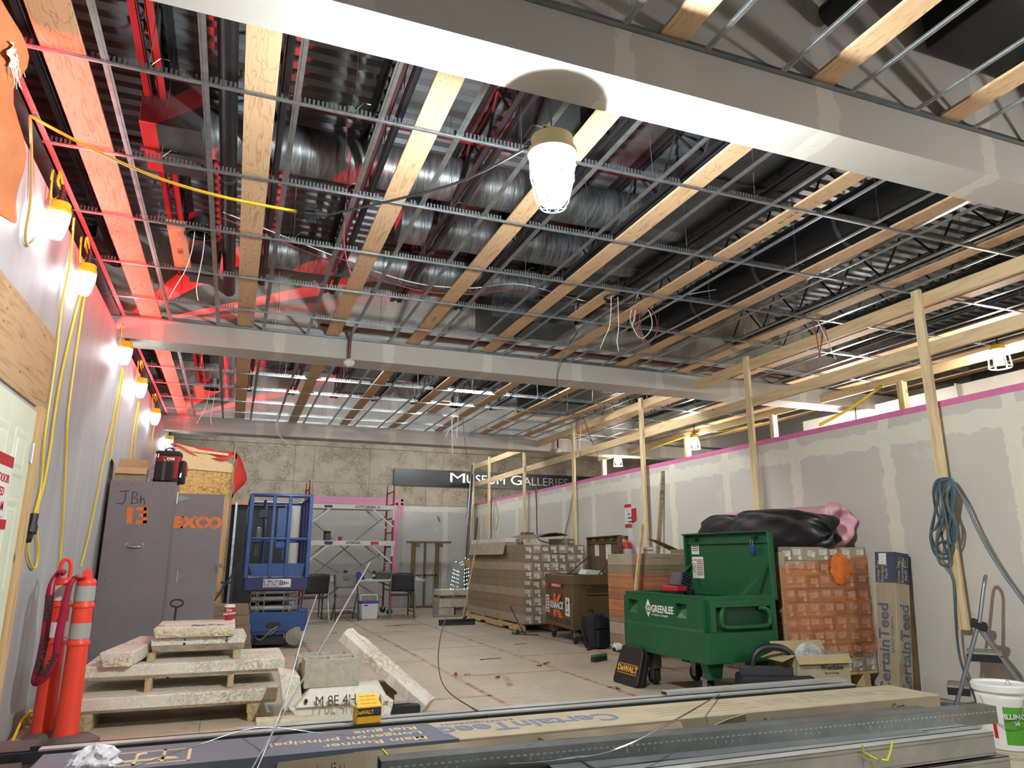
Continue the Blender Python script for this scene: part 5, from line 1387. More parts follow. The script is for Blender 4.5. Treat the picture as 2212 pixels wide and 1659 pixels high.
# ================================================================== LIT BOTTLE TREE, STONE PILE, BROOM, CONDUITS
sp = [('lower pair of cut stone blocks on the floor by the far right corner', 4.13, 4.46, 15.0, 15.5, 0, .16), ('middle stone slab of the small far pile', 4.12, 4.75, 14.95, 15.5, .162, .34), ('top stone slab of the small far pile', 4.15, 4.80, 14.95, 15.5, .40, .52)]
for lab, a, b_, c_, d_, e_, f_ in sp:
    slab(lab, a, b_, c_, d_, e_, f_, .02)
block('dark spacer between the slabs of the small far pile', 4.25, 4.7, 15.05, 15.4, .342, .398, 'spacers of the far pile', mat=M_oldwood)
block('dark spacer block beside the lowest far stone', 4.5, 4.72, 15.05, 15.4, 0, .16, 'spacers of the far pile', mat=M_oldwood)
p = Pz(955, 1318); block('flat board lying before the small far pile', 3.95, 4.6, 14.65, 14.8, 0, .025, mat=M_oldwood, grp=None)
M_led = emit('led_white', (.65, 1.0, .92), 3.0)
lt = thing('lighted_bottle_rack', 'clear cone strung with small white lights on the stone pile', 'light decoration', (4.52, 15.2, .521))
def lc(u, v): p = Py(900+u/3.77, 980+v/3.77, 15.0); return Vector((p.x-4.52, 15.0-15.2, p.z-.521))
mb = MB(); rows = [(940, 300, 340, 390, 435), (970, 295, 340, 390, 438), (1000, 290, 335, 385, 442), (1030, 285, 335, 385, 450), (1062, 278, 330, 388, 440), (1096, 275, 335, 385, 465)]
for (cy, a, b_, c_, d_) in rows:
    for (s, e) in ((a, b_), (c_, d_)):
        for k in range(4):
            pt = lc(s+(e-s)*k/3, cy+(6*k if s == a else -5*k)+4); mb.cyl(pt, pt+Vector((.012, 0, 0)), .0085, 6)
for (u, v) in ((318, 880), (352, 890), (360, 905), (375, 902), (370, 882), (395, 850), (420, 860)):
    pt = lc(u, v); mb.cyl(pt, pt+Vector((.012, 0, 0)), .008, 6)
obj('light_string', mb, M_led, lt)
top, bot = lc(370, 850), lc(370, 1105)
R0, R1 = .10, .27
obj('clear_cone', MB().lathe([(R1, .01), (R0*1.5, (top.z)*.75), (R0, top.z*.9), (R0*.3, top.z), (0, top.z)], 20, caps=False), film_mat('clear_plastic_cone', '#cfd8d6', .10, .1, (5, 5, 5), .03), lt, smooth=True)
pc_ = lc(415, 890); obj('yellow_tag', MB().cbox((pc_.x, pc_.y, pc_.z), (.06, .02, .14)), M_ycap, lt)
# push broom
bm = thing('push_broom', 'push broom with pale wooden handle leaning on the carton pile', 'broom', (3.87, 12.9, 0))
hb = Vector((.22, .1, .13)); ht = Py(1031, 1168, 13.2)-Vector((3.87, 12.9, 0))
obj('broom_head', MB().rbox(-.32, .36, -.04, .04, .05, .10, .03), M_black, bm, bevel=.004, smooth=True)
obj('bristles', MB().add([(x, y, z) for z, sx, sy in ((0, 1.0, 1.3), (.05, .97, .9)) for x, y in ((-.31*sx, -.04*sy), (.35*sx, -.04*sy), (.35*sx, .04*sy), (-.31*sx, .04*sy))], [(3, 2, 1, 0), (4, 5, 6, 7), (0, 1, 5, 4), (1, 2, 6, 5), (2, 3, 7, 6), (3, 0, 4, 7)]), plain('grey_bristles', '#3a3a3e', .9, bump=.8, bscale=120), bm)
obj('handle_socket', MB().cyl((.13, .03, .09), hb, .022, 8), M_black, bm)
obj('broom_handle', MB().cyl((.13, .03, .1), ht, .014, 8), M_handle, bm, smooth=True)
obj('handle_brace', MB().cyl((0, 0, .10), (.2, .09, .32), .005, 6).cyl((.28, 0, .10), (.24, .1, .32), .005, 6), M_galv, bm)
# conduits and studs leaning into the far right corner
for i, (u0, v0, u1, v1, m, r) in enumerate(((992, 1270, 1018, 1012, M_galv2, .012), (996, 1270, 1020, 1005, M_dsteel, .014), (1000, 1270, 1021, 1025, M_redpipe, .012), (1003, 1265, 1024, 1015, M_galv2, .012), (1008, 1268, 1031, 1120, M_dsteel, .02), (999, 1272, 1012, 1060, M_dsteel, .012))):
    a = Py(u0, v0, 16.6); a = Vector((a.x, 16.4, max(0.01, a.z*0))); b_ = Py(u1, v1, 17.4)
    o = obj('conduit', MB().cyl((0, 0, 0), b_-a, r, 8), m, smooth=True); o.location = a
    tag(o, ['grey', 'dark', 'dark red', 'second grey', 'thick dark', 'short dark'][i] + ' conduit leaning in the far right corner', 'conduit', 'conduits leaning in the far right corner')
# ================================================================== RAIL FRAMES ALONG THE PARTITION
def lumber(name, lab, a, b, w, h, up, mat, cat='lumber', grp=None):
    a, b = Vector(a), Vector(b)
    o = obj(name, MB().bar((0, 0, 0), b-a, w, h, up), mat, bevel=.002); o.location = a
    return tag(o, lab, cat, grp)
PY = [4.47, 6.88, 9.37, 11.77, 14.2, 16.49, 17.75]
for i, y in enumerate(PY):
    lumber('stud_post', 'wooden post fixed to the partition, %s from the camera' % ORD[i], (5.722, y, .59 if i == 0 else .75 if i < 6 else .0), (5.722, y, 3.575), .038, .089, (0, 1, 0), M_stud, 'post', 'wooden posts along the partition')
def rail(lab, x, z, ya, yb, grp, n):
    ys = [ya]
    while ys[-1] < yb: ys.append(min(yb, ys[-1]+4.85))
    for k, (a, b) in enumerate(zip(ys[:-1], ys[1:])):
        lumber('wood_rail', lab + ', %s length from the camera' % ORD[k], (x, a+.001, z), (x, b-.001, z), .038, n, (0, 0, 1), M_rail, 'rail', grp)
rail('upper wooden rail of the frame on the partition', 5.762, 3.475, 2.0, 17.75, 'wooden rails above the partition', .125)
rail('lower wooden rail of the frame on the partition', 5.762, 3.01, 2.0, 17.75, 'wooden rails above the partition', .12)
for i, y in enumerate([4.2, 6.60, 9.02, 11.40, 14.75]):
    lumber('stud_post', 'short post of the second frame beyond the partition, %s from the camera' % ORD[i], (7.95, y, 0.0), (7.95, y, 3.40), .089, .089, (0, 1, 0), M_stud, 'post', 'posts beyond the partition')
rail('wooden rail of the second frame beyond the partition', 7.95, 3.44, 2.5, 15.0, 'wooden rails beyond the partition', .11)
lumber('wood_rail', 'low cross rail of the second frame near the stone wall', (7.9, 14.75, 2.72), (9.2, 14.75, 2.78), .09, .038, (0, 0, 1), M_railx, 'rail')
cable('extension_cord', 'yellow cord slanting up beyond the partition', [Px(1770, 918, 6.3), Px(1840, 880, 6.4), Px(1908, 831, 6.5)], .016, M_yellow, 'extension cord', 4)
cable('extension_cord', 'yellow cord swagged between the far lamps beyond the partition', [(7.9, 14.0, 3.4), (7.5, 12.5, 3.22), (7.9, 11.1, 3.42), (7.4, 9.6, 3.2), (7.7, 9.0, 3.25)], .012, M_yellow, 'extension cord', 6)
wall_box = box_duct('soffit_box', 'grey drywall soffit box in the hall beyond the partition', 9.0, 11.0, 5.2, 9.5, 3.0, 3.45, M_dw_bulk)
tag(wall_box, 'grey drywall soffit box in the hall beyond the partition', 'soffit')
# ================================================================== LONG CARTON PILE ON THE PALLET (far right)
M_palletwood = wood('pallet_lumber', '#cdb184', '#a08256', 'y')
def label_parts(o, w, h, face_y, seed):
    """printed white stickers on the end of a carton"""
    r = random.Random(seed)
    a = r.uniform(-.25, .25) if r.random() < .3 else r.uniform(-.04, .04)
    cx, cz = r.uniform(-.15, .1)*w, h*(.62 if r.random() < .7 else .5)
    M = T((cx, face_y, cz)) @ RY(a)
    lb = obj('label', MB().box(-w*.29, w*.29, -.0012, 0, -h*.2, h*.2, M), M_paper, o)
    mb = MB()
    for k in range(3): mb.box(-w*.25, w*(.2-.1*k), -.0018, -.0011, h*(.1-.11*k), h*(.14-.11*k), M)
    obj('print', mb, plain_cache('label_print'), lb)['kind'] = 'stuff'
    if r.random() < .65:
        obj('label', MB().box(cx+w*.08, cx+w*.32, face_y-.0012, face_y, h*.06, h*.34), M_paper, o)
_pc = {}
def plain_cache(n):
    if n not in _pc: _pc[n] = plain(n, '#8a8780', .7, var=.2, scale=60)
    return _pc[n]
random.seed(21)
PILE = thing('pallet_deck', 'wooden pallet under the pile of long brown cartons', 'pallet', (4.50, 11.25, 0))
for yy in (0.0, .9, 1.8, 2.7): obj('deck_board', MB().box(-.05, 1.05, yy, yy+.12, .11, .135), M_palletwood, PILE, bevel=.002)
for xx in (-.05, .45, .95):
    obj('stringer', MB().prism_ax([(-.02, .02), (.5, .02), (.55, .06), (.8, .06), (.85, .02), (1.7, .02), (1.75, .06), (2.0, .06), (2.05, .02), (2.9, .02), (2.9, .11), (-.02, .11)], xx, xx+.09, 'x'), M_palletwood, PILE, bevel=.002)
for k in range(3): obj('foot_block', MB().box(.0, .12, .05+1.3*k, .2+1.3*k, 0, .02), M_palletwood, PILE)
CW, CH = .157, .138
Z0 = .138
cl = 0
for r_ in range(9):
    for c_ in range(7):
        dy = random.uniform(-.012, .012) + (.0 if c_ < 2 or r_ > 4 else .0)
        L = 2.95
        o = obj('long_carton', MB().box(-CW/2+.001, CW/2-.001, 0, L, .001, CH-.001), M_card2 if (r_+c_) % 3 else M_card, bevel=.002)
        o.location = (4.46+CW*(c_+.5)+.004*(r_ % 2), 11.10+dy, Z0+CH*r_)
        o['label'] = 'long carton, %s row up, %s column from the left, in the far pallet pile' % (ORD[r_], ORD[c_])
        o['category'] = 'carton'; o['group'] = 'long cartons of the far pallet pile'
        if c_ < 2 or r_ > 3: label_parts(o, CW, CH, 0, r_*10+c_)
ZT = Z0+CH*9
# opened cartons and flaps on top
t = thing('opened_carton', 'opened carton showing white panels along the left of the pile top', 'cardboard box', (4.47, 12.0, ZT-.0))
obj('carton_tray', MB().box(.0, .35, 0, 2.0, 0.001, .06), M_card, t, bevel=.003)
obj('white_panels', MB().box(.01, .34, .02, 1.98, .061, .13), M_white, t)
obj('hanging_flap', MB().grid(lambda u, v: (-.012-.10*v, -.05+1.95*u-.15*v, .055-.21*v), 12, 4), M_card, t, solid=.005)
mb = MB()
for k in range(4): mb.box(-.01, .008, .2+.45*k, .36+.45*k, -.03, .06)
obj('flap_tab', mb, M_cardin, t)['kind'] = 'stuff'
o = obj('loose_carton_sheet', MB().grid(lambda u, v: (.05+.62*v, 1.45*u, .10+.10*math.sin(PI*v*.8)), 10, 6), M_card2, smooth=False, solid=.006)
o.location = (4.62, 11.15, ZT); tag(o, 'unfolded cardboard sheet lying over the top of the pile', 'cardboard')
for k in range(3): obj('sheet_tab', MB().box(.03, .05, .15+.42*k, .3+.42*k, .05, .11), M_cardin, o)
o = obj('small_carton', MB().box(-.1, .1, -.2, .2, 0, .10), M_card2, bevel=.003); o.location = (5.28, 11.4, ZT+.002); o.rotation_euler = (0, 0, .5)
tag(o, 'small open carton at the front right of the pile top', 'cardboard box'); label_parts(o, .2, .10, -.201, 5)
p = Py(430/5.53+960, 935/5.53+1000, 13.9)
o = obj('white_wrapped_panel', MB().rbox(-.05, .9, -.15, .15, 0, .07, .02), M_white, bevel=.004); o.location = (4.65, 13.4, ZT+.002); tag(o, 'pale wrapped panels at the back of the pile top', 'panels')
# wire coil on top
cable('wire_coil', 'small coil of brown wire on top of the carton pile', [(5.05+.12*math.cos(k*.9), 12.4+.12*math.sin(k*.9), ZT+.20+.02*(k % 3)) for k in range(16)], .006, M_redpipe, 'wire', 4)
# ================================================================== BROWN GANG BOX
M_brown = plain('brown_chest_paint', '#5f4a2e', .45, .05, .1, 4, dirt='#7a6a50', dirt_amt=.35)
def gang_box(name, label, loc, rz, Lx, Ly, z0, zt, lid_h, mat, grp=None):
    """Ly = long side (front faces -x), Lx = end width (end faces -y); lid hinged on the far +x long side, standing open"""
    t = thing(name, label, 'tool chest', loc, rz, grp)
    w = .02
    zs = z0+(zt-z0)*.46
    mb = MB()
    mb.box(0, w, 0, Ly, z0, zt).box(Lx-w, Lx, 0, Ly, z0, zt).box(w, Lx-w, 0, w, z0, zt).box(w, Lx-w, Ly-w, Ly, z0, zt).box(w, Lx-w, w, Ly-w, z0, z0+w)
    obj('chest_body', mb, mat, t, bevel=.005)
    obj('rim', MB().box(-.012, .03, -.012, Ly+.012, zt-.03, zt+.004).box(Lx-.03, Lx+.012, -.012, Ly+.012, zt-.03, zt+.004).box(.03, Lx-.03, -.012, .03, zt-.03, zt+.004).box(.03, Lx-.03, Ly-.03, Ly+.012, zt-.03, zt+.004), mat, t)
    obj('lower_step', MB().box(-.014, 0, 0, Ly, z0, zs).prism_ax([(-.014, zs), (0, zs+.02), (0, zs)], 0, Ly, 'y'), mat, t, bevel=.003)
    # lid
    xl_ = Lx+.012
    ld = obj('lid', MB().box(xl_+.05, xl_+.065, -.012, Ly+.012, zt-.04, zt+lid_h).box(xl_, xl_+.065, -.012, .008, zt-.04, zt+lid_h).box(xl_, xl_+.065, Ly-.008, Ly+.012, zt-.04, zt+lid_h).box(xl_-.02, xl_+.065, -.012, Ly+.012, zt+lid_h-.015, zt+lid_h), mat, t, bevel=.003)
    obj('lid_stiffener', MB().box(xl_+.02, xl_+.05, .01, Ly-.01, zt+lid_h-.11, zt+lid_h-.095), mat, ld)
    return t
kA = (4.50, 9.35, 0)
kb = gang_box('brown_tool_chest', 'brown jobsite tool chest with open lid and orange logo', kA, math.radians(-6), .68, 1.25, .20, .93, .56, M_brown)
# end recess with bar handle
for nm, mb in (('handle_recess', MB().box(.20, .58, -.006, .0, .66, .80)),):
    obj(nm, mb, plain('dark_brown_recess', '#43341f', .5), kb)
obj('bar_handle', MB().tube([(.22, -.02, .68), (.22, -.045, .68), (.56, -.045, .68), (.56, -.02, .68)], .012, 8), M_brown, kb, smooth=True)
for x in (.22, .56): obj('handle_bracket', MB().box(x-.03, x+.03, -.03, .0, .76, .785), M_brown, kb)
obj('upper_panel', MB().box(-.02, .69, -.02, .0, .80, .93).box(-.02, .0, 0, 1.25, .80, .93), M_brown, kb, bevel=.004)
def FX(y, z, xo=-.0155): return frame((xo, y, z), (0, -1, 0), (0, 0, 1))
M_orlogo = plain('orange_logo', '#e2622a', .5, var=.05)
M_wlet = plain('white_lettering', '#dcdad5', .5, var=.04)
text('logo_letter', 'K', .42, M_orlogo, kb, FX(.68, .47), .0006, sx=1.3, bold=.02)
obj('logo_band', MB().box(-.0185, -.0165, .36, 1.02, .43, .545), M_ink, kb)
text('logo_lettering', 'KNAACK', .14, M_wlet, kb, FX(.69, .488, -.0188), .0006, sx=1.05, bold=.005)
for y, m_, s in ((1.14, M_red, 'w'), (.22, plain('green_mark', '#2d5c48', .5), 'g')):
    st = obj('sticker', MB().box(-.0165, -.0145, y-.09, y+.09, .37, .62), M_paper, kb)
    mb = MB()
    if s == 'w':
        for k in range(5): mb.box(-.0172, -.0162, y-.06, y+.06, .39+.045*k, .413+.045*k)
    else: mb.box(-.0172, -.0162, y-.012, y+.012, .46, .60).box(-.0172, -.0162, y-.04, y+.04, .53, .565).box(-.0172, -.0162, y-.05, y+.05, .41, .43)
    obj('sticker_print', mb, m_, st)['kind'] = 'stuff'
obj('warning_label', MB().box(-.0225, -.0205, .45, .98, .745, .80), M_red, kb); obj('warning_label', MB().box(-.0225, -.0205, 1.05, 1.2, .745, .80), M_red, kb)
text('warning_lettering', 'JOBMASTER CHEST', .05, M_wlet, kb, FX(.71, .772, -.0228), .0004, sx=.9, bold=.001)
text('stencil_lettering', 'TWO WALL & CEILING', .115, M_ink, kb, FX(.60, .285), .0006, sx=.88, bold=.001)
zl = .93
xk = .68+.012
def FL(y, z, xo=.048): return frame((xk+xo, y, z), (0, -1, 0), (0, 0, 1))
for (ya, yb, za, zb, m_) in ((.86, 1.03, .27, .44, M_paper), (.73, .79, .38, .45, M_red), (.38, .58, .22, .44, M_paper)):
    st = obj('sticker', MB().box(xk+.047, xk+.0495, ya, yb, zl+za, zl+zb), m_, kb)
    mb = MB(); n_ = 7
    for k in range(n_): mb.box(xk+.0464, xk+.0471, ya+.015, yb-.015-(.03 if k % 3 else 0), zl+za+.015+(zb-za-.03)*k/n_, zl+za+.015+(zb-za-.03)*k/n_+.005)
    obj('sticker_print', mb, plain_cache('label_print'), st)['kind'] = 'stuff'
obj('lid_bolt', MB().box(xk, xk+.05, .2, .3, zl+.49, zl+.53).box(xk, xk+.05, .55, .65, zl+.49, zl+.53).box(xk, xk+.05, .9, 1.0, zl+.49, zl+.53), M_brown, kb)['kind'] = 'stuff'
obj('lid_stay', MB().bar((.40, .12, .90), (xk+.02, .12, 1.25), .012, .03, (0, 1, 0)), M_dsteel, kb); obj('lid_stay', MB().bar((.30, 1.13, .90), (xk+.02, 1.13, 1.22), .012, .03, (0, 1, 0)), M_dsteel, kb)
obj('white_papers', MB().prism_ax([(.35, .93), (.62, .93), (.60, .985), (.42, 1.0), (.38, .99)], .45, .75, 'y', None), M_paper, kb)
for (x, y) in ((.08, .15), (.6, .15), (.08, 1.1), (.6, 1.1)):
    c = obj('caster_fork', MB().box(x-.03, x+.03, y-.03, y+.03, .09, .2), M_galv2, kb)
    obj('caster_wheel', MB().lathe([(.02, -.02), (.065, -.02), (.07, -.01), (.07, .01), (.065, .02), (.02, .02)], 16, T((x, y+.03, .07)) @ RY(PI/2)), M_rubber, c, smooth=True)
obj('skid', MB().prism_ax([(.05, .2), (.63, .2), (.60, .12), (.08, .12)], .30, .34, 'y').prism_ax([(.05, .2), (.63, .2), (.60, .12), (.08, .12)], .95, .99, 'y'), M_brown, kb)['kind'] = 'stuff'
# backpack in front
M_bp = plain('black_backpack_fabric', '#18191c', .8, var=.3, bump=.4, bscale=60)
bp = thing('backpack', 'black tactical backpack standing before the brown tool chest', 'backpack', (4.66, 9.02, 0), .35)
obj('pack_body', MB().rbox(-.16, .16, -.11, .11, 0.0, .44, .07), M_bp, bp, smooth=True, bevel=.03)
obj('front_pocket', MB().rbox(-.13, .10, -.17, -.10, .02, .24, .04), M_bp, bp, smooth=True, bevel=.015)
obj('upper_pocket', MB().rbox(-.11, .10, -.15, -.09, .26, .40, .04), M_bp, bp, smooth=True, bevel=.015)
for k in range(5): obj('webbing', MB().box(-.125+.045*k, -.10+.045*k, -.176, -.168, .04, .23), M_black, bp)
obj('side_pouch', MB().rbox(.15, .25, -.09, .09, .04, .36, .04), M_bp, bp, smooth=True, bevel=.02)
obj('shoulder_strap', MB().tube(catmull([(-.14, .1, .40), (-.19, .08, .30), (-.20, .02, .15), (-.17, -.02, .03), (-.2, -.1, .008), (-.3, -.12, .008)], 5), .016, 6), M_bp, bp, smooth=True)
obj('grab_handle', MB().tube(catmull([(-.04, .08, .43), (-.03, .08, .475), (.03, .08, .475), (.04, .08, .43)], 4), .01, 6), M_bp, bp, smooth=True)
obj('grey_patch', MB().box(.05, .13, -.118, -.108, .37, .42), plain('grey_fabric', '#6a6a6c', .8), bp)
p = Pz(1117, 1369)
o = small('drink_can', 'crushed drink can lying on the floor by the pallet', 'can', (p.x, p.y, .033), [('can_body', MB().lathe([(0, -.06), (.025, -.06), (.032, -.05), (.032, .04), (.025, .058), (0, .058)], 14, RY(PI/2), caps=False), plain('printed_can', '#9a9a9e', .3, .6, .4, 30), True), ('can_print', MB().lathe([(.0323, -.03), (.0323, .02)], 14, RY(PI/2), caps=False), M_ink, True)], rz=.2)
cable('floor_cable', 'black cable curling on the floor before the pallet', [(4.35, 11.3, .01), (4.25, 11.0, .01), (4.55, 10.75, .012), (4.45, 11.05, .01), (4.32, 11.35, .4)], .008, M_black, 'cable')
cable('wall_cable', 'dark cable dropping over the pink tape onto the carton pile', [Px(1157, 1052, 5.77), Px(1159, 1090, 5.77), Px(1160, 1140, 5.75), Px(1163, 1165, 5.7), (5.5, 12.2, ZT+.04), (5.2, 11.15, ZT+.02)], .012, M_black, 'cable')
cable('wall_cable', 'tan cord looped on the partition near the far corner', [Px(1069, 1080, 5.77), Px(1066, 1110, 5.77), Px(1066, 1140, 5.77), Px(1072, 1143, 5.77), Px(1076, 1120, 5.77), Px(1071, 1085, 5.77)], .008, plain('tan_cord2', '#9a8a5c', .6), 'cable')
cable('wall_cable', 'tan cord falling from the partition top to the carton pile', [Px(1240, 1045, 5.765), Px(1232, 1100, 5.765), Px(1222, 1145, 5.76), Px(1214, 1178, 5.74)], .012, plain('tan_cord3', '#9a8a6c', .6), 'cable')
# fire extinguisher with wall sign
p = Px(1357, 1195, 5.70)
ex = thing('fire_extinguisher', 'red fire extinguisher on the partition beside the brown chest lid', 'fire extinguisher', (5.68, p.y, Px(1357, 1235, 5.68).z))
obj('cylinder', MB().lathe([(0, 0), (.07, 0), (.08, .01), (.08, .38), (.07, .42), (.03, .45), (.025, .48), (0, .48)], 20, caps=False), M_red, ex, smooth=True)
obj('label', MB().lathe([(.0806, .2), (.0806, .34)], 20, caps=False), M_paper, ex, smooth=True)
obj('valve', MB().cyl((0, 0, .47), (0, 0, .53), .025, 10).box(-.1, .02, -.012, .012, .52, .535), M_black, ex)
obj('hose', MB().tube(catmull([(0, .02, .5), (-.06, .09, .48), (-.085, .1, .3), (-.08, .09, .1)], 5), .012, 6), M_black, ex, smooth=True)
obj('orange_ring', MB().lathe([(.06, .43), (.065, .44), (.06, .45)], 16, caps=False), M_orange, ex)
p0, p1 = Px(1350, 1090, 5.795), Px(1366, 1138, 5.795)
sg2 = obj('wall_sign', MB().box(5.785, 5.797, min(p0.y, p1.y), max(p0.y, p1.y), p1.z, p0.z), M_paper); tag(sg2, 'white paper sign with red ends on the partition above the extinguisher', 'sign')
ya_, yb_ = sorted((p0.y, p1.y)); h_ = p0.z-p1.z
obj('red_band', MB().box(5.783, 5.785, ya_, yb_, p0.z-.1*h_-.02, p0.z).box(5.783, 5.785, ya_, yb_, p1.z, p1.z+.13*h_), M_red, sg2)['kind'] = 'stuff'
obj('red_band', MB().box(5.783, 5.797, ya_-.13, ya_-.005, p1.z+.25*h_, p1.z+.78*h_), M_red, sg2)
mb = MB()
for k in range(4): mb.box(5.783, 5.7845, ya_+.1, yb_-.1-.06*k, p0.z-.3*h_-.06*k, p0.z-.3*h_-.06*k+.02)
obj('sign_lettering', mb, M_ink, sg2)['kind'] = 'stuff'
# ================================================================== GREEN TOOL CHEST
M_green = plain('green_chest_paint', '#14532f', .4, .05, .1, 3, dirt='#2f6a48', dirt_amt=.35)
M_dgreen = plain('dark_green_recess_shade', '#0e3a22', .45, .05, .08, 3)  # darker green stands in for shade inside the grip and end recesses
GA = (3.81, 5.33, 0)
gL, gW, gz0, gzt, gh = 1.22, .72, .31, .845, .57
gb = gang_box('green_tool_chest', 'green jobsite tool chest with raised lid and white lettering', GA, math.radians(3), gW, gL, gz0, gzt, gh, M_green)
def GX(y, z, xo=-.0155): return frame((xo, y, z), (0, -1, 0), (0, 0, 1))
gm = .46*(gzt-gz0)+gz0+.02
py0, py1, py2, py3 = .21, .38, .97, .1
pw = .155; ya1, yb1 = .22, .22+pw; ya2, yb2 = .98, .98+pw; za_, zb_ = .655, .775
fp = MB().box(-.04, 0, 0, ya1, gm, gzt-.03).box(-.04, 0, yb1, ya2, gm, gzt-.03).box(-.04, 0, yb2, gL, gm, gzt-.03)
for (p_, q_) in ((ya1, yb1), (ya2, yb2)): fp.box(-.04, 0, p_, q_, gm, za_).box(-.04, 0, p_, q_, zb_, gzt-.03)
obj('front_plate', fp, M_green, gb)
obj('front_base', MB().box(-.046, 0, 0, gL, gz0, gm-.02).prism_ax([(-.046, gm-.02), (-.04, gm), (0, gm), (0, gm-.02)], 0, gL, 'y'), M_green, gb, bevel=.003)
for (p_, q_) in ((ya1, yb1), (ya2, yb2)):
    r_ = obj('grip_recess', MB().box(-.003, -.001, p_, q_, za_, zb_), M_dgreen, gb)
    obj('recess_scoop', MB().add([(-.038, p_, za_), (-.038, q_, za_), (-.004, q_, za_+.06), (-.004, p_, za_+.085)], [(0, 1, 2, 3)]), M_green, r_)
mb = MB(); c_ = .80
mb.prism_ax([(c_-.05, .71), (c_, .63), (c_+.05, .71), (c_, .79)], -.043, -.0402, 'x')
lg = obj('logo_diamond', mb, M_wlet, gb)
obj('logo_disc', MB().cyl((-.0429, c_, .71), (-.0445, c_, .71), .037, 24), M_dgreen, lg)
text('logo_letter', 'G', .075, M_wlet, lg, GX(c_, .712, -.0447), .0004, bold=.003)
text('logo_lettering', 'GREENLEE', .088, M_wlet, gb, GX(.58, .705, -.041), .0006, sx=.84, bold=.002)
text('logo_lettering', 'A Textron Company', .030, M_wlet, gb, GX(.62, .655, -.041), .0004)
# end face (towards camera)
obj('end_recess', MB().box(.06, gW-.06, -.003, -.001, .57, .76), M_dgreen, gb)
ep = MB().box(0, gW, -.05, 0, .76, gzt-.03).box(0, .06, -.05, 0, .56, .76).box(gW-.06, gW, -.05, 0, .56, .76)
obj('end_plate', ep, M_green, gb)
obj('end_base', MB().box(-.046, gW, -.055, 0, gz0, .555).prism_ax([(-.055, .555), (-.002, .575), (0, .555)], 0, gW, 'x'), M_green, gb, bevel=.003)
xa_, xb_ = .10, gW-.10
obj('bar_handle', MB().tube(catmull([(xa_+.07, -.02, .745), (xa_+.03, -.055, .74), (xa_, -.07, .71), (xa_, -.07, .64), (xa_+.04, -.07, .60), (gW/2, -.07, .595), (xb_-.04, -.07, .60), (xb_, -.07, .64), (xb_, -.07, .71), (xb_-.03, -.055, .74), (xb_-.07, -.02, .745)], 5), .019, 10), M_green, gb, smooth=True)
# feet and casters
for y in (.06, gL-.2):
    obj('skid_foot', MB().prism_ax([(.04, gz0), (.62, gz0), (.55, .0), (.12, .0)] if False else [(-.0+.02, gz0), (.20, gz0), (.17, .165), (.06, .165)], y, y+.10, 'y') , M_green, gb, bevel=.003)
    obj('skid_foot', MB().prism_ax([(.52, gz0), (.70, gz0), (.66, .165), (.55, .165)], y, y+.10, 'y') , M_green, gb, bevel=.003)
for (x, y) in ((.11, .95), (.6, .95), (.11, .17), (.6, .17)):
    c = obj('caster_fork', MB().box(x-.045, x+.045, y-.045, y+.045, .15, .175 if y < .5 else gz0).box(x-.04, x-.034, y-.03, y+.03, .05, .16).box(x+.034, x+.04, y-.03, y+.03, .05, .16), M_galv2, gb)
    obj('caster_wheel', MB().lathe([(.02, -.022), (.07, -.022), (.076, -.012), (.076, .012), (.07, .022), (.02, .022)], 18, T((x, y+.02, .077)) @ RY(PI/2)), M_rubber, c, smooth=True)
# lid inside
xg = gW+.012
def GLd(y, z, xo=.047): return frame((xg+xo, y, gzt+z), (0, -1, 0), (0, 0, 1))
for (ya, yb, za, zb, red) in ((1.04, 1.16, .36, .47, 0), (.98, 1.16, .12, .335, 1)):
    st = obj('sticker', MB().box(xg+.0475, xg+.0498, ya, yb, gzt+za, gzt+zb), M_paper, gb)
    mb = MB(); mr = MB(); n_ = 3 if not red else 9
    for k in range(n_):
        zz = gzt+zb-.03-(zb-za-.05)*k/n_
        (mr if red and k in (0, 3, 6) else mb).box(xg+.0466, xg+.0474, ya+.01, yb-(.015 if not red or k in (0,) else .075), zz-.006, zz+.002)
    if red:
        obj('red_print', mr, M_red, st)['kind'] = 'stuff'
        obj('warning_ring', MB().tube([(xg+.0466, yb-.035+.024*math.cos(k*.3927), gzt+zb-.11+.045*math.sin(k*.3927)) for k in range(16)], .003, 4, closed=True).bar((xg+.0466, yb-.055, gzt+zb-.08), (xg+.0466, yb-.015, gzt+zb-.14), .004, .004), M_red, st)
    obj('sticker_print', mb, M_ink, st)['kind'] = 'stuff'
text('sticker_lettering', 'GREENLEE', .022, M_ink, gb, GLd(1.10, .452, .0466), .0003)
for y in (1.05, .18): obj('lid_latch', MB().cyl((xg+.05, y, gzt+.51), (xg-.01, y, gzt+.51), .016, 8).box(xg-.01, xg+.0, y-.03, y+.03, gzt+.495, gzt+.525), M_dgreen, gb)
pk = obj('padlock_body', MB().rbox(xg-.02, xg+.01, .165, .225, gzt+.37, gzt+.43, .006), plain('blue_padlock', '#2b4a9a', .35, .3, .1), gb, bevel=.003)
obj('padlock_shackle', MB().tube(catmull([(xg-.005, .18, gzt+.43), (xg-.005, .182, gzt+.48), (xg-.005, .195, gzt+.50), (xg-.005, .21, gzt+.48), (xg-.005, .21, gzt+.43)], 4), .005, 6), M_chrome, pk, smooth=True)
obj('lid_stay', MB().bar((.42, .05, gzt-.01), (xg+.04, .05, gzt+.26), .01, .035, (0, 1, 0)), M_green, gb)
obj('lid_stay', MB().bar((.42, gL-.05, gzt-.01), (xg+.04, gL-.05, gzt+.26), .01, .035, (0, 1, 0)), M_green, gb)
obj('inner_tray', MB().box(.05, .45, .05, gL-.05, gzt-.10, gzt-.09), M_dgreen, gb)
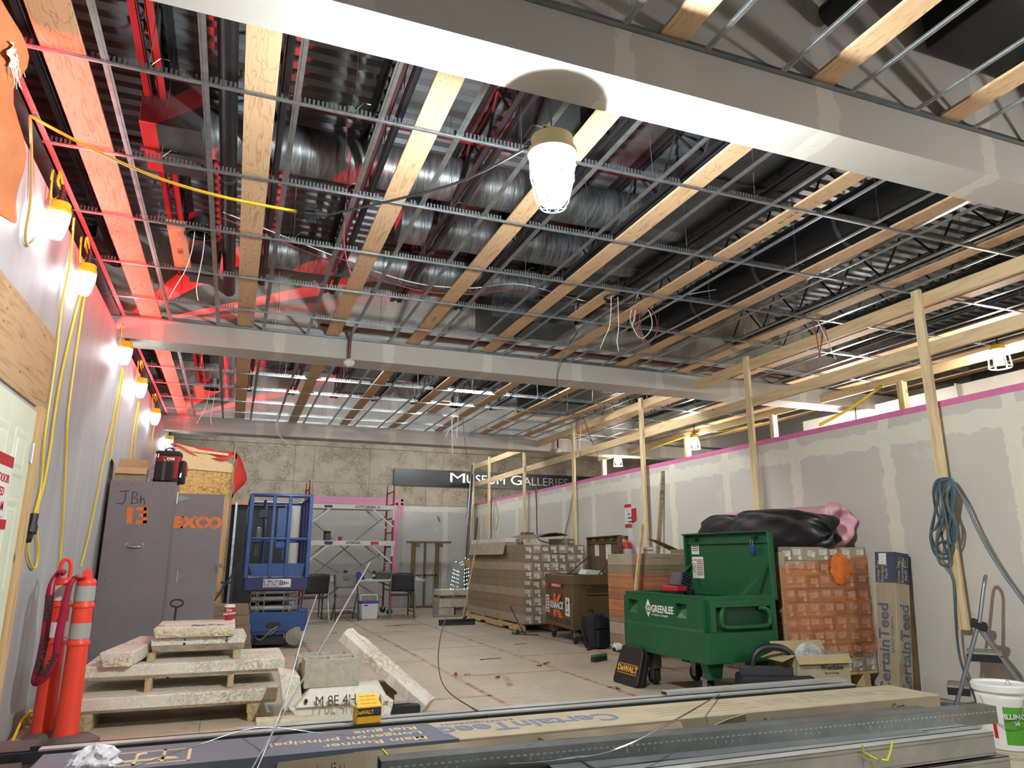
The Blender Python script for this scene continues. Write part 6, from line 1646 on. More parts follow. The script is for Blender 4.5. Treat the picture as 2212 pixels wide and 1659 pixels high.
# red and black battery charger on the rim
ch_ = thing('battery_charger', 'red and black battery charger resting in the open green chest', 'charger', (4.10, 6.22, gzt+.006), .3)
obj('charger_base', MB().rbox(-.10, .08, -.09, .09, 0, .055, .02), M_red, ch_, bevel=.01)
obj('battery_pack', MB().rbox(-.03, .13, -.08, .07, .02, .16, .015, T((0, 0, .03)) @ RY(.35)), M_black, ch_, bevel=.008)
for k in range(4): obj('battery_rib', MB().box(-.01, .12, -.088, -.078, .03+.03*k, .042+.03*k, T((0, 0, .03)) @ RY(.35)), plain_cache('x') if False else M_dsteel, ch_)
# ---- black power tool case
a, b = Pz(1322, 1472), Pz(1374, 1488)
d_ = (b-a).normalized(); W_ = (b-a).length
case = thing('tool_case', 'black plastic power tool case with yellow lettering leaning on the green chest', 'tool case', a, 0)
nrm = Vector((-d_.y, d_.x, 0));  # away from camera
Mc = frame((0, 0, 0.003), d_, (Vector((0, 0, 1))+nrm*.30))
def CB(mb): return mb
Mz = Mc
Hc = .36
shell = MB()
pts = [(.02, 0), (W_-.02, 0), (W_, .03), (W_*.98, Hc-.06), (W_*.90, Hc), (W_*.12, Hc), (.03, Hc-.06), (0, .03)]
obj('case_shell', MB().prism_ax(pts, -.05, -.002, 'z', Mz), M_black, case, bevel=.008)
obj('case_lid', MB().prism_ax(pts, -.10, -.053, 'z', Mz), M_black, case, bevel=.008)
obj('seam_rib', MB().prism_ax([(x*1.015-.002, y*1.01) for x, y in pts], -.054, -.049, 'z', Mz), M_dsteel, case)
lb = obj('label_frame', MB().box(W_*.12, W_*.93, .10, .19, -.002, .001, Mz), M_ink, case)
M_yprint = plain('yellow_print', '#e0a51e', .5, var=.05)
text('case_lettering', 'DeWALT', .075, M_yprint, lb, Mz @ T((W_*.52, .145, .0015)), .0005, bold=.003, sx=W_*.8/.30)
obj('label_line', MB().box(W_*.13, W_*.92, .185, .190, .001, .002, Mz).box(W_*.13, W_*.92, .10, .105, .001, .002, Mz), M_yprint, lb)['kind'] = 'stuff'
obj('case_handle', MB().tube([Mz @ Vector(p) for p in catmull([(W_*.3, Hc-.01, -.05), (W_*.32, Hc+.035, -.05), (W_*.68, Hc+.035, -.05), (W_*.7, Hc-.01, -.05)], 4)], .011, 8), M_black, case, smooth=True)
for x in (.25, .75): obj('case_latch', MB().box(W_*x-.02, W_*x+.02, Hc-.01, Hc+.006, -.075, -.03, Mz), M_dsteel, case)
p = Pz(1320, 1434)
br = thing('dust_brush', 'green-backed dust brush on the floor behind the tool case', 'brush', (p.x-.02, p.y+.25, 0), .5)
obj('brush_back', MB().rbox(-.14, .14, -.03, .03, .05, .075, .02), plain('green_brush_plastic', '#3c6a44', .6), br, bevel=.004)
obj('brush_bristles', MB().box(-.13, .13, -.028, .028, 0, .05), plain('dark_bristles', '#2c2c2e', .9), br)
# poles leaning against the green chest
a, b = Py(1352, 1400, 7.0), Py(1388, 1134, 7.65); a.z = 0.0
lumber('wood_pole', 'round pale wooden pole leaning behind the green chest', a, b, .032, .032, (0, 1, 0), M_handle, 'pole')
a, b = Py(1343, 1402, 7.05), Py(1368, 1282, 7.5); a.z = 0.0
lumber('wood_lath', 'short flat wooden lath leaning beside the wooden pole', a, b, .075, .018, (1, 0, 0), M_oldwood, 'lath')
t = thing('pvc_fittings', 'white ring fittings lying behind the black tool case', 'fittings', (3.70, 6.70, 0))
obj('white_ring', MB().lathe([(.03, -.03), (.04, -.03), (.04, .03), (.03, .03)], 14, T((0, 0, .30)) @ RY(PI/2)), M_white, t, smooth=True)
obj('white_ring', MB().lathe([(.03, -.03), (.04, -.03), (.04, .03), (.03, .03)], 14, T((.08, -.03, .29)) @ RY(PI/2)), M_white, t, smooth=True)
obj('fitting_rod', MB().cyl((-.05, 0, .28), (.14, -.03, .265), .02, 8).cyl((.05, 0, .0), (.05, 0, .27), .02, 8), M_black, t)
# ================================================================== CARTON PILES IN ORANGE FILM
M_ofilm = film_mat('orange_stretch_film', '#ee9358', .46, .25, (1.5, 1.5, 30), .10)
YP = 5.45
xl0 = Py(1692, 1300, YP).x
nC, nR = 7, 9
cw = (5.775-xl0)/nC; chh = .125; zb0 = .145
pal = thing('pallet_deck', 'pallet under the film-wrapped carton pile by the right wall', 'pallet', (xl0, YP, 0))
for yy in (.0, .25, .5): obj('deck_board', MB().box(0, 5.775-xl0, yy, yy+.10, .118, .143), M_palletwood, pal, bevel=.002)
for xx in (.0, .42, .86): obj('stringer', MB().box(xx, xx+.08, 0, .6, 0.0, .117), M_palletwood, pal, bevel=.002)
for r_ in range(nR):
    for c_ in range(nC):
        o = obj('short_carton', MB().box(-cw/2+.001, cw/2-.001, 0, .60, .001, chh-.001), M_card if (r_*3+c_) % 4 else M_card2, bevel=.002)
        o.location = (xl0+cw*(c_+.5), YP+random.uniform(-.006, .006), zb0+chh*r_)
        o['label'] = 'short carton, %s row up, %s column from the left, in the orange-wrapped pile' % (ORD[r_], ORD[c_])
        o['category'] = 'carton'; o['group'] = 'cartons of the orange-wrapped pile'
        label_parts(o, cw, chh, 0, 500+r_*10+c_)
ztop = zb0+chh*nR
o = obj('corner_board', MB().box(xl0-.012, xl0+.045, YP-.014, YP-.010, .15, ztop-.05).box(xl0-.016, xl0-.012, YP-.014, YP+.05, .15, ztop-.05), M_card, solid=0)
tag(o, 'cardboard corner board on the left edge of the orange-wrapped pile', 'corner board')
def wrap_sheet(u, v):
    # runs round the left, front and right of the pile
    w = 5.775-xl0; L = .55+w+.0
    s = u*L
    rip = .006*math.sin(60*v+9*u)+.004*math.sin(23*u+5*v)
    if s < .55: return (xl0-.02+rip, YP+.55-s-.0, .30+(.80+.05*u)*v)
    return (xl0-.02+(s-.55)*1.02, YP-.022+rip, .30+(.80+.10*(s-.55)/w)*v)
o = obj('stretch_film', MB().grid(wrap_sheet, 60, 30), M_ofilm, smooth=True); tag(o, 'orange stretch film wound around the carton pile at right', 'stretch film')
M_ofilm2 = plain('bunched_orange_film', '#d9702f', .4, var=.2, bump=.8, bscale=20)
wd = crumple('film_wad', 'bunched orange film hanging on the front of the wrapped pile', Py(1815, 1228, YP-.03), (.115, .02, .13), M_ofilm2, 'stretch film', 12, full=True)
# hidden support stack and second pile behind the green lid
for k in range(4):
    o = obj('big_carton', MB().box(0, .55, 0, 1.25, 0.001, .31), M_card2, bevel=.004); o.location = (5.22, 6.20, .155+.28*k*1.0 if False else .002+.3175*k)
    tag(o, 'plain brown carton behind the open green lid, %s from the floor' % ORD[k], 'carton', 'cartons hidden behind the green lid')
    obj('tape_strip', MB().box(.25, .30, -.002, 0, .0, .31), M_card, o)
Y2 = 7.95
xa2 = Py(1366, 1250, Y2).x
for k in range(8):
    o = obj('flat_carton', MB().box(0, 5.72-xa2, 0, .62, .001, .139), M_card if k % 2 else M_card2, bevel=.003); o.location = (xa2, Y2, .14*k+.10)
    tag(o, 'wide flat carton of the pile behind the green lid, %s from the bottom' % ORD[k], 'carton', 'flat cartons wrapped behind the green lid')
    obj('tape_line', MB().box(.25, .55, -.002, 0, .085, .09), M_ink, o)
zt2 = .10+.14*8
for xx in (0, .5, 1.0):
    pass
o = thing('pallet_deck', 'low pallet under the cartons behind the green lid', 'pallet', (xa2, Y2, 0))
obj('deck_board', MB().box(0, 5.72-xa2, 0, .62, .08, .099), M_palletwood, o); obj('stringer', MB().box(0, 5.72-xa2, .02, .1, 0, .079), M_palletwood, o); obj('stringer', MB().box(0, 5.72-xa2, .5, .58, 0, .079), M_palletwood, o)
def wrap2(u, v):
    w = 5.72-xa2; s = u*(.6+w); rip = .006*math.sin(50*v+9*u)
    if s < .6: return (xa2-.015+rip, Y2+.6-s, .45+.52*v)
    return (xa2-.015+(s-.6)*1.01, Y2-.018+rip, .45+.52*v)
o = obj('stretch_film', MB().grid(wrap2, 40, 24), M_ofilm, smooth=True); tag(o, 'orange stretch film around the cartons behind the green lid', 'stretch film')
p = Py(1398, 1166, Y2+.2)
o = obj('fastener_box', MB().box(-.09, .09, -.07, .07, 0, .08), M_paper, bevel=.004); o.location = (p.x, Y2+.25, zt2+.002); tag(o, 'white fastener box on the cartons left of the green lid', 'box')
obj('box_print', MB().box(-.07, .07, -.0712, -.07, .03, .05), plain_cache('label_print'), o)
p = Py(1452, 1160, Y2+.2)
o = obj('cardboard_flap', MB().add([(-.28, 0, .16), (.14, 0, .0), (.2, .4, .02), (-.2, .4, .2)], [(0, 1, 2, 3)]), M_card2, solid=.006); o.location = (p.x, Y2+.1, zt2+.005); tag(o, 'torn cardboard flap lying beside the green lid', 'cardboard')
obj('folded_edge', MB().box(-.1, .14, -.005, .005, -.003, .05), M_cardin, o)
# lath leaning on the partition
a, b = Px(1424, 1160, 5.74), Px(1433, 1018, 5.785); 
lumber('wood_lath', 'dark wooden lath leaning on the partition behind the cartons', Vector((5.70, a.y, zt2+.0)), b, .06, .03, (0, 1, 0), M_oldwood, 'lath')
# black bags and pink insulation roll on top
M_poly = plain('black_polythene', '#1c1c1d', .42, var=.3, scale=5, bump=.9, bscale=11)
def bag(name, label, loc, s, seed, mat, rot=(0, 0, 0), group=None, wr=.05):
    rd = random.Random(seed); ph = [rd.uniform(0, 6) for _ in range(8)]
    def f(u, v):
        a = 2*PI*u; b = PI*(v-.5)
        def se(c, e): return math.copysign(abs(c)**e, c)
        cx, sx = se(math.cos(a), .55), se(math.sin(a), .62)
        cb, sb = se(math.cos(b), .45), se(math.sin(b), .75)
        r = 1+wr*math.sin(3*a+ph[0]+2*b)+wr*.7*math.sin(7*a+5*b+ph[1])+wr*.5*math.sin(11*a-9*b+ph[2])
        z = s[2]*sx*cb*r
        if z < -s[2]*.8: z = -s[2]*.8
        return (s[0]*cx*cb*r, s[1]*sb*(1+.05*math.sin(5*a+ph[3])), z)
    t = thing(name, label, 'bag', loc, rot=rot, group=group)
    obj('bag_body', MB().grid(f, 40, 26, wrap=True), mat, t, smooth=True, angle=180)
    return t
bb = bag('black_bag', 'plump black polythene bag of insulation, nearer one on the carton pile', (5.30, 6.02, ztop+.172), (.23, .62, .21), 3, M_poly, (.05, 0, .06), 'black bags on the cartons')
obj('bag_seam', MB().tube([(.0, -.57, -.06), (.05, -.585, .02), (-.03, -.575, .07)], .008, 5), M_poly, bb)
bb = bag('black_bag', 'black polythene bag bulging behind the raised green lid', (5.42, 6.95, .002+.3175*4+.17), (.24, .52, .21), 8, M_poly, (0, 0, -.05), 'black bags on the cartons')
obj('bag_seam', MB().tube([(-.1, -.46, -.06), (.0, -.48, .02), (.08, -.46, .07)], .008, 5), M_poly, bb)
M_pinkroll = plain('pink_insulation_wrap', '#d9a3b0', .45, var=.08, scale=4, bump=.8, bscale=9)
rl = thing('insulation_roll', 'pink plastic-wrapped insulation roll behind the black bags against the wall', 'insulation roll', (5.57, 5.60, ztop+.215))
def rollf(u, v):
    a = 2*PI*u; R_ = .205*(1+.03*math.sin(3*a+4*v)+.02*math.sin(9*a+21*v))
    return (R_*math.cos(a), 1.75*v, R_*math.sin(a))
obj('roll_body', MB().grid(rollf, 32, 20, wrap=True), M_pinkroll, rl, smooth=True, angle=180)
def endf(u, v):
    a = 2*PI*u; fl = math.sin(7*a)*.25+math.sin(4*a+1)*.2
    R_ = .205*(1-v)*(1+.15*fl*v*(1-v)*4)+.02
    return (R_*math.cos(a)+.03*v, -.02-.10*math.sin(PI*min(1, v*1.3))*(1+fl*.6)+.09*max(0, v-.6), R_*math.sin(a)+.04*v)
obj('bunched_end', MB().grid(endf, 48, 14, wrap=True), M_pinkroll, rl, smooth=True, angle=60)
obj('plastic_flap', MB().grid(lambda u, v: (-.10-.09*u+.02*math.sin(9*v), -.06-.05*u*math.sin(7*v), .15*(1-2*v)+.04*math.sin(11*u)), 8, 12), M_pinkroll, rl, smooth=True, solid=.003)
obj('roll_print', MB().grid(lambda u, v: (.207*math.cos(2.35+.35*v), .35+.5*u, .207*math.sin(2.35+.35*v)), 8, 5), plain('pink_roll_print', '#b5638c', .5, var=.4, scale=40), rl)
# ================================================================== UPRIGHT CROSS-TEE CARTONS
M_bluecard = plain('blue_printed_card', '#3a4358', .7, var=.08)
M_cprint = plain('card_blue_print', '#565e70', .7, var=.05)
M_tanprint = plain('tan_print', '#b5a480', .7, var=.05)
uc = thing('upright_carton', 'tall upright carton with blue top printed Cross Tee leaning on the wall', 'carton', (5.43, 4.93, 0), rot=(0, math.radians(7), math.radians(1)))
UX, UY, UZ = .17, .21, 1.23
obj('carton_body', MB().box(0, UX, 0, UY, .001, UZ), M_card, uc, bevel=.004)
obj('blue_band', MB().box(-.0012, UX+.0012, -.0012, UY+.0012, UZ-.27, UZ+.0012), M_bluecard, uc)
uF = lambda y, z: frame((-.0022, y, z), (0, 0, 1), (0, 1, 0))     # reads upward on the -x face
uG = lambda x, z: frame((x, -.0022, z), (0, 0, 1), (-1, 0, 0))    # reads upward on the -y face
text('carton_lettering', 'CertainTeed', .15, M_cprint, uc, uF(.13, .40) @ RZ(0) @ Matrix.Diagonal((1, 1, 1, 1)), .0004, bold=.003)
text('carton_lettering', 'CertainTeed', .15, M_cprint, uc, uG(.10, .40), .0004, bold=.003)
text('carton_lettering', 'SAINT-GOBAIN', .045, M_cprint, uc, uG(.150, .52), .0004)
text('carton_lettering', 'SAINT-GOBAIN', .045, M_cprint, uc, uF(.045, .52), .0004)
for k, s in enumerate(('Cross Tee', 'Entretoise', 'Perfil T')):
    text('carton_lettering', s, .045, M_tanprint, uc, uF(.18-.045*k, UZ-.17), .0004)
    text('carton_lettering', s, .045, M_tanprint, uc, uG(.04+.045*k, UZ-.17), .0004)
obj('white_label', MB().box(-.0024, -.0012, .09, .17, UZ-.11, UZ-.01), M_paper, uc)
mb = MB()
for (x0, z0) in ((.05, UZ-.12), (.105, UZ-.12)):
    mb.tube([(x0, -.002, z0), (x0+.045, -.002, z0), (x0+.045, -.002, z0+.08), (x0, -.002, z0+.08)], .002, 4, closed=True); mb.bar((x0+.02, -.002, z0+.02), (x0+.02, -.002, z0+.06), .004, .002)
obj('handling_marks', mb, M_tanprint, uc)['kind'] = 'stuff'
mb = MB()
for k in range(3): mb.box(-.002, -.001, .18-.03*k, .184-.03*k, .60, .92).box(.05+.03*k, .054+.03*k, -.002, -.001, .62, .88)
obj('fine_print', mb, plain_cache('label_print'), uc)['kind'] = 'stuff'
# ================================================================== TOTE, PIPE-FITTINGS BOX
p = Pz(1648, 1492)
tt = thing('tool_tote', 'black and yellow open tool tote on the floor before the green chest', 'tool bag', (4.22, 5.03, 0.0), -.45); tt.scale = (1.15, 1.2, 1.45)
obj('tote_body', MB().add([(x*s, y*s2, z) for z, s, s2 in ((0, 1, 1), (.17, .97, .95)) for x, y in ((-.26, -.13), (.26, -.13), (.26, .13), (-.26, .13))], [(3, 2, 1, 0), (0, 1, 5, 4), (1, 2, 6, 5), (2, 3, 7, 6), (3, 0, 4, 7), (4, 5, 6, 7)]), M_bagblack, tt, bevel=.015)
M_ytote = plain('yellow_tote_fabric', '#b59a2a', .75, var=.15)
obj('yellow_panel', MB().add([(.02, -.145, .02), (.24, -.14, .04), (.23, -.135, .15), (.10, -.14, .13)], [(0, 1, 2, 3)]), M_ytote, tt, solid=.012)
for k, x in enumerate((-.20, -.10)): obj('tote_pocket', MB().rbox(x-.055, x+.05, -.17, -.125, .01, .13, .02), M_bagblack, tt, bevel=.006)
obj('tool_roll', MB().cyl((-.04, -.15, .03), (-.02, -.15, .15), .035, 12), M_black, tt)
obj('tote_ridge', MB().prism_ax([(-.02, .16), (.02, .16), (.02, .215), (-.02, .215)], -.24, .24, 'x'), M_dsteel, tt, bevel=.006)
obj('tote_handle', MB().tube(catmull([(-.15, 0, .20), (-.13, 0, .27), (-.06, 0, .31), (.06, 0, .31), (.13, 0, .27), (.15, 0, .20)], 5), .02, 8), M_black, tt, smooth=True)
obj('tool_loop', MB().tube(catmull([(.2, -.14, .13), (.28, -.17, .16), (.3, -.17, .08), (.26, -.15, .03)], 4), .012, 6), M_black, tt, smooth=True)
bx = open_carton('fittings_carton', 'open brown carton printed Westlake with clear bags inside', (4.60, 5.02, 0), -.12, .50, .30, .40, M_card, ((.25, 2.6), (.3, .6), (.45, 1.9), (.3, 2.0)))
Mb = frame((.08, -.1512, .30), (1, 0, 0), (0, 0, 1))
text('carton_lettering', 'Westlake', .055, M_ink, bx, Mb, .0005, bold=.0015); text('carton_lettering', 'Pipe & Fittings', .024, M_ink, bx, Mb @ T((-.005, -.042, 0)), .0005)
b_ = crumple('clear_bags', 'clear plastic bags of fittings inside the Westlake carton', (4.60, 5.04, .30), (.16, .10, .16), M_clear, 'plastic bag', 6)
t = thing('tool_pouch', 'small black and yellow pouch lying left of the tool tote', 'pouch', (3.78, 5.1, 0), -.4)
obj('pouch_body', MB().rbox(-.14, .14, -.06, .06, .0, .05, .03), M_bagblack, t, bevel=.012); obj('pouch_trim', MB().box(-.13, -.02, -.066, -.058, .01, .04), M_ytote, t)
# ================================================================== AIR HOSE, STEP LADDER, BUCKET
M_hose = plain('blue_grey_air_hose', '#4a5e66', .45, var=.1)
hz = thing('air_hose', 'blue-grey air hose coiled on the first post of the partition', 'hose', Px(2040, 1040, 5.69))
o0 = Vector(hz.location)
def H(u, v, d=0): return Px(u, v, 5.685-d)-o0
loops = [[(2042, 1036), (2022, 1045), (2018, 1080), (2028, 1120), (2035, 1160), (2045, 1195), (2050, 1175), (2045, 1130), (2052, 1090), (2058, 1050)],
         [(2044, 1034), (2026, 1050), (2024, 1090), (2014, 1130), (2010, 1165), (2022, 1200), (2046, 1205), (2058, 1180), (2054, 1130), (2060, 1080), (2058, 1046)],
         [(2046, 1038), (2032, 1060), (2036, 1100), (2022, 1140), (2012, 1150), (2015, 1180), (2035, 1170), (2060, 1165), (2064, 1130), (2055, 1090), (2062, 1055)],
         [(2048, 1040), (2036, 1070), (2038, 1120), (2030, 1150), (2022, 1185), (2030, 1216), (2044, 1222), (2052, 1208), (2048, 1160), (2056, 1110), (2062, 1060)],
         [(2050, 1036), (2034, 1040), (2030, 1060), (2042, 1110), (2048, 1150), (2056, 1176), (2066, 1160), (2066, 1130), (2050, 1100), (2046, 1060)],
         [(2048, 1033), (2024, 1038), (2016, 1062), (2020, 1095), (2016, 1130), (2012, 1160), (2030, 1195), (2054, 1190), (2060, 1150), (2050, 1080), (2058, 1042)]]
for i, lp in enumerate(loops):
    pts = catmull([H(u, v, .01*i % .05+.0) for u, v in lp]+[H(*lp[0], .02)], 6)
    obj('hose_loop', MB().tube(pts, .0105, 7), M_hose, hz, smooth=True)
obj('hose_run', MB().tube(catmull([H(2058, 1040), H(2085, 1085), H(2120, 1160), H(2165, 1235), H(2215, 1305), H(2260, 1380)], 6), .0115, 7), M_hose, hz, smooth=True)
obj('hose_run', MB().tube(catmull([H(2048, 1222), H(2060, 1260), H(2064, 1330), H(2070, 1400), H(2082, 1450), H(2100, 1490), Pz(2112, 1535, .012)-o0, Pz(2070, 1530, .012)-o0, Pz(2040, 1524, .012)-o0], 6), .0105, 7), M_hose, hz, smooth=True)
pts = []
for k in range(30):
    a = k*.7; pts.append((5.30+.22*math.cos(a), 4.42+.17*math.sin(a), .012+.006*(k % 4)))
cable('air_hose', 'coil of blue-grey hose on the floor under the step ladder', pts, .0105, M_hose, 'hose', 5)
M_lad = plain('grey_ladder_paint', '#74777b', .4, .3, .1, 6)
M_tread = plain('ribbed_grey_tread', '#8f8c82', .8, var=.1, bump=.8, bscale=120)
# ladder: width axis w, spread axis s (front feet -> rear feet)
wv = Vector((.80, .60, 0)).normalized(); sv = Vector((.60, -.80, 0)).normalized()
F0 = Pz(2060, 1546)
ld = thing('step_ladder', 'grey folding step ladder with looped hand rail beside the bucket', 'step ladder', (F0.x, F0.y, 0))
def LP(w, s, z): return wv*w + sv*s + Vector((0, 0, z))
WL = .30
HT = 1.02
top = .30
for w in (0, WL):
    obj('front_rail', MB().tube([LP(w, 0, 0), LP(w+(.02 if w == 0 else -.02), .26, .70), LP(w+(.05 if w == 0 else -.05), .315, .93)], .0135, 8), M_lad, ld, smooth=True)
    obj('rear_rail', MB().tube([LP(w+(.03 if w == 0 else -.03), .235, .66), LP(w, .60, .0)], .0125, 8), M_lad, ld, smooth=True)
    obj('hinge_plate', MB().bar(LP(w+(.02 if w == 0 else -.02), .20, .68), LP(w+(.03 if w == 0 else -.03), .30, .64), .05, .05), M_black, ld, bevel=.006)
    obj('rubber_foot', MB().cyl(LP(w, 0, 0), LP(w, .012, .03), .017, 8).cyl(LP(w, .60, 0), LP(w, .585, .03), .016, 8), M_rubber, ld)['kind'] = 'stuff'
obj('hand_loop', MB().tube(catmull([LP(.05, .315, .93), LP(.06, .33, .985), LP(.10, .34, 1.02), LP(.15, .343, 1.03), LP(.20, .34, 1.02), LP(.24, .33, .985), LP(.25, .315, .93)], 4), .0135, 8), M_lad, ld, smooth=True)
def tread(s0, s1, z, th):
    o = obj('step_tread', MB().add([LP(w, s, zz) for zz in (z-th*.25, z) for w, s in ((.01, s0), (WL-.01, s0), (WL-.01, s1), (.01, s1))], [(3, 2, 1, 0), (4, 5, 6, 7), (0, 1, 5, 4), (1, 2, 6, 5), (2, 3, 7, 6), (3, 0, 4, 7)]), M_tread, ld, bevel=.003)
    obj('tread_frame', MB().add([LP(w, s, zz) for zz in (z-th, z-th*.25) for w, s in ((.01, s0), (WL-.01, s0), (WL-.01, s1), (.01, s1))], [(3, 2, 1, 0), (4, 5, 6, 7), (0, 1, 5, 4), (1, 2, 6, 5), (2, 3, 7, 6), (3, 0, 4, 7)]), M_black, o, bevel=.003)
tread(.14, .37, .47, .07)
tread(-.02, .13, .215, .07)
M_bucket = plain('white_bucket_plastic', '#e0dfdb', .4, var=.04)
bk = thing('compound_bucket', 'white plastic bucket with green label beyond the steel studs', 'bucket', (4.72, 3.49, 0))
obj('bucket_body', MB().lathe([(0, .002), (.125, .002), (.13, .008), (.146, .29), (.150, .30), (.150, .315), (.146, .317), (.147, .335), (.153, .337), (.153, .352), (.148, .353)], 32, caps=False), M_bucket, bk, smooth=True)
obj('bucket_lid', MB().lathe([(.155, .335), (.164, .345), (.166, .378), (.160, .386), (.150, .384), (.146, .372), (0, .372)], 32, caps=False), M_bucket, bk, smooth=True)
vdir = math.atan2(-3.49, -4.72)
def arc(a0, a1, z0, z1, r=1.004):
    def f(u, v):
        z = z0+(z1-z0)*v; R_ = (.13+(.146-.13)*(z-.008)/.282)*r; a = vdir+a0+(a1-a0)*u
        return (R_*math.cos(a), R_*math.sin(a), z)
    return f
obj('green_label', MB().grid(arc(-.05, 1.5, .04, .26), 14, 4), plain('green_label_print', '#4f9a2b', .5, var=.05), bk, smooth=True)
obj('red_label', MB().grid(arc(-.52, -.36, .07, .26), 4, 4), M_red, bk, smooth=True)
a_ = vdir+.55
R_ = .147
for s, z, sz, m_ in (('FILLING L', .205, .042, M_white), ('90', .165, .03, M_paper)):
    text('label_lettering', s, sz, m_, bk, frame((R_*math.cos(vdir+.42), R_*math.sin(vdir+.42), z), (-math.sin(vdir+.42), math.cos(vdir+.42), 0), (0, 0, 1)), .0008, bold=.001)
obj('bail_handle', MB().tube(catmull([(.152*math.cos(vdir-.9), .152*math.sin(vdir-.9), .31), (.165*math.cos(vdir-.5), .165*math.sin(vdir-.5), .20), (.165*math.cos(vdir), .165*math.sin(vdir), .15), (.165*math.cos(vdir+.5), .165*math.sin(vdir+.5), .20), (.152*math.cos(vdir+.9), .152*math.sin(vdir+.9), .31)], 5), .003, 5), M_galv, bk, smooth=True)
obj('bent_wire', MB().tube([(.02, -.02, .373), (.03, -.03, .405), (.05, -.02, .40), (.06, -.03, .375)], .003, 5), M_galv, bk)
# ================================================================== FOREGROUND: STEEL AND CARTONS ON DUNNAGE
M_studface = plain('bright_galvanised_stud', '#b2b5b3', .38, .8, .16, 4, dirt='#7c807e', dirt_amt=.3)
M_trackdk = plain('shadow_dark_track', '#3f403f', .45, .6, .2, 5)  # dark tone puts the shadow on the tracks' sides into the colour
M_tracklt = plain('pale_galvanised_flange', '#c2c3be', .42, .6, .12, 6)
def chan(name, label, x0, x1, ya, yb, z0, h, mat, grp, cat='steel track', t=.0025, up=True, yskew=0.0, lip=.0, parts=True, rib=False):
    """open channel lying along x: web below, two upstanding flanges (or the reverse)"""
    o = thing(name, label, cat, (x0, (ya+yb)/2, z0), math.atan2(yskew, x1-x0), grp)
    L = x1-x0; w = (yb-ya)/2
    zw0, zw1 = (0, t) if up else (h-t, h)
    obj('web', MB().box(0, L, -w, w, zw0, zw1), mat, o)
    for s in (-1, 1):
        mb = MB().box(0, L, s*w-t/2, s*w+t/2, 0, h)
        if lip: mb.box(0, L, min(s*w, s*(w-lip)), max(s*w, s*(w-lip)), h-t if up else 0, h if up else t)
        obj('flange', mb, mat, o)
    return o
# dunnage
for i, x in enumerate((-.45, 1.0, 2.4, 3.15)):
    block('timber carrying the foreground steel, %s from the left' % ORD[i], x, x+.09, 2.42, 3.85, 0, .088, 'timbers under the foreground steel')
# back bundle of nested tracks
BK = [(-.95, 3.30, 3.40, 3.66, .09), (-.92, 3.40, 3.48, 3.68, .145), (-.84, 3.50, 3.50, 3.68, .20), (-.80, 3.55, 3.52, 3.69, .255), (-.74, 3.58, 3.53, 3.69, .31), (-.70, 3.60, 3.575, 3.68, .352)]
for i, (x0, x1, ya, yb, z) in enumerate(BK):
    chan('steel_track', 'dark steel track in the rear bundle beyond the long carton, %s from the bottom' % ORD[i], x0, x1, ya, yb, z, .053 if i < 5 else .068, M_trackdk, 'dark tracks of the rear bundle', t=.003)
o = chan('steel_track', 'pale-edged steel track on top of the rear bundle, full length', -.655, 3.62, 3.60, 3.655, .375, .047, M_tracklt, 'pale tracks on the rear bundle', up=False, t=.003)
o = chan('steel_track', 'pale-edged steel track behind it with its end near the stone slabs', .09, 3.55, 3.72, 3.775, .345, .07, M_tracklt, 'pale tracks on the rear bundle', up=False, t=.003)
obj('shadowed_web_face', MB().box(0, 3.46, -.029, -.0285, .0, .055), M_trackdk, o)  # dark sheet paints the shadow on the track's near side
o = chan('steel_track', 'pale short steel track lying on the right end of the rear bundle', 2.35, 3.66, 3.705, 3.765, .418, .02, M_tracklt, 'pale tracks on the rear bundle', up=False, t=.003)
block('timber spacer under the pale rear track', .3, .4, 3.70, 3.80, .09, .344, 'spacers in the foreground stack'); block('second timber spacer under the pale rear track', 3.1, 3.2, 3.70, 3.80, .09, .344, 'spacers in the foreground stack')
# long main-runner cartons
def long_box(name, label, x0, x1, y0, y1, z0, z1, rz=0.0, mat=M_card):
    t = thing(name, label, 'carton', (x0, y0, z0), rz, 'long main runner cartons')
    obj('carton_body', MB().box(0, x1-x0, 0, y1-y0, 0, z1-z0), mat, t, bevel=.004)
    return t
long_box('long_carton', 'lower plain long carton under the printed one', -.50, 3.62, 3.20, 3.50, .09, .205)
long_box('long_carton', 'middle plain long carton under the printed one', -.55, 3.70, 3.19, 3.50, .208, .318)
lc_ = long_box('long_carton', 'long carton printed CertainTeed and Main Runner lying upside down to the camera', -.62, 3.80, 3.175, 3.515, .322, .42)
M_bluecard2 = plain('blue_card_print', '#5e636d', .65, var=.08, scale=3)
bx0 = Pz(985, 1590, .42).x+.62
band = obj('blue_band', MB().add([(0, -.0012, .0985), (bx0, -.0012, .0985), (bx0-.06, .3412, .0985), (0, .3412, .0985), (0, -.0012, .06), (bx0, -.0012, .06)], [(0, 1, 2, 3), (4, 5, 1, 0)]), M_bluecard2, lc_)
def top(u, v, dz=.0): p = Pz(u, v, .42); return Vector((p.x+.62, p.y-3.175, .0990+dz))
M_tanp = plain('tan_card_print', '#c4ae88', .7, var=.05)
def flat_text(s, u, v, size, mat, sx=1.0, bold=.001):
    p = top(u, v)
    return text('carton_lettering', s, size, mat, lc_, frame(p, (-1, 0, 0), (0, -1, 0)), .0004, sx=sx, bold=bold)
for k, (s, xc) in enumerate((('Main Runner', .0), ('Longeron principal', -.09), ('Riel guia', .03))):
    text('carton_lettering', s, .085, M_tanp, lc_, frame((bx0-.12, .075+.095*k, .0990), (-1, 0, 0), (0, -1, 0)), .0004, align='LEFT', bold=.001)
M_blp = plain('blue_ink_print', '#646f86', .7, var=.05)
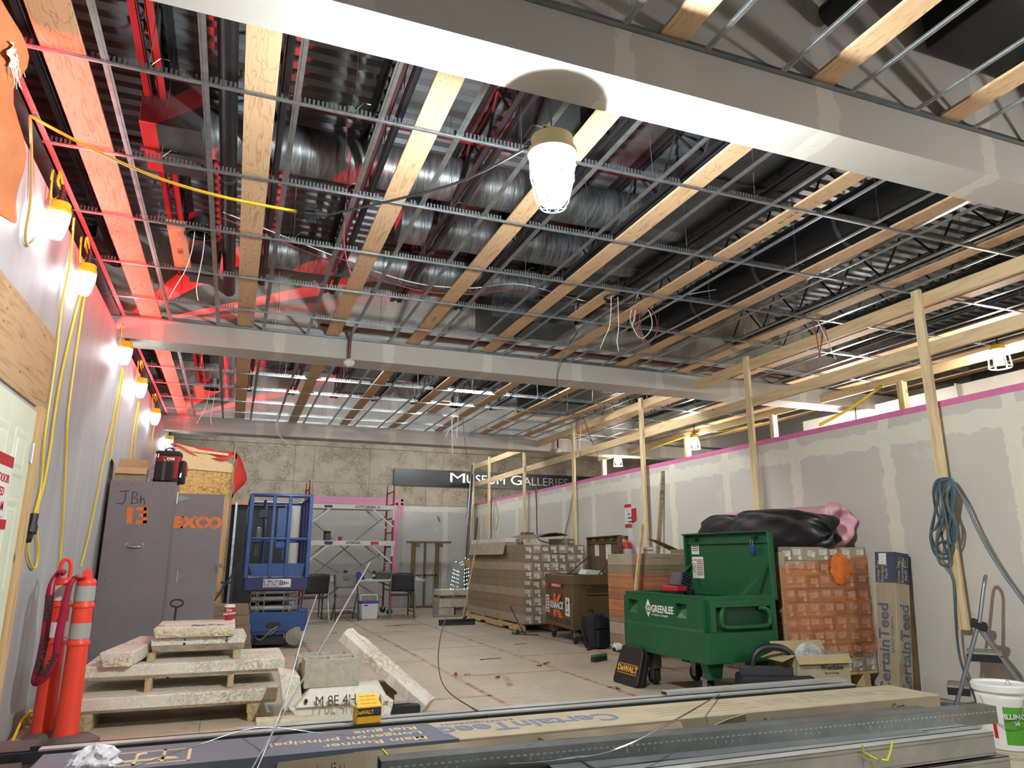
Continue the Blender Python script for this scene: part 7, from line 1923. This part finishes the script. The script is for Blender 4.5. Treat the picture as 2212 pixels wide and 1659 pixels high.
text('carton_lettering', 'CertainTeed', .20, M_blp, lc_, frame((bx0+.40, .165, .0990), (-1, 0, 0), (0, -1, 0)), .0004, bold=.004, sx=.88)
text('carton_lettering', 'SAINT-GOBAIN', .052, M_blp, lc_, frame((bx0+.17, .275, .0990), (-1, 0, 0), (0, -1, 0)), .0004)
p = top(1780, 1503)
text('carton_lettering', 'CertainTeed', .20, plain('faded_blue_print', '#94907f', .7, var=.1), lc_, frame((p.x, .17, .0990), (-1, 0, 0), (0, -1, 0)), .0004, bold=.003, sx=.92)
mb = MB()
for k in range(4): mb.box(p.x-1.15, p.x-.55-.06*(k % 2), .08+.05*k, .088+.05*k, .0985, .0992)
obj('fine_print', mb, plain('faded_fine_print', '#9b8d70', .7, var=.1), lc_)['kind'] = 'stuff'
# handling marks near the left end
for (u, v, kind) in ((295, 1638, 'u'), (352, 1634, 'h')):
    c = top(u, v); mb = MB(); w, h = .10, .10
    for (xa, xb, ya, yb) in ((-w, w, -h, -h+.012), (-w, w, h-.012, h), (-w, -w+.012, -h, h), (w-.012, w, -h, h)): mb.box(c.x+xa, c.x+xb, c.y+ya, c.y+yb, .0985, .0993)
    if kind == 'u':
        mb.tube([(c.x-.05, c.y-.05, .0990), (c.x+.05, c.y-.05, .0990)], .006, 4); mb.tube(catmull([(c.x, c.y-.05, .0990), (c.x, c.y+.04, .0990), (c.x+.03, c.y+.06, .0990)], 4), .006, 4)
    else:
        mb.prism([(c.x-.06, c.y-.05), (c.x+.06, c.y-.05), (c.x+.045, c.y-.02), (c.x, c.y), (c.x-.045, c.y-.02)], .0985, .0993); mb.tube([(c.x, c.y, .0990), (c.x, c.y+.05, .0990)], .006, 4)
    obj('handling_mark', mb, M_tanp, lc_)
# torn front side of the carton
def torn(u, v):
    x = 1.15+1.55*u; tear = .02+.018*math.sin(17*u)+.012*math.sin(41*u)
    return (x, -.004-.05*v*(1+.3*math.sin(9*u)), .085-.075*v-tear*v)
obj('torn_edge', MB().grid(torn, 40, 4), M_card2, lc_, solid=.004)
obj('torn_flap', MB().add([(2.75, -.003, .02), (3.08, -.003, .02), (3.06, -.03, .10), (2.95, -.04, .085)], [(0, 1, 2, 3)]), M_card, lc_, solid=.004)
ex_ = (4.42, -.0012)
text('carton_lettering', 'Cert', .05, M_ink, lc_, frame((4.1, -.0015, .055), (1, 0, 0), (0, 0, 1)), .0004)
text('carton_lettering', 'Parfait pour une pose', .036, M_ink, lc_, frame((3.35, -.0015, .05), (1, 0, 0), (0, 0, 1)), .0004)
tc = thing('torn_carton_piece', 'torn dark carton piece lettered Main Runner hanging before the blue band', 'cardboard', (.22, 3.135, .30), 0)
obj('card_sheet', MB().add([(0, 0, .02), (.36, .0, .04), (.35, .02, .11), (.02, .02, .10)], [(0, 1, 2, 3)]), M_card2, tc, solid=.004)
text('carton_lettering', 'Main Ru', .055, plain('dim_tan_print', '#8a7a5f', .7), tc, frame((.19, .0055, .068), (1, 0, .03), (0, .25, 1)), .0004)
# ---- drip of flat tracks and perforated runners in front of the carton
G2 = 'galvanised tracks before the long carton'
def perf(name, label, x0, x1, ya, yb, z0, h, mat, yskew=0, holes=True, up=False):
    o = chan(name, label, x0, x1, ya, yb, z0, h, mat, G2, up=up, t=.003, yskew=yskew)
    if holes:
        L = x1-x0; w = (yb-ya)/2; mb = MB(); k = .03
        while k < L-.03:
            mb.box(k, k+.014, -w-.0022, -w-.0012, h*.66, h*.74); k += .026
        obj('punched_slots', mb, M_tracklt, o)['kind'] = 'stuff'
        mb = MB(); k = .15
        while k < L-.1:
            for d in (0, .05, .08, .12): mb.box(k+d, k+d+.005, -w-.0022, -w-.0012, h*.36, h*(.52 if d else .6))
            k += .40
        obj('punched_marks', mb, M_tracklt, o)['kind'] = 'stuff'
    return o
perf('steel_track', 'grey steel track stamped in relief nearest the long carton', 1.36, 3.52, 2.97, 3.09, .338, .06, M_galv2, 0, False)
for k, x in enumerate((1.5, 1.95, 2.55, 3.1)):
    pass
st_ = bpy.data.objects[[o.name for o in COL.objects if o.name.startswith('steel_track') and o.get('label', '').startswith('grey steel track stamped')][0]]
for x, r_ in ((.10, 0), (.62, 0), (1.35, 0), (1.85, 0)):
    text('stamp_lettering', 'CERTAINTEED', .035, M_galv, st_, frame((x+.15, -.025 if x < .5 else .02, .0605), (-1, 0, 0), (0, -1, 0)), .0005, sx=1.4)
perf('steel_track', 'second grey steel track stepping down before the stamped one', 1.40, 3.35, 2.86, 2.965, .325, .055, M_galv2, 0, False)
perf('perforated_track', 'narrow perforated steel track beside the long punched one', 1.0, 3.30, 2.79, 2.85, .355, .075, M_galv2, -.06, True)
perf('perforated_track', 'long punched steel track reaching farthest right toward the bucket', .55, 3.47, 2.70, 2.78, .408, .075, M_galv2, -.10, True)
perf('steel_track', 'plain steel track lying before the punched track', 1.17, 2.95, 2.595, 2.68, .375, .045, M_galv2, -.05, False)
perf('steel_track', 'grey crimped track end left of the punched track', .35, 1.42, 2.86, 2.95, .31, .055, M_galv2, 0.02, False)
perf('steel_track', 'dark steel track lying under the punched tracks, upper one', .4, 3.2, 2.65, 3.1, .225, .06, M_trackdk, 0, False)
perf('steel_track', 'dark steel track lying under the punched tracks, lower one', .4, 3.25, 2.65, 3.1, .09, .13, M_trackdk, 0, False)
# ---- bundle of bright studs nearest the camera
SB = [(3.235, .322, .418, 2.455), (3.30, .208, .316, 2.445), (3.255, .092, .204, 2.45)]
for i, (xr_, z0, z1, yf) in enumerate(SB):
    t = thing('stud_bundle', 'bright galvanised stud pack nearest the camera, %s layer' % ('top', 'middle', 'bottom')[i], 'steel stud', (-.6, yf, z0), 0.0, 'bright stud packs nearest the camera')
    L = xr_+.6; h = z1-z0
    for k in range(3):
        y0 = .002+.062*k
        obj('stud', MB().box(0, L, y0, y0+.0025, 0, h).box(0, L, y0, y0+.058, h-.0025, h).box(0, L, y0, y0+.058, 0, .0025).box(0, L, y0+.055, y0+.0575, h-.014, h).box(0, L, y0+.055, y0+.0575, 0, .014), M_studface, t)
    obj('face_rib', MB().box(0, L, -.001, .002, h*.82, h*.86).box(0, L, -.001, .002, h*.10, h*.14), M_galv2, t)['kind'] = 'stuff'
    if i == 0: obj('pack_lip', MB().box(0, L, .0, .045, h, h+.002), M_tracklt, t)
M_ytape = plain('yellow_strapping', '#d9cf3a', .5, var=.1)
for i, (pts, lab) in enumerate(((((1862, 1608), (1866, 1625), (1880, 1634), (1895, 1641)), 'yellow strap scrap curling on the bright stud pack'), (((1928, 1600), (1924, 1622), (1917, 1643), (1905, 1641)), 'straight yellow strap scrap hanging on the bright stud pack'), (((1882, 1643), (1884, 1659)), 'short yellow strap scrap below on the middle stud pack'))):
    q_ = [Py(u, v, 2.443 if i < 2 else 2.435) for u, v in pts]
    o = obj('strap_scrap', MB().tube(q_, .0045, 4), M_ytape); tag(o, lab, 'strap', 'yellow strap scraps')
o = obj('strap_scrap', MB().tube([Py(u, v, 3.12) for u, v in ((825, 1618), (838, 1632), (851, 1641))], .004, 4).tube([Py(u, v, 3.12) for u, v in ((819, 1632), (832, 1634), (840, 1641))], .003, 4), M_ytape)
tag(o, 'yellow strap scrap lying before the blue-banded carton', 'strap')
# dark ends at the lower left
for i, (x0, x1, ya, yb, z0, z1) in enumerate(((-.98, -.2, 3.40, 3.62, .345, .372), (-1.02, -.2, 3.36, 3.5, .28, .30), (-.9, -.70, 3.72, 3.95, .30, .39))):
    o = obj('steel_offcut', MB().box(0, x1-x0, 0, yb-ya, 0, z1-z0).box(0, x1-x0, .01, yb-ya-.01, z1-z0, z1-z0+.006), M_trackdk if i != 1 else M_tracklt, bevel=.002); o.location = (x0, ya, z0)
    tag(o, 'steel offcut at the lower left corner of the stack, %s one' % ('upper', 'lower pale', 'short grey')[i], 'steel offcut')
# bubble wrap
p = Pz(190, 1655, .42)
M_bubble = film_mat('bubble_wrap', '#e6e2e6', .92, .12, (40, 40, 40), .55)
crumple('bubble_wrap', 'crumpled bubble wrap at the left end of the blue-banded carton', (p.x+.02, p.y-.03, .421), (.085, .10, .07), M_bubble, 'bubble wrap', 2, 18)
# yellow screw box on the tracks
M_ybox = plain('yellow_box_card', '#e2a41f', .55, var=.05)
yb_ = thing('screw_box', 'opened yellow box of screws standing on the rear steel tracks', 'box', (Pz(787, 1553, .4225).x, 3.63, .4225), .06); yb_.scale = (.85, .85, .95)
obj('box_body', MB().box(-.068, .068, -.05, .05, 0, .075), M_ybox, yb_, bevel=.002)
lb = obj('black_panel', MB().box(-.066, .066, -.0512, -.05, .035, .072), M_ink, yb_)
text('box_lettering', 'DeWALT', .024, M_yprint, lb, frame((-.025, -.0516, .052), (1, 0, 0), (0, 0, 1)), .0004, bold=.0008)
obj('grey_strip', MB().box(.01, .064, -.0516, -.0512, .045, .066), M_dsteel, lb)
obj('box_flap', MB().add([(-.068, -.05, .076), (.068, -.05, .076), (.05, .03, .125), (-.055, .03, .125)], [(0, 1, 2, 3)]), M_ybox, yb_, solid=.002)
obj('box_flap', MB().add([(.068, -.05, .076), (.068, .05, .076), (.085, .05, .12), (.09, -.02, .09)], [(0, 1, 2, 3)]), M_card, yb_, solid=.002); obj('box_flap', MB().add([(-.068, -.05, .076), (-.068, .05, .076), (-.095, .05, .115), (-.1, -.02, .09)], [(0, 1, 2, 3)]), M_card, yb_, solid=.002)
mb = MB()
for i in range(3):
    for j in range(3): mb.box(-.045+.032*i, -.02+.032*i, -.03+.022*j-.003, -.016+.022*j-.003, .089+.0135*j, .0905+.0135*j)
obj('flap_print', mb, M_yprint if False else plain('ochre_print', '#b07a18', .6), yb_)['kind'] = 'stuff'
# springy hanger wires sticking up from the stack
def wire(lab, pts, r, m=M_galv):
    cable('hanger_rod', lab, pts, r, m, 'wire', 8)
wire('straight bright wire slanting up from the stack over the far chairs', [Py(540, 1668, 3.10), Py(672, 1437, 3.3), Py(799, 1215, 3.5)], .0035, M_galv)
wire('thinner wire rising beside the bright one toward the blue lift', [Py(552, 1668, 3.12), Py(612, 1520, 3.25), Py(652, 1380, 3.35), Py(684, 1287, 3.45)], .0028)
wire('long dark curved wire bending from the far floor to the front steel', [Pz(1292, 1664, .43), Py(1140, 1582, 3.3), Py(1050, 1545, 3.6), Py(965, 1490, 4.2), Py(947, 1430, 4.6), Py(955, 1360, 4.8), Py(980, 1290, 4.9), Py(985, 1225, 5.0)], .0032, M_dsteel)
wire('bright wire springing from the carton over the punched tracks', [Pz(1555, 1500, .43), Pz(1450, 1560, .52), Pz(1330, 1618, .50), Pz(1200, 1640, .47), Pz(1100, 1648, .46)], .0035, M_chrome)
wire('pale wire bowing across the blue band of the long carton', [Pz(280, 1660, .43), Pz(420, 1612, .50), Pz(560, 1572, .52), Pz(700, 1585, .47), Pz(770, 1588, .43)], .0018, M_galv2)
wire('pale wire bowing over the torn carton edge', [Pz(1080, 1625, .45), Pz(1180, 1600, .50), Pz(1260, 1595, .47), Pz(1275, 1612, .44)], .0022, M_galv2)
# floor litter
M_litter = plain('red_tape_scrap', '#8b2430', .6, var=.2)
random.seed(31)
for i, (u, v) in enumerate(((1010, 1460), (1075, 1465), (1165, 1440), (1180, 1435), (722, 1370), (1335, 1490), (985, 1458), (790, 1400))):
    p = Pz(u, v); a = random.uniform(0, 3); L = random.uniform(.05, .12)
    o = obj('tape_scrap', MB().grid(lambda s, t_: (L*(s-.5), .025*(t_-.5)+.01*math.sin(5*s), .002+.018*abs(math.sin(6*s+i))), 8, 2), M_litter, smooth=True, solid=.001)
    o.location = (p.x, p.y, 0.001); o.rotation_euler = (0, 0, a)
    tag(o, 'scrap of red tape on the floor, %s of the scraps from the broom side' % ORD[i], 'tape scrap', 'red tape scraps on the floor')
for i, (u, v, L) in enumerate(((880, 1350, .55), (850, 1352, .3), (1125, 1392, .2), (1060, 1424, .3))):
    p = Pz(u, v); o = obj('dark_strip', MB().grid(lambda s, t_: (L*(s-.5), .03*(t_-.5)+.02*math.sin(4*s), .002+.004*math.sin(9*s)**2), 10, 2), M_rubber, solid=.001)
    o.location = (p.x, p.y, .001); o.rotation_euler = (0, 0, .25); tag(o, 'thin dark strip of litter on the floor, %s from the table side' % ORD[i], 'litter', 'dark litter strips on the floor')
